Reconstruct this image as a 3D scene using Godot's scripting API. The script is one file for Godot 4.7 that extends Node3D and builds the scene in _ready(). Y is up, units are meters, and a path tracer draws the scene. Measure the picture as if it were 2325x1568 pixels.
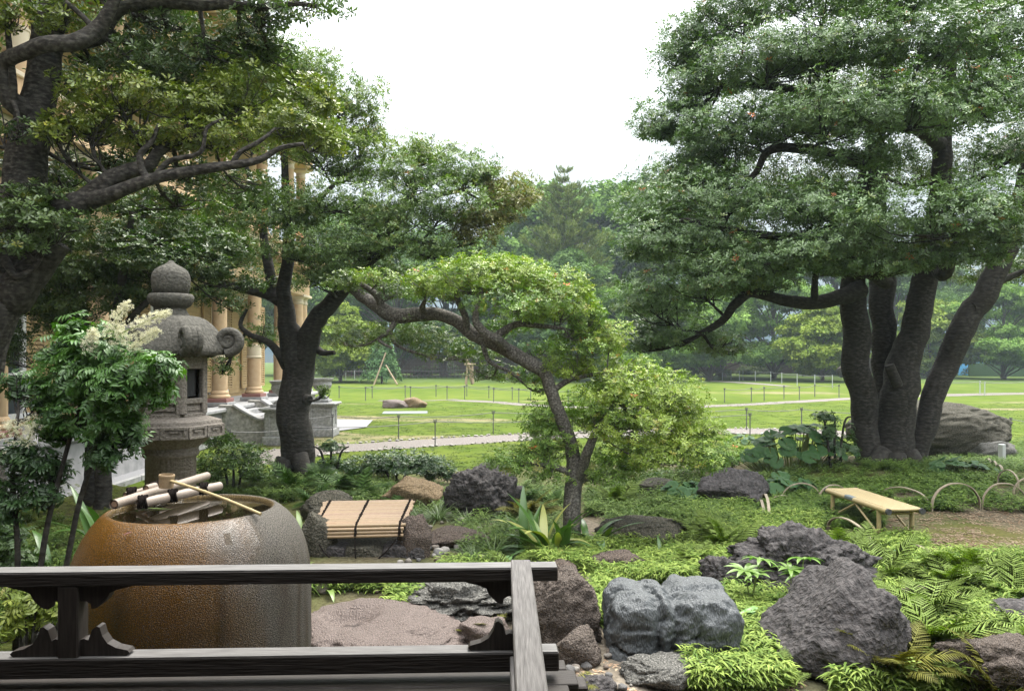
extends Node3D
# A garden seen from the veranda of a wooden house. Units are metres, y is up, the eye stands at (0, 2.4, 0) and looks along -z.
const K := 5.582e-4
const CX := 1162.5
const HY := 808.4
const EYE := 2.4
var rng := RandomNumberGenerator.new()
var noi := FastNoiseLite.new()
var M := {}
var used := {}

class MB:
	var v := PackedVector3Array()
	var n := PackedVector3Array()
	var c := PackedColorArray()
	var u := PackedVector2Array()
	var ix := PackedInt32Array()
	var col := Color(1, 1, 1)
	func vert(p: Vector3, nn: Vector3, uv := Vector2.ZERO) -> int:
		v.append(p); n.append(nn); c.append(col); u.append(uv)
		return v.size() - 1
	func tri(a: Vector3, b: Vector3, d: Vector3) -> void:      # counter-clockwise from outside
		var nn := (b - a).cross(d - a).normalized()
		var i := vert(a, nn, Vector2(0, 0))
		vert(b, nn, Vector2(1, 0)); vert(d, nn, Vector2(1, 1))
		ix.append_array(PackedInt32Array([i, i + 2, i + 1]))
	func quad(a: Vector3, b: Vector3, d: Vector3, e: Vector3) -> void:
		var nn := (d - a).cross(e - b).normalized()
		var i := vert(a, nn, Vector2(0, 0))
		vert(b, nn, Vector2(1, 0)); vert(d, nn, Vector2(1, 1)); vert(e, nn, Vector2(0, 1))
		ix.append_array(PackedInt32Array([i, i + 2, i + 1, i, i + 3, i + 2]))
	func box(t: Transform3D, s: Vector3, bev := 0.0) -> void:   # a box of full size s, edges chamfered by bev
		var h := s * 0.5
		var b := minf(bev, minf(h.x, minf(h.y, h.z)) * 0.6)
		if b <= 0.0:
			for ax in 3:
				for sg in [-1.0, 1.0]:
					var a := (ax + 1) % 3
					var d := (ax + 2) % 3
					var q := []
					for k in [[-1, -1], [1, -1], [1, 1], [-1, 1]]:
						var p := Vector3.ZERO
						p[ax] = h[ax] * sg; p[a] = h[a] * k[0] * sg; p[d] = h[d] * k[1]
						q.append(t * p)
					quad(q[0], q[1], q[2], q[3])
			return
		var P := func(sx: float, sy: float, sz: float, ax: int) -> Vector3:
			var p := Vector3(sx * (h.x - b), sy * (h.y - b), sz * (h.z - b))
			p[ax] += b * signf([sx, sy, sz][ax])
			return t * p
		for ax in 3:
			var a := (ax + 1) % 3
			var d := (ax + 2) % 3
			for sg in [-1.0, 1.0]:
				var q := []
				for k in [[-1, -1], [1, -1], [1, 1], [-1, 1]]:
					var s3 := Vector3.ZERO
					s3[ax] = sg; s3[a] = k[0] * sg; s3[d] = k[1]
					q.append(P.call(s3.x, s3.y, s3.z, ax))
				quad(q[0], q[1], q[2], q[3])
		for ax in 3:                                               # the chamfers along axis ax
			var a := (ax + 1) % 3
			var d := (ax + 2) % 3
			for sa in [-1.0, 1.0]:
				for sd in [-1.0, 1.0]:
					var lo := Vector3.ZERO
					lo[a] = sa; lo[d] = sd; lo[ax] = -1
					var hi := lo
					hi[ax] = 1
					var q1: Vector3 = P.call(lo.x, lo.y, lo.z, a)
					var q2: Vector3 = P.call(lo.x, lo.y, lo.z, d)
					var q3: Vector3 = P.call(hi.x, hi.y, hi.z, d)
					var q4: Vector3 = P.call(hi.x, hi.y, hi.z, a)
					if sa * sd > 0: quad(q1, q2, q3, q4)
					else: quad(q4, q3, q2, q1)
		for sx in [-1.0, 1.0]:
			for sy in [-1.0, 1.0]:
				for sz in [-1.0, 1.0]:
					var a: Vector3 = P.call(sx, sy, sz, 0)
					var d: Vector3 = P.call(sx, sy, sz, 1)
					var e: Vector3 = P.call(sx, sy, sz, 2)
					if sx * sy * sz > 0: tri(a, d, e)
					else: tri(a, e, d)
	func tube(p: PackedVector3Array, r: PackedFloat32Array, sides := 8, caps := true, rough: FastNoiseLite = null, amp := 0.0) -> void:
		var m := p.size()
		if m < 2: return
		var f := (p[1] - p[0]).normalized()
		var s := f.cross(Vector3.UP if absf(f.y) < 0.9 else Vector3.RIGHT).normalized()
		var base := v.size()
		var along := 0.0
		for i in m:
			var t := (p[mini(i + 1, m - 1)] - p[maxi(i - 1, 0)]).normalized()
			s = (s - t * s.dot(t)).normalized()
			var w := s.cross(t)
			if i > 0: along += p[i].distance_to(p[i - 1])
			for k in sides + 1:
				var an := TAU * k / sides
				var d := s * cos(an) + w * sin(an)
				var rr := r[i]
				if rough: rr *= 1.0 + amp * rough.get_noise_3dv((p[i] + d * r[i]) * 6.0)
				vert(p[i] + d * rr, d, Vector2(float(k) / sides, along))
		for i in m - 1:
			for k in sides:
				var a := base + i * (sides + 1) + k
				var b := a + sides + 1
				ix.append_array(PackedInt32Array([a, a + 1, b, a + 1, b + 1, b]))
		if caps:
			for e in [0, m - 1]:
				var t2 := (p[1] - p[0]).normalized() * -1.0 if e == 0 else (p[m - 1] - p[m - 2]).normalized()
				var ce := vert(p[e], t2)
				for k in sides + 1: vert(v[base + e * (sides + 1) + k], t2)
				for k in sides:
					if e == 0: ix.append_array(PackedInt32Array([ce, ce + 2 + k, ce + 1 + k]))
					else: ix.append_array(PackedInt32Array([ce, ce + 1 + k, ce + 2 + k]))
	func lathe(prof: Array, sides: int, t := Transform3D(), turn := 0.0, lobe = null) -> void:   # prof: [radius, height] from bottom to top
		var q := PackedVector2Array()
		for e in prof: q.append(Vector2(e[0], e[1]))
		for j in q.size() - 1:
			var d := q[j + 1] - q[j]
			var nn2 := Vector2(d.y, -d.x).normalized()
			var i := v.size()
			for e in 2:
				for k in sides + 1:
					var an := TAU * k / sides + turn
					var rr: float = q[j + e].x
					if lobe != null: rr *= lobe.call(an, q[j + e].y)
					vert(t * Vector3(cos(an) * rr, q[j + e].y, sin(an) * rr), t.basis * Vector3(cos(an) * nn2.x, nn2.y, sin(an) * nn2.x), Vector2(float(k) / sides, q[j + e].y))
			for k in sides:
				var a := i + k
				var b := a + sides + 1
				ix.append_array(PackedInt32Array([a, a + 1, b, a + 1, b + 1, b]))
	func prism(poly: PackedVector2Array, t: Transform3D, depth: float) -> void:   # polygon in xy, thickness along z from 0 to depth
		if Geometry2D.is_polygon_clockwise(poly): poly.reverse()
		var tr := Geometry2D.triangulate_polygon(poly)
		for k in range(0, tr.size(), 3):
			var a := poly[tr[k]]
			var b := poly[tr[k + 1]]
			var d := poly[tr[k + 2]]
			if (b - a).cross(d - a) < 0:
				var e := b
				b = d; d = e
			tri(t * Vector3(a.x, a.y, depth), t * Vector3(b.x, b.y, depth), t * Vector3(d.x, d.y, depth))
			tri(t * Vector3(d.x, d.y, 0), t * Vector3(b.x, b.y, 0), t * Vector3(a.x, a.y, 0))
		for k in poly.size():
			var a := poly[k]
			var b := poly[(k + 1) % poly.size()]
			quad(t * Vector3(a.x, a.y, 0), t * Vector3(b.x, b.y, 0), t * Vector3(b.x, b.y, depth), t * Vector3(a.x, a.y, depth))
	func strip(p: Vector3, d: Vector3, length: float, width: float, droop: float, segs: int, shape: float, fold := 0.2, roll := 0.0) -> void:
		# a leaf blade: leaves p along d, bends down by droop in all; shape moves its widest place
		var s := d.cross(Vector3.UP)
		s = Vector3.RIGHT if s.length() < 0.05 else s.normalized()
		if roll != 0.0: s = s.rotated(d, roll)
		var q := p
		var base := v.size()
		for i in segs + 1:
			var t := float(i) / segs
			var w := width * 0.5 * pow(maxf(sin(PI * pow(clampf(t * 0.97 + 0.02, 0, 1), shape)), 0.0), 0.8)
			var up := s.cross(d).normalized()
			vert(q - s * w + up * w * fold, (up - s * -fold).normalized(), Vector2(0, t))
			vert(q, up, Vector2(0.5, t))
			vert(q + s * w + up * w * fold, (up - s * fold).normalized(), Vector2(1, t))
			d = d.rotated(s, -droop / segs)
			q += d * (length / segs)
		for i in segs:
			var a := base + i * 3
			for k in 2: ix.append_array(PackedInt32Array([a + k, a + k + 3, a + k + 1, a + k + 1, a + k + 3, a + k + 4]))
	func rosette_leaf(p: Vector3, d: Vector3, up: Vector3, l: float, w: float) -> void:   # obovate leaf: narrow foot, broad rounded end, folded along its rib
		var s := d.cross(up).normalized()
		var nl := (up + s * 0.3).normalized()
		var nr := (up - s * 0.3).normalized()
		var i := vert(p + d * l * 0.12, up)
		for e in [[0.45, 0.34, 0.06], [0.75, 0.5, 0.10], [0.93, 0.32, 0.02]]:
			var q: Vector3 = p + d * l * e[0] - up * l * 0.05 * e[0] * e[0]
			vert(q - s * w * e[1], nl)
			vert(q - up * w * e[2] * 1.6, up)
			vert(q + s * w * e[1], nr)
		vert(p + d * l - up * l * 0.06, up)
		ix.append_array(PackedInt32Array([i, i + 1, i + 2, i, i + 2, i + 3]))
		for k in [1, 4]:
			var a: int = i + k
			ix.append_array(PackedInt32Array([a, a + 3, a + 1, a + 1, a + 3, a + 4, a + 1, a + 4, a + 2, a + 2, a + 4, a + 5]))
		ix.append_array(PackedInt32Array([i + 7, i + 10, i + 8, i + 8, i + 10, i + 9]))
	func mesh() -> ArrayMesh:
		var a := []
		a.resize(Mesh.ARRAY_MAX)
		a[Mesh.ARRAY_VERTEX] = v; a[Mesh.ARRAY_NORMAL] = n; a[Mesh.ARRAY_COLOR] = c; a[Mesh.ARRAY_TEX_UV] = u; a[Mesh.ARRAY_INDEX] = ix
		var m := ArrayMesh.new()
		m.add_surface_from_arrays(Mesh.PRIMITIVE_TRIANGLES, a)
		return m
	func smooth() -> ArrayMesh:                                    # normals averaged where places meet
		var st := SurfaceTool.new()
		st.create_from(mesh(), 0)
		st.generate_normals()
		return st.commit()

func P(x: float, y: float, d: float) -> Vector3:                   # the point at depth d along a direction from the veranda
	return Vector3((x - CX) * K * d, EYE - (y - HY) * K * d, -d)

func ground(x: float, z: float) -> float:                          # height of the garden ground
	var h := 0.34 * exp(-(Vector2(x - 7.0, z + 14.3).length_squared()) / 9.0)
	h += 0.10 * noi.get_noise_2d(x * 14.0, z * 14.0) + 0.05 * noi.get_noise_2d(x * 55.0, z * 55.0)
	h += 0.12 * exp(-pow(x + 4.5, 2) / 4.0) * smoothstep(-14.0, -9.0, z)
	return (h + 0.13) * smoothstep(-18.5, -15.5, z) + 0.02

func G(x: float, y: float) -> Vector3:                             # where that direction meets the ground
	var d := 8.0
	for i in 10: d = (EYE - ground((x - CX) * K * d, -d)) / (K * maxf(y - HY, 4.0))
	var p := P(x, y, d)
	p.y = ground(p.x, p.z)
	return p

func numbered(called: String) -> String:
	var k: int = used.get(called, 0)
	used[called] = k + 1
	return called if k == 0 else "%s_%03d" % [called, k]

func tag(o: Node, label := "", category := "", group := "", kind := "") -> void:
	if label: o.set_meta("label", label)
	if category: o.set_meta("category", category)
	if group: o.set_meta("group", group)
	if kind: o.set_meta("kind", kind)

func thing(called: String, label: String, category: String, at := Vector3.ZERO, turn := 0.0, group := "") -> Node3D:
	var o := Node3D.new()
	o.name = numbered(called)
	add_child(o)
	o.position = at
	o.rotation.y = turn
	tag(o, label, category, group)
	return o

func part(root: Node3D, called: String, m: Mesh, mat: Material, t := Transform3D(), kind := "") -> MeshInstance3D:
	var o := MeshInstance3D.new()
	o.name = called
	o.mesh = m
	o.material_override = mat
	o.transform = t
	root.add_child(o, true)
	if root == self: o.name = numbered(called)
	if kind: o.set_meta("kind", kind)
	return o

func wpart(root: Node3D, called: String, m: Mesh, mat: Material, kind := "") -> MeshInstance3D:   # a mesh already in place in the world
	return part(root, called, m, mat, Transform3D(Basis(), -root.position), kind)

func solo(called: String, m: Mesh, mat: Material, label: String, category: String, t := Transform3D(), group := "") -> MeshInstance3D:
	var o := part(self, called, m, mat, t)
	tag(o, label, category, group)
	return o

func structure(called: String, m: Mesh, mat: Material) -> MeshInstance3D:
	var o := part(self, called, m, mat)
	o.set_meta("kind", "structure")
	return o

func swarm(root: Node3D, called: String, m: Mesh, mat: Material, buf: PackedFloat32Array) -> MultiMeshInstance3D:
	var mm := MultiMesh.new()
	mm.transform_format = MultiMesh.TRANSFORM_3D
	mm.use_colors = true
	mm.mesh = m
	mm.instance_count = buf.size() / 16
	mm.buffer = buf
	var o := MultiMeshInstance3D.new()
	o.name = called
	o.multimesh = mm
	o.material_override = mat
	root.add_child(o, true)
	if root == self: o.name = numbered(called)
	elif root.position != Vector3.ZERO: o.position = -root.position
	o.set_meta("kind", "stuff")
	return o

func copy(o: Node3D, at: Vector3, turn: float, size := 1.0, label := "", group := "") -> Node3D:
	var c: Node3D = o.duplicate()
	c.name = numbered(String(o.name).rstrip("0123456789").trim_suffix("_"))
	add_child(c)
	c.position = at
	c.rotation.y = turn
	c.scale = Vector3.ONE * size
	if label: c.set_meta("label", label)
	if group: c.set_meta("group", group)
	return c

func put(buf: PackedFloat32Array, b: Basis, p: Vector3, c: Color) -> void:
	buf.append_array(PackedFloat32Array([b.x.x, b.y.x, b.z.x, p.x, b.x.y, b.y.y, b.z.y, p.y, b.x.z, b.y.z, b.z.z, p.z, c.r, c.g, c.b, 1.0]))

func rv() -> Vector3:
	var z := rng.randf_range(-1, 1)
	var a := rng.randf() * TAU
	var r := sqrt(1.0 - z * z)
	return Vector3(r * cos(a), z, r * sin(a))

func basis_on(up: Vector3, size: float) -> Basis:
	up = up.normalized()
	var s := up.cross(rv()).normalized()
	return Basis(s * size, up * size, s.cross(up) * size)

func lin(r: float, g: float, b: float) -> Color:                   # a linear base colour as a material takes it
	return Color(r, g, b).linear_to_srgb()

func ntex(sd: int, freq: float, c0: Color, c1: Color, kind := FastNoiseLite.TYPE_SIMPLEX_SMOOTH, oct := 5, size := 512, mid := 0.5, frac := FastNoiseLite.FRACTAL_FBM) -> NoiseTexture2D:
	var f := FastNoiseLite.new()
	f.seed = sd
	f.noise_type = kind
	f.frequency = freq
	f.fractal_type = frac
	f.fractal_octaves = oct
	var t := NoiseTexture2D.new()
	t.width = size
	t.height = size
	t.seamless = true
	t.noise = f
	var g := Gradient.new()
	g.set_color(0, c0.linear_to_srgb())
	g.set_color(1, c1.linear_to_srgb())
	if mid != 0.5: g.add_point(mid, c0.lerp(c1, 0.5).linear_to_srgb())
	t.color_ramp = g
	return t

func rtex(sd: int, freq: float, c0: Color, c1: Color) -> NoiseTexture2D:   # stone: dark hollows, a mid tone, and sparse pale lichen
	var t := ntex(sd, freq, c0, c1, FastNoiseLite.TYPE_SIMPLEX_SMOOTH, 6, 1024)
	var g := Gradient.new()
	var mid := c0.lerp(c1, 0.42)
	g.set_color(0, c0.linear_to_srgb())
	g.set_color(1, (c1 * 1.35).linear_to_srgb())
	g.add_point(0.34, c0.lerp(mid, 0.35).linear_to_srgb())
	g.add_point(0.46, mid.linear_to_srgb())
	g.add_point(0.6, c0.lerp(c1, 0.5).linear_to_srgb())
	g.add_point(0.66, c1.linear_to_srgb())
	t.color_ramp = g
	return t

func htex(sd: int, freq: float, kind := FastNoiseLite.TYPE_SIMPLEX_SMOOTH, oct := 5, size := 512, frac := FastNoiseLite.FRACTAL_FBM) -> NoiseTexture2D:
	var t := ntex(sd, freq, Color.BLACK, Color.WHITE, kind, oct, size, 0.5, frac)
	t.color_ramp = null
	return t

func stuffmat(called: String, col: Color, rough: float, tex: Texture2D = null, scale := 1.0, bump: Texture2D = null, height := 0.0, vcol := true, spec := 0.5) -> StandardMaterial3D:
	var m := StandardMaterial3D.new()
	m.resource_name = called
	m.albedo_color = col
	m.roughness = rough
	m.metallic_specular = spec
	m.vertex_color_use_as_albedo = vcol
	if tex or bump:
		m.uv1_triplanar = true
		m.uv1_scale = Vector3.ONE * scale
	if tex: m.albedo_texture = tex
	if bump:
		m.heightmap_enabled = true
		m.heightmap_texture = bump
		m.heightmap_scale = height
	M[called] = m
	return m

func leafmat(called: String, rough: float, back := Color(0.5, 0.6, 0.25), spec := 0.5) -> StandardMaterial3D:
	var m := stuffmat(called, Color.WHITE, rough, null, 1.0, null, 0.0, true, spec)
	m.backlight_enabled = true
	m.backlight = back
	m.cull_mode = BaseMaterial3D.CULL_DISABLED
	return m

func spline(pts: Array, sub := 5, wob := 0.0) -> Array:            # Vector4 (x, y, z, radius) -> [points, radii]
	var p := PackedVector3Array()
	var r := PackedFloat32Array()
	for i in pts.size() - 1:
		var a: Vector4 = pts[maxi(i - 1, 0)]
		var b: Vector4 = pts[i]
		var c: Vector4 = pts[i + 1]
		var d: Vector4 = pts[mini(i + 2, pts.size() - 1)]
		for k in sub + (1 if i == pts.size() - 2 else 0):
			var t := float(k) / sub
			var q := 0.5 * ((2.0 * b) + (c - a) * t + (2.0 * a - 5.0 * b + 4.0 * c - d) * t * t + (3.0 * b - a - 3.0 * c + d) * t * t * t)
			var w := Vector3(q.x, q.y, q.z)
			if wob > 0.0: w += wob * q.w * Vector3(noi.get_noise_3dv(w * 90.0), noi.get_noise_3dv(w * 90.0 + Vector3(99, 0, 0)), noi.get_noise_3dv(w * 90.0 + Vector3(0, 99, 0)))
			p.append(w)
			r.append(maxf(q.w, 0.002))
	return [p, r]

# ---------------------------------------------------------------- rocks
func rock_mesh(size: Vector3, sd: int, n := 18, facets := 11, a1 := 0.16, a2 := 0.07, layers := 0.0, flat := 0.0, dish := 0.0, lump := 0.0, planes := []) -> ArrayMesh:
	var g := RandomNumberGenerator.new()
	g.seed = sd
	var f := FastNoiseLite.new()
	f.seed = sd
	f.frequency = 1.0
	f.fractal_octaves = 4
	var pl := []
	for i in facets:
		var d := Vector3(g.randf_range(-1, 1), g.randf_range(-0.5, 1), g.randf_range(-1, 1)).normalized()
		pl.append([d, g.randf_range(0.66, 0.92)])
	for e in planes: pl.append([e[0].normalized(), e[1]])
	if flat > 0.0: pl.append([Vector3(g.randf_range(-0.12, 0.12), 1, g.randf_range(-0.1, 0.1)).normalized(), 1.0 - flat])
	var st := SurfaceTool.new()
	st.begin(Mesh.PRIMITIVE_TRIANGLES)
	var axes := [[Vector3.RIGHT, Vector3.UP, Vector3.BACK], [Vector3.LEFT, Vector3.UP, Vector3.FORWARD], [Vector3.UP, Vector3.BACK, Vector3.RIGHT], [Vector3.DOWN, Vector3.BACK, Vector3.LEFT], [Vector3.BACK, Vector3.UP, Vector3.LEFT], [Vector3.FORWARD, Vector3.UP, Vector3.RIGHT]]
	var seen := {}
	var count := 0
	for ax in axes:
		var idx := PackedInt32Array()
		for j in n + 1:
			for i in n + 1:
				var q: Vector3 = ax[0] + ax[2] * (2.0 * i / n - 1.0) + ax[1] * (2.0 * j / n - 1.0)
				var key := Vector3i((q * 1000.0).round())
				if seen.has(key):
					idx.append(seen[key])
					continue
				var d := q.normalized()
				var r := 1.0
				for e in pl:
					var c: float = d.dot(e[0])
					if c > 0.05:
						var rr: float = e[1] / c
						if rr < r + 0.12: r = minf(r, rr) if rr < r - 0.12 else minf(r, rr) - pow(0.12 - absf(r - rr), 2) * 1.2
				var s := d * r
				r *= 1.0 + a1 * f.get_noise_3dv(s * 1.5) + a2 * (1.0 - 2.2 * absf(f.get_noise_3dv(s * 4.0 + Vector3(7, 3, 1)))) + a2 * 0.4 * f.get_noise_3dv(s * 13.0)
				if lump > 0.0: r *= 1.0 - lump * pow(1.0 - absf(f.get_noise_3dv(s * 2.2 + Vector3(31, 0, 0))), 6)
				if layers > 0.0: r *= 1.0 + layers * signf(sin(s.y * 17.0 + 4.0 * f.get_noise_3dv(s * 1.2))) * pow(absf(sin(s.y * 17.0 + 4.0 * f.get_noise_3dv(s * 1.2))), 0.4)
				var p := d * r
				if dish > 0.0 and p.y > 0.0: p.y -= dish * smoothstep(1.0, 0.35, sqrt(pow((p.x + 0.22) / 0.34, 2) + pow(p.z / 0.42, 2)) + 0.3 * f.get_noise_3dv(p * 3.0))
				st.set_color(Color(1, 1, 1))
				st.add_vertex(p * size * 0.5)
				seen[key] = count
				idx.append(count)
				count += 1
		for j in n:
			for i in n:
				var a := j * (n + 1) + i
				var b := a + n + 1
				for k in [a, a + 1, b, a + 1, b + 1, b]: st.add_index(idx[k])
	st.generate_normals()
	return st.commit()

func rock(called: String, label: String, x0: float, y0: float, x1: float, y1: float, deep: float, sd: int, mat: String, o := {}) -> MeshInstance3D:
	# x0..y1: where the rock shows from the veranda; deep: its depth as a share of its width
	var f := G((x0 + x1) * 0.5, y1)
	var w := (x1 - x0) * K * -f.z
	var dc := -f.z + w * deep * 0.42
	w = (x1 - x0) * K * dc * 1.06
	var c := P((x0 + x1) * 0.5, y0, dc)
	var g := ground(c.x, c.z)
	var h: float = maxf(c.y - g, 0.06) / o.get("fill", 0.93)
	var sink := minf(h * 0.35, 0.25)
	var m := rock_mesh(Vector3(w * o.get("wide", 1.06), h + sink, w * deep * 1.1), sd, o.get("n", 18), o.get("facets", 11), o.get("a1", 0.16), o.get("a2", 0.07), o.get("layers", 0.0), o.get("flat", 0.0), o.get("dish", 0.0), o.get("lump", 0.0), o.get("planes", []))
	var t := Transform3D(Basis(Vector3.BACK, o.get("tilt", 0.0)), Vector3(c.x, g + (h - sink) * 0.5, -dc))
	return solo(called, m, M[mat], label, "rock", t, o.get("group", ""))

# ---------------------------------------------------------------- leaves
func rosette(nl: int, w: float, lift: float, sd: int, outer := 1.0) -> ArrayMesh:
	var g := RandomNumberGenerator.new()
	g.seed = sd
	var mb := MB.new()
	for i in nl:
		var a := TAU * i / nl + g.randf_range(-0.3, 0.3)
		var e := lift + g.randf_range(-0.6, 0.5)
		var d := Vector3(cos(a) * cos(e), sin(e), sin(a) * cos(e))
		var up := Vector3(-cos(a) * sin(e), cos(e), -sin(a) * sin(e)).rotated(d, g.randf_range(-0.4, 0.4))
		var t := g.randf_range(0.6, 1.3)
		mb.col = Color(t, t, t * 0.95)
		mb.rosette_leaf(Vector3(0, g.randf_range(-0.25, 0.05), 0), d, up, g.randf_range(0.75, 1.1) * outer, w * g.randf_range(0.85, 1.1))
	return mb.mesh()

func leaf_pad(buf: PackedFloat32Array, c: Vector3, r: Vector3, count: int, size: float, cols: Array, sd: float, ragged := 0.35, gap := 0.18, low := 0.55) -> void:
	var made := 0
	var tries := 0
	while made < count and tries < count * 4:
		tries += 1
		var d := rv()
		if d.y < 0.0: d.y *= low
		var q := pow(rng.randf(), 0.42)
		var p := c + d * r * q * (1.0 + ragged * noi.get_noise_3dv((c + d * r) * 110.0 + Vector3(sd, 0, 0)) * 1.6)
		if noi.get_noise_3dv(p * 150.0 + Vector3(0, sd * 3.0, 0)) < -gap + 0.25 * (1.0 - q) - 0.12: continue
		var up := d / r
		up = up.normalized() * 0.7 + Vector3.UP * 0.75 + rv() * 0.55
		var k := rng.randf()
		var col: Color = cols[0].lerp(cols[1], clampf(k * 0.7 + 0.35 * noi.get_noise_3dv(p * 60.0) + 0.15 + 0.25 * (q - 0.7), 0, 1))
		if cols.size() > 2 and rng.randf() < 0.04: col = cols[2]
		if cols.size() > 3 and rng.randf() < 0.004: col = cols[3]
		var j := rng.randf_range(0.8, 1.2)
		put(buf, basis_on(up, size * rng.randf_range(0.55, 1.4)), p, Color(col.r * j, col.g * j, col.b * j))
		made += 1

func tree(called: String, label: String, category: String, base: Vector3, limbs: Array, pads: Array, o := {}) -> Node3D:
	# limbs: [name, [x, y, depth, radius] ...] as seen from the veranda; pads: [x, y, rx, ry, depth, colours]
	var root := thing(called, label, category, base)
	var near := []
	for l in limbs:
		var pts := []
		for k in range(1, l.size()):
			var q := P(l[k][0], l[k][1], l[k][2])
			pts.append(Vector4(q.x, q.y, q.z, l[k][3] * K * l[k][2] * o.get("slim", 1.0)))
		var s := spline(pts, 5, 0.5)
		var mb := MB.new()
		mb.tube(s[0], s[1], o.get("sides", 14), true, noi2, 0.07)
		wpart(root, l[0], mb.mesh(), M[o.get("bark", "bark")])
		for i in s[0].size(): near.append([s[0][i], s[1][i]])
	var tw := MB.new()
	var buf := PackedFloat32Array()
	var cols: Array = o.get("cols", [[]])
	var sz: float = o.get("leaf", 0.08)
	var sd := 0.0
	for e in pads:
		sd += 13.7
		var c := P(e[0], e[1], e[4])
		var r := Vector3(e[2] * K * e[4], e[3] * K * e[4] * o.get("fat", 1.0), e[2] * K * e[4] * o.get("deep", 0.8))
		var best := 1e9
		var st: Vector3 = near[0][0]
		var sr := 0.03
		for q in near:
			var dd: float = q[0].distance_squared_to(c - Vector3(0, r.y * 0.6, 0))
			if dd < best: best = dd; st = q[0]; sr = q[1]
		var lowc := c - Vector3(0, r.y * 0.45, 0)
		var r0 := clampf(sr * 0.6, 0.012, o.get("twig", 0.035))
		if o.get("twigs", true):
			var mid := st.lerp(lowc, 0.5) + Vector3(rng.randf_range(-0.1, 0.1), -0.08, rng.randf_range(-0.1, 0.1)) * st.distance_to(lowc)
			var sp := spline([Vector4(st.x, st.y, st.z, r0), Vector4(mid.x, mid.y, mid.z, r0 * 0.8), Vector4(lowc.x, lowc.y, lowc.z, r0 * 0.6)], 5, 1.5)
			tw.tube(sp[0], sp[1], 6, false)
			for k in int(o.get("ntwig", 11)):
				var a: Vector3 = sp[0][rng.randi_range(4, sp[0].size() - 1)]
				var d := rv()
				d.y = absf(d.y) * 0.9 - 0.15
				var b := c + d * r * rng.randf_range(0.6, 0.92)
				var m2 := a.lerp(b, 0.5) - Vector3(0, 0.1, 0) * a.distance_to(b) + rv() * 0.05
				var s2 := spline([Vector4(a.x, a.y, a.z, r0 * 0.45), Vector4(m2.x, m2.y, m2.z, r0 * 0.3), Vector4(b.x, b.y, b.z, r0 * 0.14)], 3, 2.5)
				tw.tube(s2[0], s2[1], 4, false)
				for k2 in 2:
					var a3: Vector3 = s2[0][rng.randi_range(2, 5)]
					var b3 := a3 + (rv() * 0.8 + Vector3(0, 0.4, 0) + d * 0.5) * r.y * 0.5
					tw.tube(PackedVector3Array([a3, a3.lerp(b3, 0.5) + rv() * 0.02, b3]), PackedFloat32Array([r0 * 0.2, r0 * 0.14, r0 * 0.08]), 3, false)
		var area := PI * r.x * r.y
		var dens: float = o.get("dens", 2.2) * (e[6] if e.size() > 6 else 1.0)
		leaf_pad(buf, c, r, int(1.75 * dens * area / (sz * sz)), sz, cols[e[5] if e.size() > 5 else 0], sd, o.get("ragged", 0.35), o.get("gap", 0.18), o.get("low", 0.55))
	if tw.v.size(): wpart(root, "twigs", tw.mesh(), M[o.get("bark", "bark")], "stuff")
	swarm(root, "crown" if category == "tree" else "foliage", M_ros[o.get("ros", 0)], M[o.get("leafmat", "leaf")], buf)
	return root

var noi2 := FastNoiseLite.new()
var M_ros := []

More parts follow.
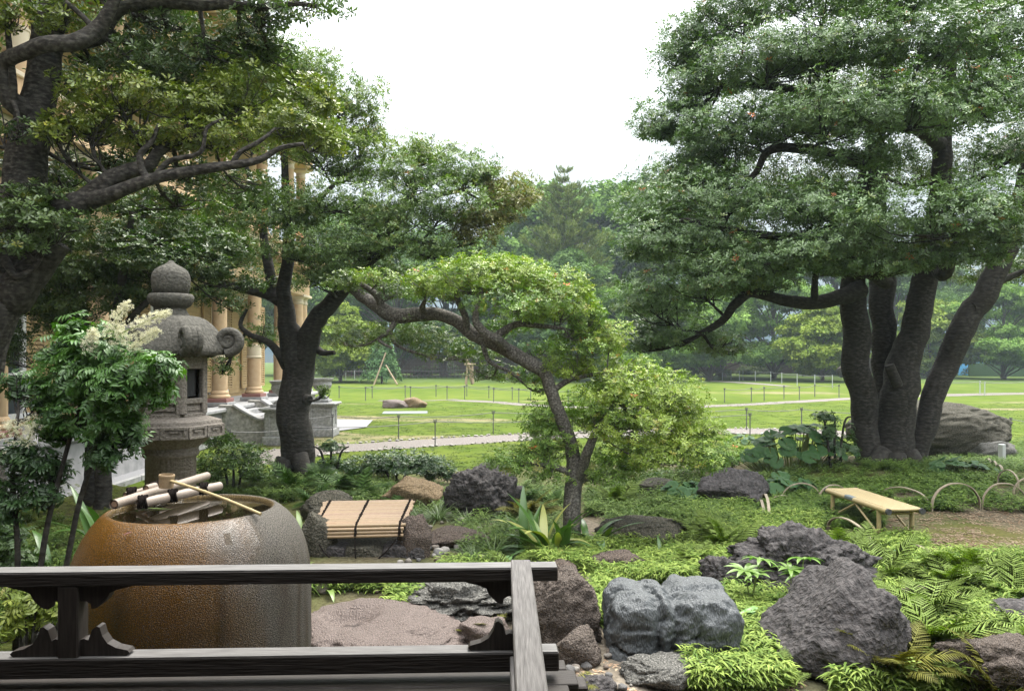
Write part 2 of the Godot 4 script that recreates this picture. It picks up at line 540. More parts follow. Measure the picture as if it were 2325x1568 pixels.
# far trees: built about the origin, then copied
func far_tree(called: String, label: String, h: float, rad: float, kind: int, cols: Array, sd: int) -> Node3D:
	rng.seed = sd
	var root := thing(called, label, "tree")
	var mb := MB.new()
	var top := Vector3(rng.randf_range(-0.5, 0.5), h * 0.85, 0)
	var s := spline([Vector4(0, -0.3, 0, h * 0.028), Vector4(0.1, h * 0.06, 0, h * 0.02), Vector4(rng.randf_range(-0.4, 0.4), h * 0.45, 0, h * 0.015), Vector4(top.x, top.y, top.z, h * 0.004)], 5, 1.0)
	mb.tube(s[0], s[1], 9, true, noi2, 0.1)
	part(root, "trunk", mb.mesh(), M["far_bark"])
	var br := MB.new()
	var buf := PackedFloat32Array()
	if kind == 1:                                              # pine: tiers of drooping boughs with upright shoots
		var y := h * 0.24
		while y < h * 0.985:
			var t := (y - h * 0.24) / (h * 0.76)
			var lr := rad * (1.0 - pow(t, 1.25)) * rng.randf_range(0.8, 1.15) + 0.35
			var nb := 7 if t < 0.85 else 4
			for i in nb:
				var a := TAU * (i + rng.randf()) / nb
				var l := lr * rng.randf_range(0.6, 1.1)
				var d := Vector3(cos(a), 0, sin(a))
				var p0 := Vector3(0, y, 0)
				var p1 := p0 + d * l * 0.6 + Vector3(0, -0.05 * l + t * l * 0.3, 0)
				var p2 := p0 + d * l + Vector3(0, l * (0.12 + 0.5 * t), 0)
				br.tube(PackedVector3Array([p0, p1, p2]), PackedFloat32Array([0.09 * (1.2 - t), 0.06 * (1.2 - t), 0.02]), 4, false)
				var q := int(5 + l * 7.5)
				for k in q:
					var f := pow(rng.randf(), 0.7) * 0.85 + 0.18
					var pp := (p0.lerp(p1, f * 1.6) if f < 0.62 else p1.lerp(p2, (f - 0.62) / 0.4)) + rv() * Vector3(0.5, 0.22, 0.5) * (0.5 + 0.12 * l)
					var cc: Color = cols[0].lerp(cols[1], rng.randf())
					put(buf, basis_on(Vector3.UP * 1.1 + d * 0.7 + rv() * 0.3, rng.randf_range(0.5, 0.85) * (1.0 - 0.45 * t)), pp, cc)
			y += h * 0.036 * rng.randf_range(0.8, 1.3)
	else:
		var np := 26 if kind == 0 else 34
		for i in np:
			var t := rng.randf()
			var y := h * lerpf(0.3 if kind == 0 else 0.14, 0.95, t)
			var rr := rad * (sin(PI * pow(clampf(t * 0.86 + 0.1, 0, 1), 0.8)) * 0.9 + 0.1)
			var a := rng.randf() * TAU
			var q := Vector3(cos(a), 0, sin(a)) * rr * sqrt(rng.randf()) + Vector3(0, y, 0)
			var st: Vector3 = s[0][clampi(int(t * 10 + 3), 3, s[0].size() - 2)]
			br.tube(PackedVector3Array([st, st.lerp(q, 0.5) + Vector3(0, 0.3, 0), q]), PackedFloat32Array([h * 0.007, h * 0.005, h * 0.0015]), 4, false)
			var pr := rad * rng.randf_range(0.26, 0.46)
			leaf_pad(buf, q, Vector3(pr, pr * (0.62 if kind == 0 else 0.36), pr), 95 if kind == 0 else 80, 0.62 if kind == 0 else 0.55, cols, float(i) * 3.1, 0.5, 0.2, 0.5)
	part(root, "branches", br.mesh(), M["far_bark"], Transform3D(), "stuff")
	swarm(root, "crown", M_ros[5 if kind == 1 else 4], M["far_leaf"], buf)
	return root

# ---------------------------------------------------------------- garden plants
func fern_frond(l: float, droop: float, sd: int) -> ArrayMesh:
	var g := RandomNumberGenerator.new()
	g.seed = sd
	var mb := MB.new()
	var pts := PackedVector3Array()
	var rad := PackedFloat32Array()
	var p := Vector3.ZERO
	var e := g.randf_range(1.05, 1.35)
	var n := 34
	var yaw := g.randf_range(-0.03, 0.03)
	var az := 0.0
	for i in n + 1:
		pts.append(p)
		rad.append(0.0035 * l * (1.4 - float(i) / n))
		p += Vector3(sin(az) * cos(e), sin(e), cos(az) * cos(e)) * l / n
		e -= droop / n
		az += yaw
	mb.col = Color(0.75, 0.8, 0.5)
	mb.tube(pts, rad, 4, false)
	for i in range(5, n):
		var t := float(i) / n
		var w := l * 0.225 * pow(sin(PI * pow(clampf((t - 0.1) / 0.9, 0.0, 1.0) * 0.86 + 0.1, 0.75)), 0.9)
		if t > 0.9: w *= 0.75
		var dir := (pts[i + 1] - pts[i]).normalized()
		var side := dir.cross(Vector3.UP).normalized()
		var up := side.cross(dir)
		for s in [-1.0, 1.0]:
			var d: Vector3 = (side * s + dir * (0.35 + 0.5 * t) + up * g.randf_range(-0.22, 0.12)).normalized()
			var q: Vector3 = d.cross(up).normalized()
			var m := 7
			var tone := g.randf_range(0.85, 1.12)
			mb.col = Color(tone, tone, tone)
			for k in m:                                       # lobes along the pinna
				var a: Vector3 = pts[i] + d * w * k / m - up * w * 0.10 * pow(float(k) / m, 2)
				var b: Vector3 = pts[i] + d * w * (k + 1.0) / m - up * w * 0.10 * pow((k + 1.0) / m, 2)
				var lw := w * 0.13 * (1.0 - 0.85 * float(k) / m)
				for z in [-1.0, 1.0]:
					var i0 := mb.vert(a, up)
					mb.vert(b, up)
					mb.vert(a.lerp(b, 0.75) + q * lw * z + d * w * 0.03, (up + q * z * 0.2).normalized())
					mb.vert(a.lerp(b, 0.2) + q * lw * z * 0.85, (up + q * z * 0.2).normalized())
					mb.ix.append_array(PackedInt32Array([i0, i0 + 1, i0 + 2, i0, i0 + 2, i0 + 3]))
	return mb.mesh()

var frond := []
var strap := []
var round_leaf := []
var palm_leaf := []

func fern(label: String, x: float, y: float, l: float, n: int, mat: String, lean := 0.0, group := "", spread := TAU, from := 0.0) -> void:
	var g := G(x, y)
	var root := thing("fern", label, "fern", g - Vector3(0, 0.02, 0), 0.0, group)
	for i in n:
		var a := from + spread * (i + rng.randf_range(0.1, 0.9)) / n
		var s := l * rng.randf_range(0.7, 1.15)
		var b := Basis(Vector3.UP, a) * Basis(Vector3.RIGHT, rng.randf_range(-0.15, 0.35)) * Basis(Vector3.BACK, rng.randf_range(-0.25, 0.25))
		if lean: b = Basis(Vector3.BACK, -lean) * b
		part(root, "frond", frond[rng.randi_range(0, frond.size() - 1)], M[mat], Transform3D(b.scaled(Vector3.ONE * s), rv() * Vector3(0.05, 0, 0.05) * l))

func straps(called: String, label: String, category: String, at: Vector3, l: float, n: int, mats: Array, spread := 0.09) -> void:
	var root := thing(called, label, category, at)
	for i in n:
		var a := TAU * (i + rng.randf()) / n
		var k := rng.randi_range(0, strap.size() - 1)
		var b := Basis(Vector3.UP, a) * Basis(Vector3.RIGHT, rng.randf_range(-0.25, 0.45))
		part(root, "leaf", strap[k], M[mats[rng.randi_range(0, mats.size() - 1)]], Transform3D(b.scaled(Vector3.ONE * l * rng.randf_range(0.6, 1.1)), Vector3(cos(a), 0, -sin(a)) * spread * rng.randf() - Vector3(0, 0.02, 0)))

func coltsfoot(label: String, x: float, y: float, rx: float, rz: float, h: float, n: int, size: float, mat := "round_leaf", group := "") -> void:
	# round leaves on stalks, taller in the middle
	var c := G(x, y)
	var root := thing("leopard_plant", label, "plant", c, 0.0, group)
	for i in n:
		var a := rng.randf() * TAU
		var q := sqrt(rng.randf())
		var p := Vector3(cos(a) * rx * q, 0, sin(a) * rz * q)
		var g := ground(c.x + p.x, c.z + p.z) - c.y
		var hh := h * (1.05 - 0.75 * q * q) * rng.randf_range(0.65, 1.1)
		var lp := Vector3(p.x, g + hh, p.z)
		var foot := Vector3(p.x * 0.6, g * 0.6 - 0.02, p.z * 0.6)
		var tilt := Basis(Vector3(-sin(a), 0, cos(a)), 0.0)
		var up := (Vector3(cos(a) * q * 0.8, 1.0, sin(a) * q * 0.8) + rv() * 0.35 + Vector3(0, 0, 0.25)).normalized()
		var b := basis_on(up, size * rng.randf_range(0.65, 1.2))
		var leaf := part(root, "leaf", round_leaf[rng.randi_range(0, round_leaf.size() - 1)], M[mat], Transform3D(b, lp))
		var mb := MB.new()
		var inv := Transform3D(b, lp).affine_inverse()
		var m := foot.lerp(lp, 0.6) + Vector3(0, 0.02, 0)
		mb.tube(PackedVector3Array([inv * foot, inv * m, inv * lp]), PackedFloat32Array([0.04, 0.035, 0.03]), 4, false)
		part(leaf, "stalk", mb.mesh(), M["stem"])

func hoop(label: String, a: Vector3, b: Vector3, h: float, group := "") -> void:
	var root := thing("bamboo_hoop", label, "garden edging", a.lerp(b, 0.5), 0.0, group)
	var pts := []
	for i in 13:
		var t := PI * i / 12.0
		var p := a.lerp(b, 0.5 - 0.5 * cos(t)) + Vector3(0, h * pow(sin(t), 0.8) - (0.06 if i == 0 or i == 12 else 0.0), 0) + rv() * 0.003
		pts.append(Vector4(p.x, p.y, p.z, 0.011))
	var s := spline(pts, 3)
	var mb := MB.new()
	# a split of bamboo: a flat band, pale inside and tan outside
	var side := (b - a).cross(Vector3.UP).normalized() * 0.019
	var up := MB.new()
	for i in s[0].size() - 1:
		var p0: Vector3 = s[0][i]
		var p1: Vector3 = s[0][i + 1]
		var nn := side.cross(p1 - p0).normalized()
		if nn.dot(p0 - a.lerp(b, 0.5)) < 0: nn = -nn
		var o := nn * 0.007
		mb.quad(p0 + o - side, p0 + o + side, p1 + o + side, p1 + o - side)
		mb.quad(p0 + o + side, p0 - o + side, p1 - o + side, p1 + o + side)
		mb.quad(p0 - o - side, p0 + o - side, p1 + o - side, p1 - o - side)
		up.quad(p0 - o + side, p0 - o - side, p1 - o - side, p1 - o + side)
	wpart(root, "outer_skin", mb.mesh(), M["bamboo_old"])
	wpart(root, "inner_face", up.mesh(), M["bamboo_dark"])

func _ready() -> void:
	rng.seed = 11
	noi.seed = 5
	noi.fractal_octaves = 3
	noi2.seed = 9
	noi2.frequency = 1.0
	noi2.fractal_octaves = 3
	# ------------------------------------------------------------ camera, sky, light, exposure
	var cam := Camera3D.new()
	cam.name = "camera"
	cam.projection = Camera3D.PROJECTION_FRUSTUM
	cam.near = 0.05
	cam.far = 900.0
	cam.size = 0.05 * 2.0 * 345.0 / 789.0
	cam.frustum_offset = Vector2(0, 0.05 * 11.0 / 789.0)
	cam.position = Vector3(0, EYE, 0)
	add_child(cam)
	cam.current = true
	var sky := ProceduralSkyMaterial.new()
	sky.sky_top_color = Color(2.05, 2.07, 2.1).linear_to_srgb()
	sky.sky_horizon_color = Color(0.012, 0.035, 0.045).linear_to_srgb()
	sky.sky_curve = 1.15
	sky.ground_bottom_color = Color(0.2, 0.22, 0.18)
	sky.ground_horizon_color = Color(0.25, 0.28, 0.29)
	sky.sky_energy_multiplier = 1.0
	sky.sun_angle_max = 1.0
	var env := Environment.new()
	env.background_mode = Environment.BG_SKY
	env.sky = Sky.new()
	env.sky.sky_material = sky
	env.tonemap_mode = Environment.TONE_MAPPER_LINEAR
	env.tonemap_exposure = 4.4
	env.sdfgi_enabled = true
	env.ssao_enabled = true
	env.ssil_enabled = true
	var we := WorldEnvironment.new()
	we.name = "environment"
	we.environment = env
	add_child(we)
	var sun := DirectionalLight3D.new()
	sun.name = "sun"
	sun.light_energy = 0.5
	sun.light_angular_distance = 30.0
	sun.light_color = Color(1.0, 0.98, 0.94)
	sun.shadow_enabled = true
	sun.rotation_degrees = Vector3(-62, 155, 0)
	sun.sky_mode = DirectionalLight3D.SKY_MODE_LIGHT_ONLY
	add_child(sun)
	materials()
	meshes()
	setting()
	mansion()
	background()
	big_trees()
	stones()
	lantern()
	basin()
	veranda()
	plants()
	hoops_and_bench()
	env.fog_enabled = true
	env.fog_density = 0.0005
	env.fog_light_color = Color(0.86, 0.93, 0.97)

func materials() -> void:
	var grey := ntex(1, 0.02, Color(0.55, 0.55, 0.55), Color(1.25, 1.25, 1.25))
	var h1 := htex(2, 0.012, FastNoiseLite.TYPE_SIMPLEX_SMOOTH, 6)
	var h2 := htex(3, 0.03, FastNoiseLite.TYPE_CELLULAR, 4)
	var bark := rtex(4, 0.012, Color(0.018, 0.0165, 0.0145), Color(0.048, 0.044, 0.038))
	var m := stuffmat("bark", Color.WHITE, 0.9, bark, 1.4, h1, 1.4, false, 0.3)
	m.uv1_scale = Vector3(0.8, 1.5, 0.8)
	m = stuffmat("bark_mid", Color.WHITE, 0.9, rtex(61, 0.012, Color(0.014, 0.0125, 0.011), Color(0.085, 0.077, 0.068)), 1.4, h1, 1.4, false, 0.3)
	m.uv1_scale = Vector3(0.9, 1.6, 0.9)
	m = stuffmat("bark_pale", Color.WHITE, 0.88, rtex(5, 0.014, Color(0.035, 0.031, 0.027), Color(0.17, 0.156, 0.138)), 2.0, h1, 0.9, false, 0.3)
	stuffmat("far_bark", lin(0.10, 0.085, 0.07), 0.9, null, 1, null, 0, false)
	leafmat("leaf", 0.42, Color(0.7, 0.8, 0.3))
	leafmat("leaf_shiny", 0.36, Color(0.6, 0.7, 0.28), 0.55)
	leafmat("far_leaf", 0.7, Color(0.6, 0.65, 0.3), 0.2)
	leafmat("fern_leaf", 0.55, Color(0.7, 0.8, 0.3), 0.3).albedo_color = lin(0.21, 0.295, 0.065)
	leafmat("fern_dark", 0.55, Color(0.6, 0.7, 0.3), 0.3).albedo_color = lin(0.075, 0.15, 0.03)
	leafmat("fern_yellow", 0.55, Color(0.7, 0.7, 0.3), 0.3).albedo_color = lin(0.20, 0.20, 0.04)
	leafmat("strap_green", 0.35, Color(0.5, 0.6, 0.2)).albedo_color = lin(0.055, 0.12, 0.022)
	leafmat("strap_light", 0.38, Color(0.6, 0.7, 0.25)).albedo_color = lin(0.15, 0.22, 0.055)
	leafmat("strap_yellow", 0.4, Color(0.6, 0.7, 0.25)).albedo_color = lin(0.30, 0.31, 0.09)
	leafmat("mondo", 0.5, Color(0.5, 0.6, 0.2)).albedo_color = lin(0.075, 0.125, 0.03)
	leafmat("round_leaf", 0.55, Color(0.4, 0.55, 0.3), 0.3).albedo_color = lin(0.035, 0.082, 0.026)
	leafmat("round_bright", 0.4, Color(0.5, 0.65, 0.3)).albedo_color = lin(0.15, 0.29, 0.08)
	leafmat("palm_bright", 0.45, Color(0.6, 0.8, 0.25)).albedo_color = lin(0.13, 0.22, 0.04)
	stuffmat("stem", lin(0.16, 0.2, 0.05), 0.6, null, 1, null, 0, false)
	leafmat("petal", 0.6, Color(0.7, 0.7, 0.55), 0.2).albedo_color = lin(0.74, 0.72, 0.58)
	# stone
	var h1r := htex(70, 0.014, FastNoiseLite.TYPE_SIMPLEX_SMOOTH, 6, 1024, FastNoiseLite.FRACTAL_RIDGED)
	var h2r := htex(71, 0.02, FastNoiseLite.TYPE_CELLULAR, 4, 1024)
	m = stuffmat("rock_dark", Color.WHITE, 0.8, rtex(11, 0.018, Color(0.017, 0.0155, 0.0155), Color(0.07, 0.062, 0.06)), 0.9, h1r, 2.4, false, 0.4)
	m = stuffmat("rock_brown", Color.WHITE, 0.85, rtex(12, 0.022, Color(0.035, 0.028, 0.024), Color(0.17, 0.13, 0.105)), 2.2, h1r, 2.8, false, 0.35)
	m = stuffmat("rock_pink", Color.WHITE, 0.75, rtex(13, 0.045, Color(0.035, 0.026, 0.022), Color(0.17, 0.13, 0.113)), 1.8, h1r, 1.4, false, 0.45)
	m = stuffmat("rock_tan", Color.WHITE, 0.85, rtex(14, 0.02, Color(0.08, 0.055, 0.03), Color(0.26, 0.19, 0.11)), 1.8, h1r, 2.4, false, 0.35)
	m = stuffmat("rock_grey", Color.WHITE, 0.82, rtex(15, 0.025, Color(0.045, 0.045, 0.04), Color(0.22, 0.21, 0.19)), 2.0, h1r, 2.6, false, 0.35)
	m = stuffmat("rock_moss", Color.WHITE, 0.88, rtex(16, 0.018, Color(0.028, 0.028, 0.02), Color(0.11, 0.10, 0.078)), 1.4, h1r, 3.0, false, 0.3)
	m = stuffmat("rock_blue", Color.WHITE, 0.55, rtex(17, 0.03, Color(0.03, 0.034, 0.036), Color(0.105, 0.113, 0.117)), 1.6, h1r, 1.2, false, 0.5)
	m.uv1_scale = Vector3(2.2, 0.8, 2.2)
	m = stuffmat("rock_porous", Color.WHITE, 0.9, rtex(18, 0.05, Color(0.014, 0.012, 0.011), Color(0.19, 0.155, 0.13)), 2.4, h2r, 3.5, false, 0.3)
	m = stuffmat("cobble", Color.WHITE, 0.8, grey, 2.5, h1, 0.4, true, 0.4)
	stuffmat("lantern_stone", Color.WHITE, 0.88, ntex(19, 0.06, Color(0.08, 0.069, 0.058), Color(0.26, 0.232, 0.20), FastNoiseLite.TYPE_SIMPLEX_SMOOTH, 6), 1.3, htex(20, 0.05), 0.7, false, 0.3)
	stuffmat("lantern_dark", Color.WHITE, 0.88, ntex(21, 0.05, Color(0.026, 0.025, 0.021), Color(0.13, 0.122, 0.104), FastNoiseLite.TYPE_SIMPLEX_SMOOTH, 6), 1.3, htex(20, 0.05), 0.8, false, 0.3)
	stuffmat("chamber_black", lin(0.02, 0.02, 0.02), 0.9, null, 1, null, 0, false)
	# ground
	m = stuffmat("soil", Color.WHITE, 0.95, ntex(22, 0.03, Color(0.5, 0.5, 0.5), Color(1.5, 1.45, 1.35), FastNoiseLite.TYPE_SIMPLEX_SMOOTH, 6, 1024), 0.5, htex(23, 0.04), 2.0, true, 0.15)
	m = stuffmat("lawn", Color.WHITE, 0.9, ntex(24, 0.012, Color(0.62, 0.72, 0.6), Color(1.25, 1.12, 1.2), FastNoiseLite.TYPE_SIMPLEX_SMOOTH, 6, 1024), 0.045, null, 0, true, 0.1)
	m = stuffmat("gravel", Color.WHITE, 0.9, ntex(26, 0.09, Color(0.085, 0.077, 0.07), Color(0.28, 0.25, 0.23), FastNoiseLite.TYPE_CELLULAR, 2), 0.6, htex(27, 0.09, FastNoiseLite.TYPE_CELLULAR, 2), 1.5, false, 0.2)
	stuffmat("asphalt", Color.WHITE, 0.9, ntex(28, 0.2, Color(0.14, 0.14, 0.145), Color(0.30, 0.30, 0.31)), 0.8, null, 0, false, 0.3)
	leafmat("grass", 0.6, Color(0.6, 0.75, 0.25), 0.25)
	leafmat("litter", 0.8, Color(0.2, 0.15, 0.1), 0.2)
	# house
	stuffmat("plaster_yellow", Color.WHITE, 0.75, ntex(29, 0.01, Color(0.37, 0.265, 0.13), Color(0.44, 0.32, 0.17)), 0.5, null, 0, false, 0.3)
	stuffmat("column_paint", Color.WHITE, 0.7, ntex(30, 0.01, Color(0.42, 0.29, 0.17), Color(0.50, 0.37, 0.23)), 0.7, null, 0, false, 0.3)
	stuffmat("cream_paint", lin(0.50, 0.43, 0.31), 0.7, null, 1, null, 0, false)
	stuffmat("plinth_red", lin(0.22, 0.10, 0.085), 0.8, null, 1, null, 0, false)
	stuffmat("house_stone", Color.WHITE, 0.85, ntex(31, 0.012, Color(0.21, 0.21, 0.21), Color(0.34, 0.335, 0.33)), 0.6, null, 0, false)
	stuffmat("old_stone", Color.WHITE, 0.88, ntex(32, 0.015, Color(0.16, 0.155, 0.14), Color(0.45, 0.43, 0.39)), 0.9, h1, 0.6, false)
	stuffmat("pedestal_stone", Color.WHITE, 0.85, ntex(33, 0.02, Color(0.15, 0.15, 0.145), Color(0.38, 0.38, 0.37)), 1.0, h1, 0.5, false)
	stuffmat("dark_wood", lin(0.06, 0.035, 0.025), 0.6, null, 1, null, 0, false)
	stuffmat("roof_slate", lin(0.16, 0.15, 0.15), 0.7, null, 1, null, 0, false)
	stuffmat("window_glass", lin(0.03, 0.04, 0.045), 0.08, null, 1, null, 0, false)
	stuffmat("white_paint", lin(0.6, 0.6, 0.59), 0.6, null, 1, null, 0, false)
	# wood and bamboo
	m = stuffmat("veranda_wood", Color.WHITE, 0.62, ntex(34, 0.02, Color(0.014, 0.011, 0.009), Color(0.042, 0.035, 0.03), FastNoiseLite.TYPE_SIMPLEX_SMOOTH, 6), 1.0, htex(35, 0.02), 0.25, false, 0.4)
	m.uv1_scale = Vector3(0.5, 9.0, 9.0)
	m = stuffmat("veranda_wood_across", Color.WHITE, 0.62, ntex(36, 0.02, Color(0.055, 0.05, 0.047), Color(0.14, 0.132, 0.125), FastNoiseLite.TYPE_SIMPLEX_SMOOTH, 6), 1.0, htex(35, 0.02), 0.25, false, 0.4)
	m.uv1_scale = Vector3(9.0, 9.0, 0.5)
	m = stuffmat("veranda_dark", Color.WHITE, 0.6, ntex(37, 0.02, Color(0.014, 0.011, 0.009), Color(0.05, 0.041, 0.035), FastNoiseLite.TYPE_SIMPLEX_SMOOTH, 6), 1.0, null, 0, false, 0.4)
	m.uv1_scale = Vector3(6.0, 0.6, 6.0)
	m = stuffmat("bamboo_pale", Color.WHITE, 0.42, ntex(38, 0.02, Color(0.25, 0.17, 0.098), Color(0.36, 0.26, 0.168)), 1.0, null, 0, true, 0.45)
	m.uv1_scale = Vector3(1.5, 14, 14)
	m = stuffmat("bamboo_grey", Color.WHITE, 0.45, ntex(39, 0.02, Color(0.14, 0.11, 0.085), Color(0.30, 0.25, 0.21)), 1.0, null, 0, true, 0.45)
	m.uv1_scale = Vector3(2.0, 10, 10)
	m = stuffmat("lit_weathered_wood", Color.WHITE, 0.6, ntex(60, 0.02, Color(0.07, 0.067, 0.064), Color(0.19, 0.183, 0.176), FastNoiseLite.TYPE_SIMPLEX_SMOOTH, 6), 1.0, null, 0, false, 0.4)  # worn grey made paler, skylight on the rail tops put into its colour
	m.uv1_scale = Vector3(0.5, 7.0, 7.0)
	stuffmat("bamboo_cut", lin(0.22, 0.14, 0.09), 0.8, null, 1, null, 0, false)
	stuffmat("bamboo_old", Color.WHITE, 0.6, ntex(40, 0.02, Color(0.17, 0.135, 0.09), Color(0.33, 0.285, 0.215)), 3.0, null, 0, false, 0.4)
	stuffmat("bamboo_dark", lin(0.10, 0.08, 0.05), 0.8, null, 1, null, 0, false)
	stuffmat("ladle_wood", Color.WHITE, 0.5, ntex(41, 0.03, Color(0.19, 0.13, 0.07), Color(0.29, 0.215, 0.13)), 6.0, null, 0, false, 0.4)
	m = stuffmat("bench_bamboo", Color.WHITE, 0.45, ntex(42, 0.02, Color(0.27, 0.21, 0.10), Color(0.35, 0.275, 0.145)), 3.0, null, 0, false, 0.45)
	stuffmat("cap_black", lin(0.03, 0.03, 0.032), 0.6, null, 1, null, 0, false)
	stuffmat("rope", lin(0.022, 0.018, 0.016), 0.95, null, 1, htex(43, 0.15), 0.8, false, 0.1)
	M["rope"].uv1_triplanar = true
	M["rope"].uv1_scale = Vector3.ONE * 12
	stuffmat("iron", lin(0.10, 0.10, 0.10), 0.6, null, 1, null, 0, false)
	stuffmat("post_grey", lin(0.36, 0.38, 0.37), 0.5, null, 1, null, 0, false)
	stuffmat("stake", lin(0.24, 0.18, 0.11), 0.8, null, 1, null, 0, false)
	stuffmat("tarp_blue", lin(0.10, 0.36, 0.62), 0.5, null, 1, null, 0, false)
	stuffmat("screen_green", lin(0.035, 0.075, 0.025), 0.9, null, 1, null, 0, false)
	stuffmat("slab_white", lin(0.11, 0.13, 0.135), 0.6, null, 1, null, 0, false)
	m = stuffmat("water", Color(0.03, 0.03, 0.015, 0.35), 0.02, null, 1, null, 0, false)
	m.transparency = BaseMaterial3D.TRANSPARENCY_ALPHA

func meshes() -> void:
	M_ros = [rosette(6, 0.30, 0.6, 1), rosette(6, 0.36, 0.4, 2), rosette(7, 0.27, 0.6, 3)]
	# 3: a spray of small pointed leaves; 4: a clump for far crowns; 5: a pine shoot
	var g := RandomNumberGenerator.new()
	g.seed = 4
	var mb := MB.new()
	for i in 9:
		var t := (i / 2) / 4.0
		var s := -1.0 if i % 2 else 1.0
		if i == 8: s = 0.0
		var p := Vector3(0, 0, t * 1.5 - 0.6)
		var d := Vector3(s * 0.9, g.randf_range(-0.25, 0.15), 0.55 + (0.6 if s == 0 else 0.0)).normalized()
		var tt := g.randf_range(0.8, 1.15)
		mb.col = Color(tt, tt, tt)
		mb.strip(p, d, g.randf_range(0.65, 0.95), 0.3, 0.5, 3, 0.75, 0.25)
	M_ros.append(mb.mesh())
	mb = MB.new()
	for i in 30:
		var z := g.randf_range(-1, 1)
		var a := g.randf() * TAU
		var p := Vector3(cos(a) * sqrt(1 - z * z), z * 0.45, sin(a) * sqrt(1 - z * z)) * pow(g.randf(), 0.5) * 0.85
		var up := (Vector3.UP * 1.2 + Vector3(g.randf_range(-1, 1), g.randf_range(-0.6, 0.6), g.randf_range(-1, 1)) * 0.8).normalized()
		var d := up.cross(Vector3(g.randf_range(-1, 1), g.randf_range(-1, 1), g.randf_range(-1, 1))).normalized()
		var tt := g.randf_range(0.75, 1.2)
		mb.col = Color(tt, tt, tt)
		mb.rosette_leaf(p, d, up, g.randf_range(0.32, 0.55), g.randf_range(0.22, 0.34))
	M_ros.append(mb.mesh())
	mb = MB.new()
	for i in 26:
		var a := g.randf() * TAU
		var e := g.randf_range(0.35, 1.3)
		var y := g.randf_range(-0.3, 0.6)
		var d := Vector3(cos(a) * cos(e), sin(e), sin(a) * cos(e))
		var tt := g.randf_range(0.75, 1.15)
		mb.col = Color(tt, tt, tt)
		var s := d.cross(Vector3.UP).normalized() * 0.055
		mb.tri(Vector3(0, y, 0) - s, Vector3(0, y, 0) + s, Vector3(0, y, 0) + d * 0.75)
	M_ros.append(mb.mesh())
	for i in 5: frond.append(fern_frond(1.0, [0.9, 1.2, 1.5, 1.0, 1.35][i], 40 + i))
	for i in 4:
		mb = MB.new()
		var e: float = [1.25, 1.05, 1.3, 0.9][i]
		mb.strip(Vector3.ZERO, Vector3(0.05, sin(e), cos(e)).normalized(), 1.0, [0.15, 0.17, 0.13, 0.16][i], [1.3, 1.7, 0.7, 1.9][i], 10, 0.85, 0.28)
		strap.append(mb.mesh())
	for i in 3:                                                # round leaves with a notch and a wavy edge
		mb = MB.new()
		var n := 18
		var c := mb.vert(Vector3(0, -0.1, 0.0), Vector3.UP)
		for k in n + 1:
			var a := lerpf(-PI * 0.93, PI * 0.93, float(k) / n)
			var r := 0.5 * (1.0 + 0.06 * sin(a * 9.0 + i)) * (1.08 - 0.12 * absf(a) / PI)
			var y := 0.03 * sin(a * (4.0 + i) + i * 2.0) - 0.03 * cos(a)
			var t := 1.0 + 0.1 * sin(a * 7.0)
			mb.col = Color(t, t, t)
			mb.vert(Vector3(sin(a) * r * 0.55, y * 0.3 + 0.01, cos(a) * r * 0.55), Vector3(sin(a) * -0.25, 1, cos(a) * -0.25).normalized())
			mb.vert(Vector3(sin(a) * r, y, cos(a) * r), Vector3(sin(a) * 0.35 + 0.2 * cos(a * 9.0), 1, cos(a) * 0.35).normalized())
		for k in n:
			var a := c + 1 + k * 2
			mb.ix.append_array(PackedInt32Array([c, a + 2, a, a, a + 2, a + 1, a + 1, a + 2, a + 3]))
		round_leaf.append(mb.mesh())
	for i in 2:
		mb = MB.new()
		for k in 9:
			var a := lerpf(-2.5, 2.5, k / 8.0)
			var d := Vector3(sin(a) * 0.85, 0.5 + 0.1 * (k % 2), cos(a) * 0.85).normalized()
			mb.strip(Vector3.ZERO, d, 0.9 - 0.1 * absf(a) / 2.5, 0.19, 0.9 + 0.3 * i, 6, 0.85, 0.25)
		palm_leaf.append(mb.mesh())

func ribbon(pts: Array, w0: float, w1: float, y: float, sd: float) -> ArrayMesh:   # a path between two uneven edges
	var c := Curve3D.new()
	for p in pts: c.add_point(Vector3(p.x, 0, p.z))
	for i in range(1, c.point_count - 1):
		var t := (c.get_point_position(i + 1) - c.get_point_position(i - 1)) * 0.18
		c.set_point_in(i, -t)
		c.set_point_out(i, t)
	c.bake_interval = 0.35
	var b := c.get_baked_points()
	var mb := MB.new()
	for i in b.size():
		var t := (b[mini(i + 1, b.size() - 1)] - b[maxi(i - 1, 0)]).normalized()
		var s := Vector3(-t.z, 0, t.x)
		var f := float(i) / b.size()
		var w := lerpf(w0, w1, f)
		for k in [-1.0, 1.0]:
			var p: Vector3 = b[i] + s * k * (w * 0.5 + 0.16 * noi.get_noise_2d(i * 30.0 + sd + k * 400.0, 3) + rng.randf_range(-0.06, 0.06))
			mb.vert(Vector3(p.x, y, p.z), Vector3.UP, Vector2(p.x, p.z))
		if i > 0:
			var a := i * 2
			mb.ix.append_array(PackedInt32Array([a - 2, a, a - 1, a - 1, a, a + 1]))
	return mb.mesh()

func edge_stones(root: Node3D, pts: Array, off: float, size: float) -> void:
	pass

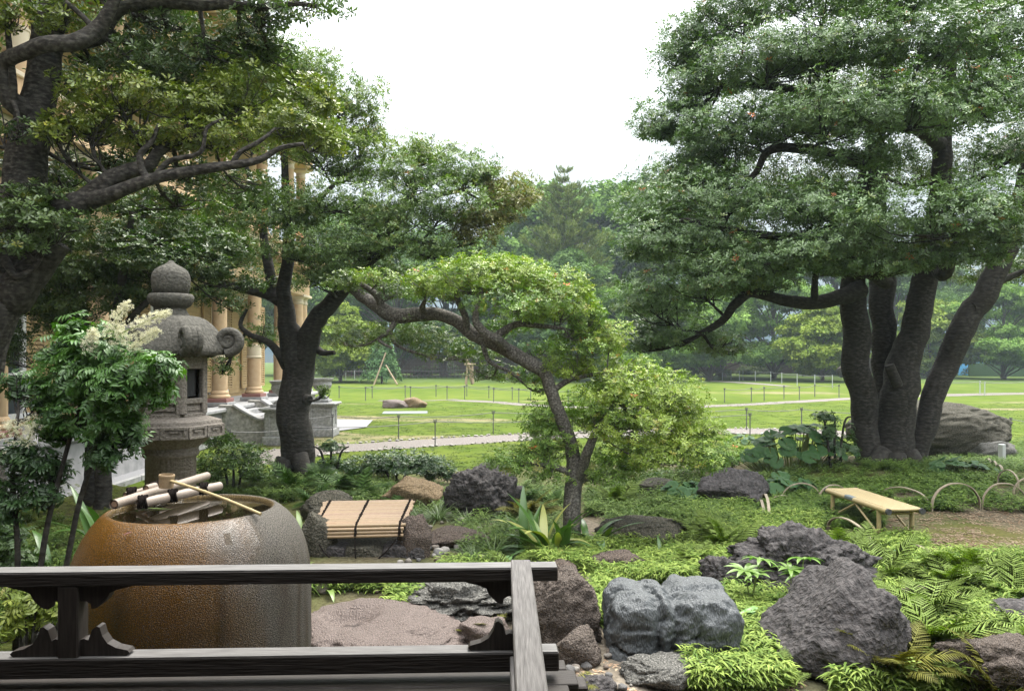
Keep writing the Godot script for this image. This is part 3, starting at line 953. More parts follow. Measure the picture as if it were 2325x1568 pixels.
func setting() -> void:
	# the lawn: one sheet out to the horizon
	var mb := MB.new()
	var xs := PackedFloat32Array()
	var zs := PackedFloat32Array()
	var q := -45.0
	while q <= 45.0:
		xs.append(q)
		q += 0.6
	for e in [60, 90, 150, 260]: xs.append(e)
	for e in [-60, -90, -150, -260]: xs.insert(0, e)
	q = 10.0
	while q >= -75.0:
		zs.append(q)
		q -= 0.6 if q > -45 else 1.5
	for e in [-85, -100, -150, -300]: zs.append(e)
	zs.insert(0, 60)
	for z in zs:
		for x in xs:
			var dry := noi.get_noise_2d(x * 7.0 + 300, z * 7.0) * 0.6 + noi.get_noise_2d(x * 25.0, z * 25.0 + 90) * 0.5
			var col := Color(0.060, 0.094, 0.016).lerp(Color(0.10, 0.128, 0.026), clampf(0.5 + dry, 0, 1))
			# worn patches beside the mansion steps and in the middle of the lawn
			var worn := 0.0
			for e in [[-6.2, -23.0, 2.6, 2.2], [-3.3, -23.5, 2.2, 0.7], [-7.5, -31.0, 4.0, 1.2], [-2.0, -29.6, 3.0, 0.8], [22.0, -36.0, 4.0, 0.8], [30.0, -41.0, 6.0, 0.8], [-11.5, -40.0, 4.0, 1.0], [18.0, -52.0, 5.0, 1.0], [3.0, -42.5, 3.0, 0.7]]:
				worn = maxf(worn, exp(-(pow((x - e[0]) / e[2], 2) + pow((z - e[1]) / e[3], 2))))
			worn = smoothstep(0.28, 0.75, worn + 0.45 * noi.get_noise_2d(x * 60.0, z * 60.0))
			mb.col = col.lerp(Color(0.21, 0.175, 0.115), worn * 0.8)
			if z < -72.0 - 4.0 * noi.get_noise_2d(x * 5.0, 7): mb.col = Color(0.07, 0.10, 0.03)
			mb.vert(Vector3(x, 0, z), Vector3.UP, Vector2(x, z))
	var nx := xs.size()
	for j in zs.size() - 1:
		for i in nx - 1:
			var a := j * nx + i
			var b := a + nx
			mb.ix.append_array(PackedInt32Array([a, b, a + 1, a + 1, b, b + 1]))
	structure("lawn", mb.mesh(), M["lawn"])
	# the garden ground: soil, moss and leaf litter, with an uneven far edge
	mb = MB.new()
	var nx2 := 176
	var nz := 140
	for j in nz:
		for i in nx2:
			var x := lerpf(-7.15, 14.5, i / (nx2 - 1.0))
			var zf := -17.3 + 1.2 * noi.get_noise_2d(x * 22.0, 50) - 1.3 * smoothstep(5.0, 9.0, x) + 1.6 * smoothstep(1.0, -3.0, x) + 1.5 * smoothstep(-3.0, -7.0, x)
			var z := lerpf(1.0, zf, j / (nz - 1.0))
			var y := ground(x, z)
			if j > nz - 6: y = lerpf(y, -0.03, (j - nz + 6) / 5.0)
			var n1 := noi.get_noise_2d(x * 35.0, z * 35.0)
			var moss := Color(0.058, 0.074, 0.018)
			var dirt := Color(0.095, 0.08, 0.055)
			var sand := Color(0.18, 0.155, 0.125)
			var left := smoothstep(-1.0, -3.5, x)
			var c := dirt.lerp(moss, clampf(0.45 + n1 * 1.3 + left * 0.4, 0, 1))
			var path := smoothstep(0.9, 0.5, absf((z + 9.3) - (x - 7.0) * -0.02) / 1.5) * smoothstep(4.3, 5.6, x)   # trodden path by the bench
			c = c.lerp(Color(0.125, 0.103, 0.07).lerp(Color(0.09, 0.09, 0.026), clampf(0.3 + n1 * 2.0, 0, 0.8)), path)
			var bed := exp(-pow((x - 0.9) / 1.0, 2)) * smoothstep(-11.5, -10.3, z) * smoothstep(-2.0, -5.0, z)
			c = c.lerp(sand, clampf(bed * 1.3 + n1 * 0.4, 0, 0.9) if x < 2.3 else 0.0)
			mb.col = c
			mb.vert(Vector3(x, y, z), Vector3.UP, Vector2(x, z))
	for j in nz - 1:
		for i in nx2 - 1:
			var a := j * nx2 + i
			var b := a + nx2
			mb.ix.append_array(PackedInt32Array([a, b, a + 1, a + 1, b, b + 1]))
	structure("garden_ground", mb.smooth(), M["soil"])
	# gravel paths in the lawn
	var gp := func(a: Array) -> Array:
		var o := []
		for e in a:
			var d: float = EYE / (K * (e[1] - HY))
			o.append(P(e[0], e[1], d))
		return o
	var paths := [
		[[[560, 1052], [700, 1022], [860, 1012], [1000, 1003], [1170, 993], [1400, 983], [1660, 978], [1900, 983], [2200, 1017], [2420, 1045], [2700, 1075]], 1.75, 1.9],
		[[[1030, 908], [1120, 912], [1210, 919], [1400, 926], [1620, 921], [1800, 912], [1960, 903], [2200, 896], [2500, 890]], 1.1, 1.5],
		[[[860, 909], [960, 909], [1040, 906]], 0.6, 0.5],
		[[[1610, 864], [1680, 868], [1790, 876]], 1.6, 1.3],
		[[[2080, 897], [2250, 893], [2600, 888]], 0.8, 0.9]]
	var k := 0
	for e in paths:
		structure("gravel_path", ribbon(gp.call(e[0]), e[1], e[2], 0.006 + 0.004 * k, k * 77.0), M["gravel"])
		k += 1
	# pale stones that edge the near path
	var st := rock_mesh(Vector3(1, 0.7, 0.8), 77, 3, 5)
	var buf := PackedFloat32Array()
	var pp: Array = gp.call(paths[0][0])
	for i in pp.size() - 1:
		var a: Vector3 = pp[i]
		var b: Vector3 = pp[i + 1]
		var s := (b - a).cross(Vector3.UP).normalized()
		var n := int(a.distance_to(b) / 0.17)
		for j in n:
			for sd in [-1.0, 1.0]:
				var p: Vector3 = a.lerp(b, float(j) / n) + s * sd * (0.93 + rng.randf_range(-0.12, 0.12))
				var t := rng.randf_range(0.2, 0.42)
				put(buf, Basis(Vector3.UP, rng.randf() * TAU).scaled(Vector3(1, 0.6, 1) * rng.randf_range(0.05, 0.16)), Vector3(p.x, 0.03, p.z), Color(t, t * 0.94, t * 0.86))
	swarm(self, "path_edge_stones", st, M["cobble"], buf)
	# asphalt strip along the mansion, with its stone kerb
	mb = MB.new()
	mb.quad(Vector3(-8.0, 0.012, 2), Vector3(-7.25, 0.012, 2), Vector3(-7.25, 0.012, -18.5), Vector3(-8.0, 0.012, -18.5))
	structure("asphalt_path", mb.mesh(), M["asphalt"])
	mb = MB.new()
	mb.quad(Vector3(-7.0, 0.03, -22.5), Vector3(-4.9, 0.03, -26.5), Vector3(-5.2, 0.03, -29.5), Vector3(-8.4, 0.03, -30.5))
	structure("asphalt_path", mb.mesh(), M["asphalt"])
	mb = MB.new()
	for i in 16: mb.box(Transform3D(Basis(), Vector3(-7.2, 0.03, 1.5 - i * 1.24)), Vector3(0.1, 0.16, 1.22), 0.015)
	structure("kerb", mb.mesh(), M["house_stone"])
	# grass blades on the near lawn
	var blade := MB.new()
	for i in 12:
		var a := rng.randf() * TAU
		blade.col = Color(1, 1, 1) * rng.randf_range(0.8, 1.2)
		blade.strip(Vector3(rng.randf_range(-1, 1), 0, rng.randf_range(-1, 1)), Vector3(cos(a) * 0.5, 1, sin(a) * 0.5).normalized(), rng.randf_range(0.6, 1.0), 0.13, 0.7, 2, 0.6, 0.1)
	buf = PackedFloat32Array()
	for i in 26000:
		var d := 15.2 + 26.0 * pow(rng.randf(), 1.7)
		var x := rng.randf_range(-0.55, 0.72) * d
		if x < -7.0 and d < 32: continue
		if noi.get_noise_2d(x * 60.0, -d * 60.0) < -0.2: continue
		var c := Color(0.055, 0.092, 0.014).lerp(Color(0.11, 0.138, 0.028), rng.randf())
		put(buf, Basis(Vector3.UP, rng.randf() * TAU).scaled(Vector3(0.09, 0.05, 0.09) * rng.randf_range(0.7, 1.3)), Vector3(x, 0.0, -d), c)
	# keep the paths clear
	var clear := PackedFloat32Array()
	for i in buf.size() / 16:
		var p := Vector3(buf[i * 16 + 3], 0, buf[i * 16 + 11])
		var ok := true
		for j in pp.size() - 1:
			var a: Vector3 = pp[j] * Vector3(1, 0, 1)
			var b: Vector3 = pp[j + 1] * Vector3(1, 0, 1)
			if Geometry3D.get_closest_point_to_segment(p, a, b).distance_to(p) < 0.98: ok = false; break
		if ok: clear.append_array(buf.slice(i * 16, i * 16 + 16))
	swarm(self, "lawn_grass", blade.mesh(), M["grass"], clear)
	# stone slab and rocks out on the lawn
	var slab := MB.new()
	slab.box(Transform3D(), Vector3(1.9, 0.05, 1.3), 0.02)
	solo("lawn_slab", slab.mesh(), M["slab_white"], "flat pale slab lying in the lawn in front of the low reddish rocks", "stone slab", Transform3D(Basis(Vector3.UP, 0.1), P(920, 936, 33.7)))
	rock("lawn_rock", "larger reddish brown rock lying out on the open lawn", 912, 902, 966, 924, 0.7, 501, "rock_tan", {"n": 12})
	rock("lawn_rock", "lower split reddish rock touching the larger one on the open lawn", 866, 907, 925, 925, 0.6, 502, "rock_pink", {"n": 12})
	fences()

func fences() -> void:
	var rows := [
		["low rope fence of forked iron pins along the far edge of the near gravel path", [[640, 1000], [755, 995], [905, 997], [1120, 985], [1420, 978], [1695, 975], [1820, 975], [2030, 985], [2295, 1006], [2480, 1030]], 0.72],
		["rope fence of iron pins on the near edge of the gravel path", [[520, 1045], [700, 1030], [988, 1013], [1300, 1003], [1703, 992]], 0.72],
		["rope fence with thin iron pins behind the reddish lawn rocks", [[830, 909], [932, 907], [1015, 906], [1055, 906], [1121, 912], [1178, 914], [1290, 920], [1420, 925]], 0.75],
		["rope fence beyond the reddish rocks, second line of pins across the lawn", [[770, 903], [845, 903], [920, 902], [990, 900], [1060, 899], [1110, 903], [1163, 907], [1205, 909]], 0.7],
		["rope fence on the lawn in front of the pale path left of the thick trunk", [[1645, 913], [1706, 911], [1735, 909], [1780, 905], [1815, 907], [1850, 900], [1905, 902]], 0.75],
		["distant row of pale posts under the trees left of the bending branch", [[735, 863], [785, 862], [805, 861], [866, 860], [876, 859], [1070, 857], [1092, 858], [1133, 856], [1180, 855]], 1.0],
		["distant row of pale posts along the far short path, left of the thick trunk", [[1640, 862], [1660, 861], [1679, 863], [1687, 862], [1715, 865], [1750, 866], [1775, 870], [1810, 875], [1850, 879], [1890, 880]], 1.0],
		["faint rope fence on the far lawn right of the thick trunk", [[2120, 894], [2225, 895], [2236, 897], [2330, 893], [2440, 893]], 0.85]]
	var k := 0
	for r in rows:
		var pts := []
		for e in r[1]: pts.append(P(e[0], e[1], EYE / (K * (e[1] - HY))))
		var root := thing("rope_fence", r[0], "fence", pts[0])
		var far: bool = r[2] >= 1.0
		for i in pts.size():
			var mb := MB.new()
			var p: Vector3 = pts[i]
			var h: float = r[2]
			var w := 0.009 + 0.00035 * -p.z
			mb.tube(PackedVector3Array([p - Vector3(0, 0.1, 0), p + Vector3(0, h, 0)]), PackedFloat32Array([w, w]), 6)
			if not far:
				for s in [-1.0, 1.0]: mb.tube(PackedVector3Array([p + Vector3(0, h * 0.86, 0), p + Vector3(s * 0.035, h * 0.9, 0), p + Vector3(s * 0.035, h * 1.02, 0)]), PackedFloat32Array([w * 0.6, w * 0.6, w * 0.6]), 4)
			wpart(root, "post", mb.mesh(), M["post_grey" if far or k == 7 else "iron"])
			if i > 0:
				var rp := MB.new()
				var a: Vector3 = pts[i - 1] + Vector3(0, h * 0.93, 0)
				var b: Vector3 = p + Vector3(0, h * 0.93, 0)
				var m := a.lerp(b, 0.5) - Vector3(0, 0.05 + 0.006 * a.distance_to(b), 0)
				rp.tube(PackedVector3Array([a, a.lerp(m, 0.5) - Vector3(0, 0.015, 0), m, m.lerp(b, 0.5) - Vector3(0, 0.015, 0), b]), PackedFloat32Array([w * 0.55, w * 0.55, w * 0.55, w * 0.55, w * 0.55]), 4, false)
				wpart(root, "rope", rp.mesh(), M["iron"])
		k += 1
	var mb2 := MB.new()
	var t := P(2275, 1048, 17.0)
	mb2.box(Transform3D(Basis(Vector3.UP, 0.4), Vector3(t.x, 0.24, t.z)), Vector3(0.11, 0.55, 0.11), 0.01)
	solo("marker_post", mb2.mesh(), M["post_grey"], "square grey concrete post at the edge of the gravel right of the big boulder", "post")

func mansion() -> void:
	var root := thing("mansion", "yellow western mansion with fluted columns and two colonnaded storeys behind the trees", "house", Vector3(-9.5, 0, -20))
	var mb := MB.new()
	# long wall, terrace and roof
	mb.box(Transform3D(Basis(), Vector3(-13.0, 5.9, -13.5)), Vector3(6.0, 10.0, 36.0))
	wpart(root, "wall", mb.mesh(), M["plaster_yellow"])
	for i in 26:                                                # clapboards on the ground floor
		mb = MB.new()
		mb.box(Transform3D(Basis(Vector3.BACK, 0.06), Vector3(-9.985, 1.16 + i * 0.15, -14.5)), Vector3(0.03, 0.145, 33.5))
		wpart(root, "clapboard", mb.mesh(), M["cream_paint" if i > 22 else "plaster_yellow"])
	mb = MB.new()
	mb.box(Transform3D(Basis(), Vector3(-9.55, 0.49, -13.5)), Vector3(3.3, 0.98, 36.4), 0.03)
	wpart(root, "terrace", mb.mesh(), M["house_stone"])
	mb = MB.new()
	mb.box(Transform3D(Basis(), Vector3(-8.02, 0.94, -13.5)), Vector3(0.5, 0.12, 36.7), 0.03)
	wpart(root, "terrace_coping", mb.mesh(), M["house_stone"])
	for i in 11:                                                # blocks of the terrace wall
		mb = MB.new()
		mb.box(Transform3D(Basis(), Vector3(-7.93, 0.42, 2.0 - i * 2.0)), Vector3(0.1, 0.84, 1.97), 0.012)
		wpart(root, "stone_block", mb.mesh(), M["house_stone"])
	# entablature of the ground floor, brackets under its cornice
	var tr := [["architrave", 4.98, 0.5, -8.3, 0.55, "column_paint"], ["frieze", 5.4, 0.36, -8.27, 0.52, "plaster_yellow"], ["cornice", 5.9, 0.16, -8.05, 1.2, "cream_paint"], ["cornice_edge", 6.03, 0.12, -8.0, 1.36, "column_paint"]]
	for e in tr:
		mb = MB.new()
		mb.box(Transform3D(Basis(), Vector3(e[3], e[1], -14.0)), Vector3(e[4], e[2], 34.6), 0.02)
		wpart(root, e[0], mb.mesh(), M[e[5]])
	for s in 2:
		for i in 48:
			mb = MB.new()
			mb.box(Transform3D(Basis(), Vector3(-7.78 if s == 0 else -7.4, 5.71 if s == 0 else 10.72, 1.0 - i * 0.66)), Vector3(0.62, 0.2, 0.22), 0.02)
			wpart(root, "bracket", mb.mesh(), M["column_paint"])
	mb = MB.new()
	mb.box(Transform3D(Basis(), Vector3(-9.0, 6.16, -14.0)), Vector3(2.4, 0.1, 34.4))
	wpart(root, "balcony_floor", mb.mesh(), M["cream_paint"])
	for i in 22:                                                # railing of the upper floor
		mb = MB.new()
		mb.box(Transform3D(Basis(), Vector3(-8.2, 6.62, 1.0 - i * 1.42)), Vector3(0.1, 0.8, 0.5), 0.01)
		wpart(root, "balcony_panel", mb.mesh(), M["column_paint"])
	mb = MB.new()
	mb.box(Transform3D(Basis(), Vector3(-8.2, 7.06, -14.0)), Vector3(0.2, 0.1, 33.0), 0.02)
	wpart(root, "handrail", mb.mesh(), M["cream_paint"])
	tr = [["upper_architrave", 10.0, 0.55, -8.2, 0.55, "plaster_yellow"], ["upper_frieze", 10.4, 0.3, -8.18, 0.5, "cream_paint"], ["eave", 10.9, 0.16, -7.85, 1.9, "cream_paint"], ["gutter", 11.06, 0.16, -7.75, 2.1, "column_paint"]]
	for e in tr:
		mb = MB.new()
		mb.box(Transform3D(Basis(), Vector3(e[3], e[1], -14.0)), Vector3(e[4], e[2], 34.8), 0.02)
		wpart(root, e[0], mb.mesh(), M[e[5]])
	mb = MB.new()
	mb.prism(PackedVector2Array([Vector2(-6.9, 11.15), Vector2(-16, 13.2), Vector2(-16.5, 11.15)]), Transform3D(Basis(), Vector3(0, 0, -31.4)), 35.0)
	wpart(root, "roof", mb.mesh(), M["roof_slate"])
	# columns
	var flute := func(a: float, _y: float) -> float: return 1.0 - 0.055 * absf(sin(a * 10.0))
	for lvl in 2:
		var y0 := 1.0 if lvl == 0 else 6.2
		var hh := 3.75 if lvl == 0 else 3.5
		var shaft := MB.new()
		var r := 0.215 if lvl == 0 else 0.19
		shaft.lathe([[r, 0.42], [r * 1.0, hh * 0.4], [r * 0.93, hh * 0.62], [r * 0.9, hh - 0.3]], 80, Transform3D(), 0.0, flute)
		var band := MB.new()
		band.lathe([[r * 1.0, hh * 0.36], [r * 1.12, hh * 0.36 + 0.02], [r * 1.12, hh * 0.36 + 0.05], [r * 1.04, hh * 0.36 + 0.07], [r * 1.04, hh * 0.36 + 0.36], [r * 1.12, hh * 0.36 + 0.38], [r * 1.12, hh * 0.36 + 0.42], [r * 0.95, hh * 0.36 + 0.44]], 32)
		var cap := MB.new()
		cap.lathe([[r * 0.9, hh - 0.34], [r * 1.02, hh - 0.3], [r * 1.02, hh - 0.26], [r * 0.95, hh - 0.24], [r * 0.95, hh - 0.14], [r * 1.3, hh - 0.06]], 32)
		cap.box(Transform3D(Basis(), Vector3(0, hh - 0.01, 0)), Vector3(r * 2.9, 0.1, r * 2.9), 0.01)
		var base := MB.new()
		base.lathe([[r * 1.3, 0.22], [r * 1.38, 0.26], [r * 1.3, 0.3], [r * 1.12, 0.33], [r * 1.18, 0.37], [r * 1.1, 0.41], [r, 0.44]], 32)
		var red := MB.new()
		red.box(Transform3D(Basis(), Vector3(0, 0.165, 0)), Vector3(r * 2.8, 0.11, r * 2.8), 0.01)
		var grey := MB.new()
		grey.box(Transform3D(Basis(), Vector3(0, 0.055, 0)), Vector3(r * 3.2, 0.11, r * 3.2), 0.01)
		var meshes6 := [shaft.mesh(), band.mesh(), cap.mesh(), base.mesh(), red.mesh(), grey.mesh()]
		for z in ([-3.0, -6.2, -9.4, -12.6, -15.8, -19.2, -22.4, -25.4, -28.2, -30.6, -31.2] if lvl == 0 else [-3.4, -6.8, -10.0, -13.2, -16.5, -19.8, -23.0, -26.2, -29.4, -31.0]):
			var t := Transform3D(Basis(), Vector3(-8.3, y0, z) - root.position)
			var col := part(root, "column", meshes6[0], M["column_paint"], t)
			part(col, "band", meshes6[1], M["cream_paint"])
			part(col, "capital", meshes6[2], M["cream_paint"])
			part(col, "base", meshes6[3], M["column_paint"])
			if lvl == 0:
				part(col, "red_plinth", meshes6[4], M["plinth_red"])
				part(col, "grey_plinth", meshes6[5], M["house_stone"])
	# windows with louvred shutters on the ground floor
	for z in [-12.6, -15.4, -18.6, -22.2, -26.6, -30.2]:
		var at := Vector3(-9.95, 1.25, z) - root.position
		mb = MB.new()
		for s in [-1.0, 1.0]: mb.box(Transform3D(Basis(), Vector3(0.03, 1.55, s * 0.57)), Vector3(0.12, 3.1, 0.12), 0.01)
		mb.box(Transform3D(Basis(), Vector3(0.03, 3.16, 0)), Vector3(0.16, 0.14, 1.4), 0.01)
		mb.box(Transform3D(Basis(), Vector3(0.05, -0.04, 0)), Vector3(0.2, 0.1, 1.4), 0.01)
		for e in [0.8, 1.6, 2.4]: mb.box(Transform3D(Basis(), Vector3(0.02, e, 0)), Vector3(0.04, 0.04, 1.0))
		mb.box(Transform3D(Basis(), Vector3(0.02, 1.55, 0)), Vector3(0.05, 3.0, 0.05))
		var w := part(root, "window", mb.mesh(), M["white_paint"], Transform3D(Basis(), at))
		mb = MB.new()
		mb.box(Transform3D(Basis(), Vector3(0.0, 1.55, 0)), Vector3(0.02, 3.1, 1.04))
		part(w, "pane", mb.mesh(), M["window_glass"])
		for s in [-1.0, 1.0]:
			mb = MB.new()
			for e in [-0.3, 0.3]: mb.box(Transform3D(Basis(), Vector3(0.05, 1.55, s * 0.98 + e)), Vector3(0.05, 3.1, 0.06))
			for e in [0.03, 1.55, 3.06]: mb.box(Transform3D(Basis(), Vector3(0.05, e, s * 0.98)), Vector3(0.05, 0.08, 0.56))
			var sh := part(root, "shutter", mb.mesh(), M["plaster_yellow"], Transform3D(Basis(), at))
			mb = MB.new()
			for i in 34: mb.box(Transform3D(Basis(Vector3.BACK, 0.6), Vector3(0.05, 0.12 + i * 0.088, s * 0.98)), Vector3(0.012, 0.09, 0.54))
			part(sh, "louvres", mb.mesh(), M["plaster_yellow"])
	# steps from the terrace down to the lawn, curved cheek walls
	for i in 6:
		mb = MB.new()
		var w := 0.33
		mb.box(Transform3D(Basis(), Vector3(-7.75 + i * w * 0.95, 0.5 * (0.86 - i * 0.15), -22.9)), Vector3(w, 0.86 - i * 0.15, 2.1), 0.012)
		wpart(root, "step", mb.mesh(), M["house_stone"])
	for z in [-21.75, -24.15]:
		mb = MB.new()
		var poly := PackedVector2Array([Vector2(-8.0, 0), Vector2(-5.9, 0), Vector2(-5.9, 0.42)])
		for i in 9: poly.append(Vector2(-6.1 - i * 0.19, 0.44 + 0.62 * pow(i / 8.0, 1.7)))
		poly.append(Vector2(-8.0, 1.08))
		mb.prism(poly, Transform3D(Basis(), Vector3(0, 0, z)), 0.26)
		var ch := wpart(root, "cheek_wall", mb.mesh(), M["old_stone"])
		mb = MB.new()
		for i in 8:
			var a := Vector3(-6.0 - i * 0.2, 0.46 + 0.62 * pow(i / 8.0, 1.7), z + 0.13)
			var b := Vector3(-6.2 - i * 0.2, 0.46 + 0.62 * pow((i + 1) / 8.0, 1.7), z + 0.13)
			var dd := b - a
			mb.box(Transform3D(Basis(Vector3.BACK, PI - atan2(dd.y, -dd.x)), a.lerp(b, 0.5)), Vector3(dd.length() * 1.04, 0.07, 0.36), 0.01)
		part(ch, "coping", mb.mesh(), M["house_stone"], Transform3D())
	# two stone pedestals with urns at the foot of the steps
	var k := 0
	for e in [[-6.3, -21.6], [-5.75, -23.9]]:
		var pr := thing("pedestal", ["dark stone pedestal with recessed panels at the near side of the mansion steps", "stone pedestal at the far side of the mansion steps, partly behind the tree trunk"][k], "pedestal", Vector3(e[0], 0, e[1]))
		mb = MB.new()
		mb.box(Transform3D(Basis(), Vector3(0, 0.12, 0)), Vector3(0.86, 0.24, 0.86), 0.02)
		part(pr, "base", mb.mesh(), M["pedestal_stone"])
		mb = MB.new()
		mb.box(Transform3D(Basis(), Vector3(0, 0.56, 0)), Vector3(0.7, 0.64, 0.7), 0.01)
		for f in 4:
			var b := Basis(Vector3.UP, f * PI / 2)
			for s in [-1.0, 1.0]:
				mb.box(Transform3D(b, b * Vector3(s * 0.29, 0.56, 0.36)), Vector3(0.11, 0.63, 0.03))
				mb.box(Transform3D(b, b * Vector3(0, 0.56 + s * 0.27, 0.36)), Vector3(0.46, 0.09, 0.03))
		part(pr, "panelled_die", mb.mesh(), M["pedestal_stone"])
		mb = MB.new()
		mb.box(Transform3D(Basis(), Vector3(0, 0.92, 0)), Vector3(0.84, 0.06, 0.84), 0.015)
		mb.box(Transform3D(Basis(), Vector3(0, 0.985, 0)), Vector3(0.98, 0.07, 0.98), 0.02)
		part(pr, "cap", mb.mesh(), M["pedestal_stone"])
		mb = MB.new()
		mb.box(Transform3D(Basis(), Vector3(0, 0.04, 0)), Vector3(0.5, 0.08, 0.5), 0.01)
		mb.lathe([[0.22, 0.08], [0.2, 0.14], [0.1, 0.2], [0.09, 0.28], [0.13, 0.34], [0.25, 0.42], [0.29, 0.52], [0.27, 0.62], [0.33, 0.68], [0.34, 0.72], [0.27, 0.72], [0.2, 0.55], [0.0, 0.5]], 28)
		solo("stone_urn", mb.mesh(), M["pedestal_stone"], ["dark stone urn on the near pedestal left of the tree trunk", "stone urn on the far pedestal, half hidden by the tree trunk"][k], "urn", Transform3D(Basis(), Vector3(e[0], 1.02, e[1])))
		k += 1

func background() -> void:
	var greens := [[Color(0.10, 0.19, 0.04), Color(0.19, 0.30, 0.065)], [Color(0.07, 0.135, 0.042), Color(0.14, 0.225, 0.065)], [Color(0.13, 0.20, 0.03), Color(0.25, 0.31, 0.05)], [Color(0.11, 0.16, 0.045), Color(0.20, 0.235, 0.06)]]
	var protos := [
		far_tree("broadleaf_tree", "x", 15.0, 6.5, 0, greens[0], 61),
		far_tree("broadleaf_tree", "x", 15.0, 7.0, 2, greens[1], 62),
		far_tree("maple_tree", "x", 8.0, 4.6, 2, greens[2], 63),
		far_tree("pine_tree", "x", 21.0, 6.2, 1, greens[3], 64),
		far_tree("broadleaf_tree", "x", 15.0, 6.0, 0, greens[1], 65),
		far_tree("broadleaf_tree", "x", 12.0, 7.0, 2, greens[0], 66)]
	# [prototype, x, top y, depth, label]
	var list := [
		[3, 1282, 378, 82.0, "tall conical pine rising above the treeline beyond the lawn"],
		[0, 1400, 418, 100.0, "tall airy broadleaf tree just right of the conical pine"],
		[0, 1215, 425, 104.0, "leafy treetop showing behind the left flank of the conical pine"],
		[1, 1290, 560, 78.0, "broad dark green tree with layered boughs in front of the conical pine"],
		[5, 1425, 640, 74.0, "wide yellow green tree below and right of the conical pine"],
		[4, 1500, 400, 98.0, "treetop at the left edge of the great right hand tree"],
		[1, 1640, 470, 92.0, "dark tree behind the hanging limb of the great right hand tree"],
		[5, 1755, 600, 84.0, "grey trunked tree with spreading boughs left of the thick multiple trunk"],
		[5, 1612, 640, 80.0, "tree with a pale leaning trunk behind the lowest right hand foliage"],
		[2, 1865, 690, 76.0, "low spreading tree on the far lawn edge just left of the thick trunk"],
		[4, 1900, 520, 104.0, "tall dark tree far behind the four trunks"],
		[1, 2030, 560, 96.0, "dark tree seen between the right hand trunks"],
		[2, 2110, 680, 88.0, "yellow green tree seen between the two right hand stems"],
		[5, 2280, 640, 84.0, "gnarled far tree with low boughs at the right before the blue sheet"],
		[4, 2420, 520, 100.0, "tall tree beyond the right side of the lawn"],
		[2, 770, 690, 74.0, "yellow green maple beyond the lawn right of the forked trunk"],
		[1, 900, 560, 92.0, "dark tree behind the lattice fence left of the staked conifer"],
		[4, 1010, 520, 96.0, "dark tree behind the lattice fence right of the staked conifer"],
		[1, 1110, 540, 94.0, "dark tree behind the low branches of the leaning tree"],
		[0, 690, 560, 102.0, "tall tree beyond the end of the mansion"],
		[0, 830, 470, 108.0, "tall pale green tree far behind the maple"],
		[4, 1190, 610, 88.0, "dark undergrowth tree at the foot of the conical pine"],
		[4, 560, 520, 100.0, "tree behind the mansion columns"],
		[1, 1530, 690, 96.0, "shaded tree low behind the bright leaning crown"],
		[1, 2160, 600, 108.0, "dark tree filling the gap behind the rightmost stem"],
		[0, 2620, 480, 96.0, "tree past the right end of the lawn"]]
	var hs := [15.0, 15.0, 8.0, 21.0, 15.0, 12.0]
	var usedp := {}
	var k := 0
	for e in list:
		var p := P(e[1], HY, e[3])
		p.y = 0
		var h: float = EYE + (HY - e[2]) * K * e[3]
		var s: float = h / hs[e[0]]
		if usedp.has(e[0]):
			copy(protos[e[0]], p, k * 1.7, s, e[4])
		else:
			usedp[e[0]] = true
			var o: Node3D = protos[e[0]]
			o.position = p
			o.scale = Vector3.ONE * s
			o.set_meta("label", e[4])
		k += 1
	# clipped azaleas and shrubs along the far lawn edge
	var mb := MB.new()
	var root := thing("azalea_bush", "low clipped azalea on the far lawn edge", "bush")
	mb.tube(PackedVector3Array([Vector3(0, -0.1, 0), Vector3(0, 0.5, 0)]), PackedFloat32Array([0.12, 0.06]), 6)
	part(root, "stem", mb.mesh(), M["far_bark"])
	var buf := PackedFloat32Array()
	leaf_pad(buf, Vector3(0, 0.4, 0), Vector3(1.5, 0.75, 1.2), 160, 0.42, [Color(0.05, 0.085, 0.03), Color(0.12, 0.135, 0.05)], 3.0, 0.4, 0.5, 0.5)
	swarm(root, "foliage", M_ros[4], M["far_leaf"], buf)
	var sp := [[1700, 850, 1.0], [1660, 846, 1.2], [1740, 848, 1.4], [1790, 846, 1.1], [1850, 851, 0.8], [1895, 850, 0.9], [1645, 852, 0.7], [2135, 853, 1.3], [2190, 851, 1.2], [2260, 845, 1.7], [2300, 852, 1.1], [2080, 850, 1.2], [1560, 850, 1.3], [1480, 850, 1.4], [760, 848, 1.3], [800, 850, 1.1], [960, 851, 1.0], [1120, 850, 1.0], [1010, 848, 1.3], [1420, 850, 1.2], [1235, 851, 1.2], [1330, 850, 1.5], [1180, 849, 1.1]]
	k = 0
	for e in sp:
		var d: float = EYE / (K * (e[1] - HY))
		var p := P(e[0], e[1], d)
		if k == 0:
			root.position = p
			root.scale = Vector3.ONE * e[2]
			tag(root, "", "", "azaleas along the far lawn edge")
		else: copy(root, p, k * 0.9, e[2])
		k += 1
	# black lattice fence, blue sheet and green screen under the trees
	var lat := thing("lattice_fence", "dark wooden lattice fence in the shade behind the staked conifer", "fence", P(780, 850, 88.0))
	for i in 9:
		var x := 740.0 + i * 50.0
		mb = MB.new()
		var a := P(x, 808.4, 90.0)
		for j in 6: mb.box(Transform3D(Basis(), Vector3(a.x + j * 0.42, 0.95, a.z)), Vector3(0.07, 1.9, 0.07))
		for j in 5: mb.box(Transform3D(Basis(), Vector3(a.x + 1.05, 0.25 + j * 0.4, a.z + 0.08)), Vector3(2.5, 0.07, 0.06))
		wpart(lat, "lattice_panel", mb.mesh(), M["dark_wood"])
	mb = MB.new()
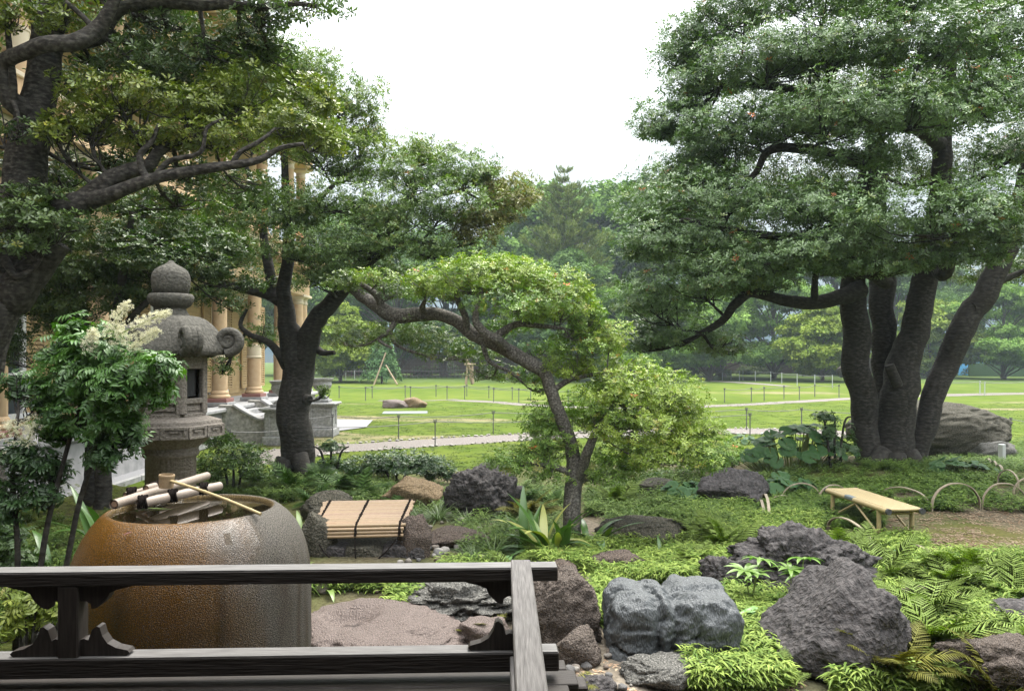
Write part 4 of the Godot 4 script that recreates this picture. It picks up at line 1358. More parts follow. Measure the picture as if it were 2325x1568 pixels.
	mb.box(Transform3D(Basis(Vector3.UP, 0.1), Vector3(0, 1.6, 0)), Vector3(16, 3.2, 0.3), 0.05)
	solo("blue_sheet", mb.mesh(), M["tarp_blue"], "bright blue site sheeting behind the gnarled tree at the far right", "sheeting", Transform3D(Basis(), P(2290, HY, 100.0) * Vector3(1, 0, 1) + Vector3(0, 0.0, 0)))
	mb = MB.new()
	mb.box(Transform3D(Basis(), Vector3(0, 0.8, 0)), Vector3(13, 1.6, 0.2), 0.05)
	solo("green_screen", mb.mesh(), M["screen_green"], "low dark green screen in front of the blue site sheeting", "screen", Transform3D(Basis(), P(2320, HY, 96.0) * Vector3(1, 0, 1)))
	mb = MB.new()
	mb.box(Transform3D(Basis(), Vector3(0, 1.5, 0)), Vector3(90, 3.0, 0.3), 0.05)
	solo("site_hoarding", mb.mesh(), M["dark_wood"], "long dark boundary wall in deep shade behind the far trees", "wall", Transform3D(Basis(), P(1500, HY, 112.0) * Vector3(1, 0, 1)))
	rock("far_rock", "brown block of rock on the far lawn edge left of the thick trunk", 1902, 830, 1935, 856, 0.8, 503, "rock_brown", {"n": 10})
	rock("far_rock", "long tan rock on the far lawn edge at the far right", 2238, 821, 2345, 851, 0.5, 504, "rock_tan", {"n": 14, "flat": 0.4})
	rock("far_rock", "pale standing stone on the far lawn edge left of the brown block", 1838, 806, 1868, 850, 0.7, 505, "rock_grey", {"n": 10})
	rock("far_rock", "low grey rock on the far lawn right of the thick trunk", 2120, 838, 2160, 852, 0.7, 506, "rock_grey", {"n": 10})
	# young conifer held by two stakes, and the staked bare tree
	var c := thing("young_conifer", "feathery young conifer on the far lawn edge held by pale stakes", "tree", P(867, 868, 70.0) * Vector3(1, 0, 1))
	mb = MB.new()
	mb.tube(PackedVector3Array([Vector3(0, -0.1, 0), Vector3(0, 1.5, 0), Vector3(0.1, 4.2, 0)]), PackedFloat32Array([0.12, 0.09, 0.02]), 6)
	part(c, "trunk", mb.mesh(), M["far_bark"])
	buf = PackedFloat32Array()
	for i in 200:
		var t := rng.randf()
		var a := rng.randf() * TAU
		var r := 1.9 * (1.0 - t * 0.75) * sqrt(rng.randf())
		put(buf, basis_on(Vector3.UP + Vector3(cos(a), -0.3, sin(a)) * 0.8, 0.5), c.position + Vector3(cos(a) * r, 0.7 + t * 3.4 - r * 0.15, sin(a) * r), Color(0.08, 0.16, 0.06).lerp(Color(0.14, 0.24, 0.09), rng.randf()))
	swarm(c, "crown", M_ros[4], M["far_leaf"], buf)
	for e in [[848, 876, 876, 800, "pale bamboo stake leaning left against the young conifer"], [902, 872, 876, 828, "pale bamboo stake leaning right against the young conifer"]]:
		mb = MB.new()
		mb.tube(PackedVector3Array([P(e[0], e[1], 66.0), P(e[2], e[3], 67.0)]), PackedFloat32Array([0.07, 0.06]), 6)
		solo("tree_stake", mb.mesh(), M["stake"], e[4], "stake")
	var fr := thing("tree_support", "pale timber frame propping a young tree below the leaning branch", "support", P(1065, 872, 62.0) * Vector3(1, 0, 1))
	for e in [[1058, 872, 1062, 822], [1074, 870, 1072, 824], [1055, 826, 1080, 827], [1066, 850, 1072, 871], [1056, 806, 1072, 852]]:
		mb = MB.new()
		mb.tube(PackedVector3Array([P(e[0], e[1], 62.0), P(e[2], e[3], 62.3)]), PackedFloat32Array([0.11, 0.1]), 6)
		wpart(fr, "pole", mb.mesh(), M["stake"])

func big_trees() -> void:
	rng.seed = 21
	# the great tree at the right: four stems from one stool
	var d := 14.6
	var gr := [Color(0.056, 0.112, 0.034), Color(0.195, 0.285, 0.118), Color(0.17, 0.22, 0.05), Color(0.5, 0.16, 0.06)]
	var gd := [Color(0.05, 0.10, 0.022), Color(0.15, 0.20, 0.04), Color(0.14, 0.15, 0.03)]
	var limbs := [
		["trunk", [2036, 1085, d, 78], [2036, 1060, d, 62], [2036, 1020, d, 50], [2038, 950, d, 46], [2042, 880, d, 44], [2058, 800, d, 37], [2078, 720, d, 33], [2100, 620, d, 31], [2122, 500, d, 27], [2138, 380, d, 24], [2150, 250, d, 20], [2160, 80, d, 13]],
		["stem", [1990, 1080, d - .05, 44], [1978, 1040, d - .05, 34], [1968, 980, d - .05, 32], [1955, 890, d - .05, 33], [1942, 800, d - .05, 34], [1937, 700, d, 32], [1942, 600, d, 28], [1960, 480, d, 26], [1985, 350, d, 22], [2010, 200, d, 16], [2030, 20, d, 10]],
		["stem", [2025, 1060, d + .45, 40], [2010, 900, d + .5, 29], [2006, 800, d + .55, 29], [2006, 700, d + .6, 29], [2000, 620, d + .7, 32], [1990, 480, d + .9, 26], [1995, 300, d + 1.1, 18]],
		["stem", [2080, 1084, d + .1, 40], [2088, 1030, d + .1, 29], [2100, 960, d + .1, 27], [2124, 880, d + .15, 28], [2160, 800, d + .15, 30], [2205, 715, d + .1, 30], [2255, 630, d + .1, 28], [2295, 540, d + .1, 25], [2330, 420, d, 24], [2360, 250, d, 16]],
		["stub", [2036, 875, d - .36, 14], [2028, 850, d - .44, 13], [2021, 828, d - .47, 12]],
		["root", [2010, 1030, d - .3, 26], [1985, 1066, d - .5, 20], [1962, 1094, d - .65, 10]], ["root", [2060, 1030, d - .3, 26], [2084, 1068, d - .5, 20], [2108, 1098, d - .6, 9]], ["root", [2036, 1035, d - .4, 26], [2034, 1072, d - .6, 20], [2030, 1102, d - .8, 9]], ["root", [2085, 1030, d, 22], [2112, 1062, d, 16], [2140, 1086, d, 7]],
		["limb", [1948, 655, d - .1, 26], [1905, 672, d - .3, 20], [1850, 690, d - .5, 17], [1790, 685, d - .6, 15], [1745, 672, d - .6, 13], [1700, 665, d - .5, 13], [1668, 690, d - .5, 12], [1640, 725, d - .4, 10], [1590, 757, d - .2, 8]],
		["limb", [2015, 640, d, 18], [1940, 600, d - .5, 17], [1870, 570, d - 1.0, 14], [1800, 540, d - 1.2, 11], [1700, 530, d - 1.2, 9], [1560, 500, d - .8, 7], [1480, 520, d - .4, 5]],
		["limb", [2120, 560, d, 22], [2140, 620, d - .6, 18], [2165, 570, d - 1.0, 16], [2200, 520, d - 1.6, 13], [2280, 490, d - 2.0, 9]],
		["limb", [1985, 380, d, 20], [1900, 350, d - .6, 15], [1820, 335, d - 1.0, 13], [1745, 342, d - 1.0, 10], [1715, 390, d - .9, 8], [1680, 425, d - .8, 5]],
		["limb", [1990, 300, d, 18], [1900, 230, d - .5, 13], [1780, 200, d - .6, 10], [1640, 190, d - .2, 6]],
		["limb", [2140, 330, d, 20], [2090, 300, d - .8, 15], [2040, 280, d - 1.5, 10]],
		["limb", [2325, 420, d, 22], [2390, 350, d, 16], [2460, 250, d, 10]],
		["limb", [2205, 700, d, 18], [2240, 690, d + .3, 12], [2270, 640, d + .6, 9], [2340, 610, d + 1, 6]],
		["limb", [1850, 690, d - .5, 10], [1848, 640, d - .8, 8], [1860, 600, d - 1, 6]]]
	var pads := [
		# low tier
		[1600, 640, 175, 62, d - .6], [1490, 690, 105, 45, d - .1], [1760, 590, 165, 60, d - 1.4], [1890, 560, 140, 55, d - 2.0], [1560, 540, 150, 62, d - 1.0], [1480, 480, 90, 60, d - .3], [1470, 570, 80, 42, d],
		[2080, 500, 215, 62, d - 2.6], [2270, 520, 110, 70, d - 2.0], [1850, 470, 190, 60, d - 1.8], [1660, 450, 170, 62, d - 1.0], [1545, 760, 120, 50, d + .3], [1460, 770, 75, 50, d + .5], [1640, 790, 60, 26, d + .2, 1, .6],
		[2000, 605, 130, 34, d - 1.8], [2130, 585, 110, 36, d - 2.0], [1900, 610, 80, 30, d - 1.6], [2250, 575, 80, 40, d - 1.6], [2090, 560, 150, 30, d - 1.8, 1, .7], [2000, 590, 100, 28, d - 1.2, 1, .6], [2210, 450, 120, 60, d - 2.4], [1710, 640, 110, 30, d - .8, 1, .7],
		# middle tier
		[1560, 290, 120, 58, d], [1500, 295, 70, 42, d + .2], [1640, 340, 120, 50, d - .5], [1720, 290, 160, 65, d - 1.0], [1880, 260, 170, 70, d - 1.8], [2080, 250, 180, 75, d - 2.4], [2260, 210, 120, 90, d - 2.0], [2290, 340, 90, 55, d - 1.2], [1590, 390, 100, 45, d - .3], [1960, 350, 130, 45, d - 1.8],
		[1560, 130, 85, 50, d + .1], [1600, 185, 110, 55, d - .1], [1590, 75, 90, 50, d], [1740, 140, 160, 75, d - 1.0], [1900, 110, 170, 75, d - 1.5], [2090, 100, 170, 80, d - 2.0], [2260, 80, 140, 80, d - 1.6],
		[1690, 20, 130, 55, d - .3], [1880, -10, 170, 60, d - 1.0], [2080, -20, 170, 60, d - 1.4], [2300, -40, 160, 70, d - 1.0], [1560, 235, 60, 30, d - .1],
		# behind
		[1800, 420, 260, 90, d + 1.3, 1, .6], [2100, 380, 230, 75, d + 1.8, 1, .55], [1900, 200, 260, 110, d + 1.4, 1, .6], [2200, 200, 200, 120, d + 1.8, 1, .5], [1700, 560, 200, 60, d + 1.0, 1, .6], [1560, 420, 120, 70, d + 1.0, 1, .6], [2420, 300, 150, 200, d, 0, .7], [2250, 620, 120, 40, d + 1.6, 1, .6], [1960, -150, 380, 80, d, 0, .6], [2440, 560, 120, 90, d + .5, 0, .7]]
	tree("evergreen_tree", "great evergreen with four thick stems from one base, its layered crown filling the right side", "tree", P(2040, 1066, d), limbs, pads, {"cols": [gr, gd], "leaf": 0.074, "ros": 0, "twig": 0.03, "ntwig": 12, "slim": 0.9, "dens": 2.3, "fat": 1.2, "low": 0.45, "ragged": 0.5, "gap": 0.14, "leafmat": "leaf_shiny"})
	# forked tree in the middle left
	d = 14.7
	limbs = [
		["trunk", [655, 1115, d, 50], [660, 1085, d, 42], [668, 1020, d, 38], [672, 940, d, 36], [674, 860, d, 35], [672, 800, d, 36], [660, 740, d, 22], [650, 690, d, 18], [648, 640, d, 15], [655, 560, d, 13], [650, 430, d, 9], [640, 250, d, 6]],
		["limb", [678, 830, d, 30], [695, 780, d - .1, 26], [722, 725, d - .2, 22], [752, 685, d - .2, 19], [800, 620, d - .2, 16], [850, 560, d - .2, 14], [890, 500, d - .1, 13], [925, 450, d, 10], [960, 400, d, 7]],
		["limb", [660, 700, d, 14], [620, 672, d + .1, 13], [560, 655, d + .2, 10], [500, 645, d + .3, 8], [440, 657, d + .4, 5]],
		["limb", [622, 680, d + .1, 13], [612, 620, d + .2, 12], [600, 560, d + .3, 10], [590, 480, d + .4, 8], [560, 380, d + .4, 5]],
		["limb", [652, 828, d, 14], [632, 800, d - .1, 10], [606, 775, d - .1, 8], [568, 760, d - .1, 6], [545, 735, d, 5], [560, 700, d, 4]],
		["limb", [800, 625, d - .2, 12], [850, 585, d - .5, 10], [905, 555, d - .7, 8], [960, 545, d - .7, 5]],
		["limb", [700, 780, d, 12], [730, 800, d - .1, 8], [760, 800, d - .2, 5]],
		["root", [675, 1040, d - .2, 22], [694, 1085, d - .35, 16], [714, 1118, d - .45, 7]], ["root", [648, 1050, d - .2, 22], [630, 1092, d - .35, 15], [610, 1122, d - .45, 7]],
		["burl", [692, 905, d - .3, 12], [700, 908, d - .35, 11]],
		["limb", [650, 560, d, 9], [700, 480, d - .3, 8], [760, 420, d - .3, 5]],
		["limb", [905, 480, d, 9], [960, 450, d - .3, 7], [1050, 430, d - .3, 5]]]
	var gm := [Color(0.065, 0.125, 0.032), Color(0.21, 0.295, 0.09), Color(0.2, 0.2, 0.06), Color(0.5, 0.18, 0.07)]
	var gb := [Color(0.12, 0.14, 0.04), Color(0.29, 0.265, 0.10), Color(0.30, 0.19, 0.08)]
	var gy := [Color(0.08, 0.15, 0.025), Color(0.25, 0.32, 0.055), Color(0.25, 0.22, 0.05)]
	pads = [
		[690, 160, 95, 55, d + .2, 2], [780, 230, 95, 65, d + .1, 2], [830, 300, 62, 50, d + .2, 2], [620, 170, 110, 65, d + .5, 2], [720, 320, 150, 70, d - .3, 2], [560, 260, 130, 80, d + .8, 2], [800, 380, 90, 45, d, 0],
		[950, 345, 110, 36, d - .2, 2], [1050, 395, 110, 45, d - .2, 0], [1170, 445, 70, 42, d - .2, 1], [930, 400, 120, 48, d - .5, 0], [1000, 470, 150, 50, d - .7, 0], [1110, 490, 100, 42, d - .3, 1], [1110, 410, 60, 30, d, 1],
		[760, 460, 140, 45, d - .8, 0], [650, 490, 140, 55, d - .7, 0], [880, 500, 120, 42, d - .8, 0], [560, 450, 120, 50, d + .3, 0], [700, 565, 120, 55, d - 1.0, 0], [840, 550, 120, 42, d - 1.0, 0], [985, 570, 110, 32, d - .8, 0], [1070, 530, 70, 42, d - .5, 1], [745, 625, 80, 42, d - 1.0, 0], [850, 615, 105, 38, d - .2, 0], [520, 580, 95, 50, d + .5, 0], [640, 640, 60, 32, d + .3, 0, .7], [480, 500, 110, 60, d + .8, 0],
		[590, 760, 45, 40, d + .2, 0, .6], [505, 830, 35, 35, d + .2, 0, .5], [735, 890, 18, 14, d - .3, 0, .6], [480, 660, 70, 28, d + .3, 0, .7]]
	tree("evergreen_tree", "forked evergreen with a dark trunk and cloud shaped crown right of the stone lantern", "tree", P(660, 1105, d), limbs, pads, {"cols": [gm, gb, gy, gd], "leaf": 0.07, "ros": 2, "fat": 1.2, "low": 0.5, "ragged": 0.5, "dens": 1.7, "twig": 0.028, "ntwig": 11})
	# near tree at the left
	d = 9.0
	limbs = [
		["trunk", [-110, 1250, d, 80], [-80, 1000, d, 66], [-45, 800, d, 58], [-5, 640, d, 54], [25, 520, d, 50], [50, 420, d, 46], [72, 300, d, 40], [95, 200, d, 36], [102, 100, d, 34], [95, 0, d, 30], [90, -150, d, 24]],
		["limb", [60, 260, d - .1, 26], [28, 235, d - .25, 22], [8, 190, d - .35, 18], [10, 145, d - .4, 18], [50, 122, d - .5, 17], [105, 102, d - .6, 18], [165, 93, d - .6, 19], [215, 68, d - .5, 18], [240, 35, d - .5, 15], [262, -5, d - .5, 12]],
		["limb", [95, 105, d, 20], [150, 92, d + .1, 17], [220, 85, d + .1, 16], [255, 38, d + .1, 15], [290, 16, d + .1, 14], [360, 6, d + .1, 13], [450, 14, d + .1, 12], [520, 10, d + .1, 11], [590, 18, d, 9], [660, 8, d, 6], [720, 14, d, 4]],
		["limb", [40, 480, d, 34], [100, 472, d - .1, 30], [160, 465, d - .2, 28], [205, 445, d - .2, 26], [250, 408, d - .2, 22], [290, 390, d - .2, 18], [335, 378, d - .15, 15], [360, 345, d - .1, 12], [410, 318, d, 9], [480, 300, d, 6]],
		["limb", [205, 455, d - .25, 20], [260, 440, d - .35, 17], [320, 415, d - .4, 14], [380, 398, d - .4, 13], [450, 384, d - .4, 12], [530, 374, d - .4, 10], [590, 362, d - .4, 8], [635, 335, d - .4, 6], [690, 325, d - .4, 4]],
		["limb", [340, 408, d - .4, 9], [325, 388, d - .4, 8], [318, 350, d - .4, 7], [345, 320, d - .4, 6], [360, 280, d - .4, 4]],
		["limb", [525, 374, d - .4, 7], [545, 345, d - .4, 6], [590, 320, d - .4, 5], [625, 290, d - .3, 3]],
		["limb", [350, 405, d - .4, 8], [385, 365, d - .4, 6], [455, 345, d - .5, 5], [470, 290, d - .5, 4], [510, 270, d - .5, 3]],
		["limb", [20, 680, d, 46], [50, 640, d - .1, 40], [85, 605, d - .15, 34], [120, 572, d - .2, 28], [136, 552, d - .2, 24]],
		["limb", [-10, 560, d - .3, 12], [15, 600, d - .4, 10], [35, 625, d - .4, 8], [75, 608, d - .4, 6], [100, 570, d - .4, 4]],
		["limb", [30, 230, d - .3, 10], [28, 160, d - .4, 8], [18, 80, d - .4, 6], [10, 20, d - .4, 5]],
		["limb", [215, 70, d - .5, 8], [190, 40, d - .5, 6], [150, 5, d - .5, 5]],
		["limb", [120, 60, d, 26], [128, 0, d, 24], [130, -100, d, 20]]]
	var gn := [Color(0.05, 0.10, 0.032), Color(0.145, 0.21, 0.066), Color(0.26, 0.26, 0.05)]
	var gl := [Color(0.09, 0.15, 0.024), Color(0.31, 0.345, 0.05), Color(0.34, 0.32, 0.05)]
	pads = [
		[270, 220, 150, 48, d - .1, 1], [200, 280, 110, 48, d - .3, 1], [420, 240, 140, 50, d, 1], [550, 205, 110, 55, d + .2, 1], [640, 290, 110, 50, d + .1, 1], [480, 315, 140, 40, d, 1], [720, 320, 70, 45, d + .2, 1], [330, 320, 120, 35, d, 1, .8],
		[360, 160, 140, 50, d + .4, 0], [480, 130, 130, 50, d + .4, 0], [560, 90, 75, 60, d + .4, 0], [690, 14, 100, 17, d, 0], [600, 40, 60, 30, d + .1, 0], [380, 60, 110, 28, d + .4, 0, .7],
		[60, 490, 100, 42, d - .5, 0], [150, 510, 80, 32, d - .5, 0], [80, 440, 90, 28, d - .3, 0, .8], [60, 555, 80, 32, d - .5, 0], [20, 40, 70, 50, d - .5, 1], [150, 40, 80, 34, d - .3, 1, .8], [130, 300, 60, 40, d - .4, 1, .8], [40, 300, 50, 30, d - .5, 0, .6],
		[230, 130, 120, 40, d + .6, 0, .55], [330, 90, 120, 36, d + .7, 0, .55], [180, 190, 90, 40, d + .6, 0, .55], [420, 190, 110, 40, d + .6, 0, .55], [260, 300, 130, 40, d + .7, 0, .55], [420, 390, 120, 30, d + .6, 0, .8], [40, 380, 70, 40, d + .6, 0, .55], [500, 250, 120, 40, d + .6, 0, .55], [620, 130, 70, 50, d + .6, 0], [700, 230, 70, 50, d + .5, 1], [330, 20, 120, 24, d + .6, 0], [270, 370, 110, 38, d + .7, 0, .55], [140, 400, 80, 45, d + .8, 0, .7], [560, 420, 120, 28, d + .5, 0, .6], [200, -60, 300, 45, d, 0], [520, -50, 240, 40, d, 0], [-60, 200, 60, 200, d, 0, .7], [400, 450, 120, 36, d + .8, 0, .7]]
	tree("evergreen_tree", "near gnarled evergreen at the left edge with a thick grey trunk and long horizontal limbs", "tree", P(-100, 1190, d), limbs, pads, {"cols": [gn, gl], "leaf": 0.07, "ros": 1, "fat": 1.15, "dens": 1.7, "twig": 0.028, "ntwig": 15, "bark": "bark_mid", "leafmat": "leaf_shiny", "gap": 0.12})
	# darker tree between the lantern and the mansion
	d = 11.5
	limbs = [
		["trunk", [232, 1160, d, 20], [233, 1060, d, 17], [236, 960, d, 16], [250, 850, d, 14], [262, 740, d, 12], [280, 620, d, 9], [300, 480, d, 6]],
		["limb", [258, 770, d, 9], [330, 690, d, 7], [420, 620, d, 4]],
		["limb", [250, 840, d, 9], [190, 740, d, 7], [120, 640, d, 4]],
		["stem", [205, 1165, d + .3, 18], [208, 1050, d + .3, 16], [200, 900, d + .3, 13], [180, 760, d + .3, 10], [160, 600, d + .3, 6]]]
	var gk := [Color(0.04, 0.085, 0.025), Color(0.12, 0.175, 0.045), Color(0.14, 0.15, 0.03)]
	pads = [[150, 740, 80, 40, d + .3], [70, 620, 90, 40, d + .4], [400, 560, 120, 40, d + .7], [560, 640, 50, 28, d + .6, 0, .6], [250, 620, 110, 40, d + .5], [180, 460, 120, 40, d + .6], [330, 470, 110, 36, d + .7], [330, 590, 130, 50, d], [250, 545, 120, 50, d + .3], [440, 610, 110, 42, d + .2], [385, 520, 130, 40, d + .5], [150, 620, 120, 50, d], [200, 690, 130, 45, d + .2], [500, 560, 80, 42, d + .4], [110, 540, 100, 40, d + .4], [300, 660, 110, 36, d + .3], [530, 690, 50, 30, d + .5, 0, .5], [420, 680, 50, 20, d + .5, 0, .5], [60, 680, 90, 60, d + .4], [20, 780, 60, 80, d + .4, 0, .7]]
	tree("evergreen_tree", "dark slender evergreen behind the stone lantern in front of the mansion", "tree", P(225, 1150, d), limbs, pads, {"cols": [gk], "leaf": 0.066, "ros": 1, "fat": 1.2, "dens": 1.9, "twig": 0.014})
	# the leaning tree in the centre with its bright crown
	d = 9.75
	limbs = [
		["trunk", [1290, 1275, d, 26], [1296, 1240, d, 23], [1302, 1160, d, 21], [1306, 1100, d, 20], [1302, 1040, d, 17], [1290, 990, d, 16], [1268, 940, d, 15], [1250, 890, d, 15], [1238, 850, d, 15], [1210, 828, d, 16], [1165, 803, d + .1, 17], [1120, 780, d + .2, 16], [1075, 757, d + .3, 16], [1040, 728, d + .4, 15], [1000, 713, d + .6, 15], [950, 710, d + .8, 17], [905, 715, d + .9, 18], [870, 700, d + 1.0, 17], [835, 680, d + 1.2, 14], [800, 655, d + 1.4, 11]],
		["root", [1285, 1215, d - .05, 16], [1268, 1252, d - .1, 12], [1250, 1280, d - .15, 5]], ["root", [1300, 1215, d - .05, 16], [1318, 1252, d - .1, 12], [1336, 1278, d - .15, 5]],
		["stem", [1312, 1090, d, 15], [1325, 1055, d - .1, 13], [1340, 1010, d - .2, 11], [1365, 960, d - .2, 8], [1400, 910, d - .2, 5]],
		["limb", [1150, 790, d, 12], [1130, 770, d - .1, 11], [1100, 752, d - .1, 10], [1082, 728, d - .1, 9], [1084, 695, d - .1, 7], [1095, 640, d - .1, 5]],
		["limb", [1060, 752, d + .3, 10], [1056, 715, d + .2, 8], [1040, 680, d + .1, 7], [1034, 655, d, 5], [1010, 635, d, 3]],
		["limb", [1125, 765, d, 10], [1170, 735, d, 8], [1220, 738, d, 6], [1280, 745, d, 4]],
		["limb", [975, 712, d + .7, 10], [958, 700, d + .6, 8], [965, 680, d + .5, 4]],
		["limb", [905, 720, d + .9, 8], [885, 750, d + .8, 6], [860, 770, d + .7, 4], [890, 790, d + .6, 3]],
		["limb", [885, 755, d + .8, 5], [905, 785, d + .8, 4], [960, 805, d + .7, 3]],
		["limb", [1250, 890, d, 8], [1300, 860, d, 6], [1380, 845, d, 4]],
		["limb", [1095, 775, d + .2, 7], [1110, 820, d + .2, 5], [1160, 845, d + .2, 4], [1200, 880, d + .2, 2]],
		["limb", [1306, 1080, d, 9], [1260, 1060, d - .1, 6], [1190, 1050, d - .1, 4]],
		["limb", [870, 700, d + 1.0, 10], [855, 670, d + .9, 8], [820, 645, d + .8, 5]],
		["limb", [1040, 660, d, 5], [1080, 665, d, 4], [1130, 655, d, 3]]]
	var gc := [Color(0.11, 0.19, 0.024), Color(0.31, 0.39, 0.06), Color(0.32, 0.30, 0.06), Color(0.62, 0.16, 0.05)]
	var gcd := [Color(0.08, 0.165, 0.03), Color(0.23, 0.34, 0.065), Color(0.25, 0.25, 0.06), Color(0.6, 0.15, 0.05)]
	pads = [
		[1010, 655, 75, 34, d + .2], [1080, 630, 115, 45, d], [1180, 622, 100, 42, d], [1185, 685, 140, 48, d - .2, 1], [1275, 695, 105, 55, d], [1335, 728, 65, 42, d, 1], [1105, 602, 85, 26, d + .2], [860, 628, 55, 18, d + .6], [1150, 740, 90, 28, d + .3, 1, .6], [1260, 650, 80, 40, d], [1300, 762, 60, 22, d, 1, .6],
		[1300, 830, 85, 42, d], [1410, 880, 120, 52, d - .2], [1530, 905, 110, 50, d], [1350, 930, 120, 60, d, 1], [1250, 955, 70, 50, d + .2, 1], [1450, 970, 140, 52, d - .3], [1575, 965, 80, 44, d], [1500, 1030, 130, 42, d - .2], [1245, 1010, 80, 40, d, 1], [1185, 1045, 95, 32, d, 1], [1400, 1045, 110, 46, d + .2, 1], [1610, 1030, 70, 42, d, 1], [1350, 1080, 70, 25, d, 1, .7], [1250, 1075, 60, 22, d - .1, 1, .7],
		[1385, 765, 60, 36, d], [1310, 785, 100, 26, d + .1, 1, .7], [960, 640, 60, 26, d + .3], [1230, 790, 60, 16, d + .3, 1, .5], [800, 765, 70, 34, d + 1.2, 2, .7], [920, 755, 100, 34, d + 1.0, 2, .8], [1040, 795, 110, 34, d + .9, 2, .8], [1110, 845, 70, 22, d + .6, 2, .7], [890, 655, 75, 26, d + .9, 2, .8], [800, 640, 70, 30, d + 1.3, 2], [960, 670, 50, 24, d + .6, 1, .7],
		[1420, 820, 60, 22, d + .3, 0, .7], [1220, 870, 40, 30, d + .3, 1, .5], [1180, 850, 80, 18, d + .4, 1, .5], [1490, 850, 60, 20, d + .2, 0, .6]]
	tree("leaning_tree", "small leaning evergreen with a long crooked trunk and bright yellow green foliage in the centre", "tree", P(1294, 1262, d), limbs, pads, {"slim": 0.97, "cols": [gc, gcd, gd], "leaf": 0.05, "ros": 0, "dens": 1.8, "fat": 1.2, "low": 0.7, "twig": 0.013, "ntwig": 12, "bark": "bark_pale", "gap": 0.16})

func stones() -> void:
	rng.seed = 31
	solo("garden_rock", rock_mesh(Vector3(1.62, 0.58, 1.4), 301, 48, 0, 0.16, 0.03, 0.0, 0.17, 0.34), M["rock_pink"], "low broad pinkish brown stone with a wet hollow beside the big basin", "rock", Transform3D(Basis(), Vector3(-1.1, 0.10, -6.28)))
	rock("garden_rock", "weathered layered grey stone behind the railing post, like driftwood", 930, 1322, 1180, 1425, 0.7, 302, "rock_grey", {"n": 28, "layers": 0.11, "a2": 0.16, "a1": 0.2, "lump": 0.25})
	rock("garden_rock", "dark brown porous rock just right of the railing corner", 1195, 1282, 1372, 1462, 0.8, 303, "rock_porous", {"n": 26, "a1": 0.22, "a2": 0.1, "facets": 7})
	rock("garden_rock", "small lichen spotted rock wedged below the dark porous rock", 1268, 1425, 1362, 1512, 0.9, 304, "rock_porous", {"n": 16})
	rock("garden_rock", "flat whitish grey stone in front of the blue grey lobed stone", 1425, 1492, 1600, 1568, 0.7, 305, "rock_grey", {"n": 20, "flat": 0.35, "a2": 0.1})
	rock("garden_rock", "small black pitted rock at the bottom beside the veranda floor", 1320, 1535, 1392, 1580, 0.9, 306, "rock_dark", {"n": 14, "a2": 0.12})
	rock("garden_rock", "big smooth dark purplish boulder among the ferns at the lower right", 1735, 1296, 2055, 1560, 0.85, 319, "rock_dark", {"n": 40, "facets": 3, "a1": 0.16, "a2": 0.035, "fill": 0.9, "planes": [[Vector3(-0.74, 0.66, 0.1), 0.42], [Vector3(-0.3, 0.62, 0.7), 0.55], [Vector3(0.5, 0.2, 0.85), 0.72], [Vector3(0.9, 0.5, 0), 0.8], [Vector3(-0.5, -0.2, 0.85), 0.75]]})
	rock("garden_rock", "wide lumpy dark rock in front of the bamboo bench", 1690, 1204, 1960, 1360, 0.8, 308, "rock_dark", {"n": 38, "a1": 0.34, "a2": 0.055, "lump": 0.14, "facets": 6})
	rock("garden_rock", "smaller brown dark rock at the left foot of the lumpy rock", 1590, 1262, 1715, 1345, 0.8, 309, "rock_dark", {"n": 22, "a2": 0.12, "lump": 0.2})
	rock("garden_rock", "brown rock in the grass above the dark porous rock", 1345, 1254, 1460, 1312, 0.8, 310, "rock_brown", {"n": 18, "a2": 0.11})
	rock("garden_rock", "purplish rock half out of view at the right among the ferns", 2232, 1358, 2400, 1440, 0.8, 311, "rock_dark", {"n": 18})
	rock("garden_rock", "rough grey white porous rock at the lower right corner", 2155, 1448, 2420, 1590, 0.6, 312, "rock_porous", {"n": 24, "a2": 0.12, "a1": 0.22})
	rock("garden_rock", "flat dark stepping rock behind the strap leaved plant", 1362, 1172, 1545, 1240, 0.8, 313, "rock_moss", {"n": 20, "flat": 0.45, "fill": 0.8})
	rock("garden_rock", "purplish brown boulder beside the round leaved plants near the hoops", 1590, 1072, 1740, 1150, 0.8, 314, "rock_dark", {"n": 20})
	rock("garden_rock", "yellow brown rock under the dark shrub behind the covered well", 868, 1084, 1005, 1158, 0.8, 315, "rock_tan", {"n": 22, "facets": 12})
	rock("garden_rock", "dark mossy rock behind the basin left of the covered well", 688, 1122, 815, 1190, 0.8, 316, "rock_moss", {"n": 20})
	rock("garden_rock", "tall black craggy rock behind the mondo grass", 1030, 1066, 1172, 1175, 0.8, 317, "rock_dark", {"n": 26, "a2": 0.13, "a1": 0.24})
	rock("garden_rock", "flat reddish stone between pebbles right of the covered well", 962, 1194, 1105, 1246, 0.7, 318, "rock_brown", {"n": 18, "flat": 0.3})
	rock("garden_rock", "rounded grey green boulder at the bottom left behind the railing", 60, 1396, 245, 1500, 0.8, 320, "rock_grey", {"n": 20, "facets": 5})
	rock("garden_rock", "grey stone leaning on the right end of the covered well", 905, 1165, 972, 1268, 0.9, 321, "rock_brown", {"n": 16})
	rock("garden_rock", "mossy stone behind the left end of the covered well", 690, 1165, 760, 1262, 0.9, 322, "rock_moss", {"n": 16})
	rock("garden_rock", "reddish stone peeking over the rail end beside the leaning trunk", 1235, 1268, 1310, 1312, 0.8, 323, "rock_brown", {"n": 14})
	rock("garden_rock", "flat stone beside the moss at the foot of the layered stone", 1040, 1400, 1160, 1470, 0.7, 324, "rock_pink", {"n": 14, "flat": 0.4})
	rock("garden_rock", "low brown stone under the ferns at the far right", 2050, 1335, 2190, 1390, 0.7, 325, "rock_brown", {"n": 16})
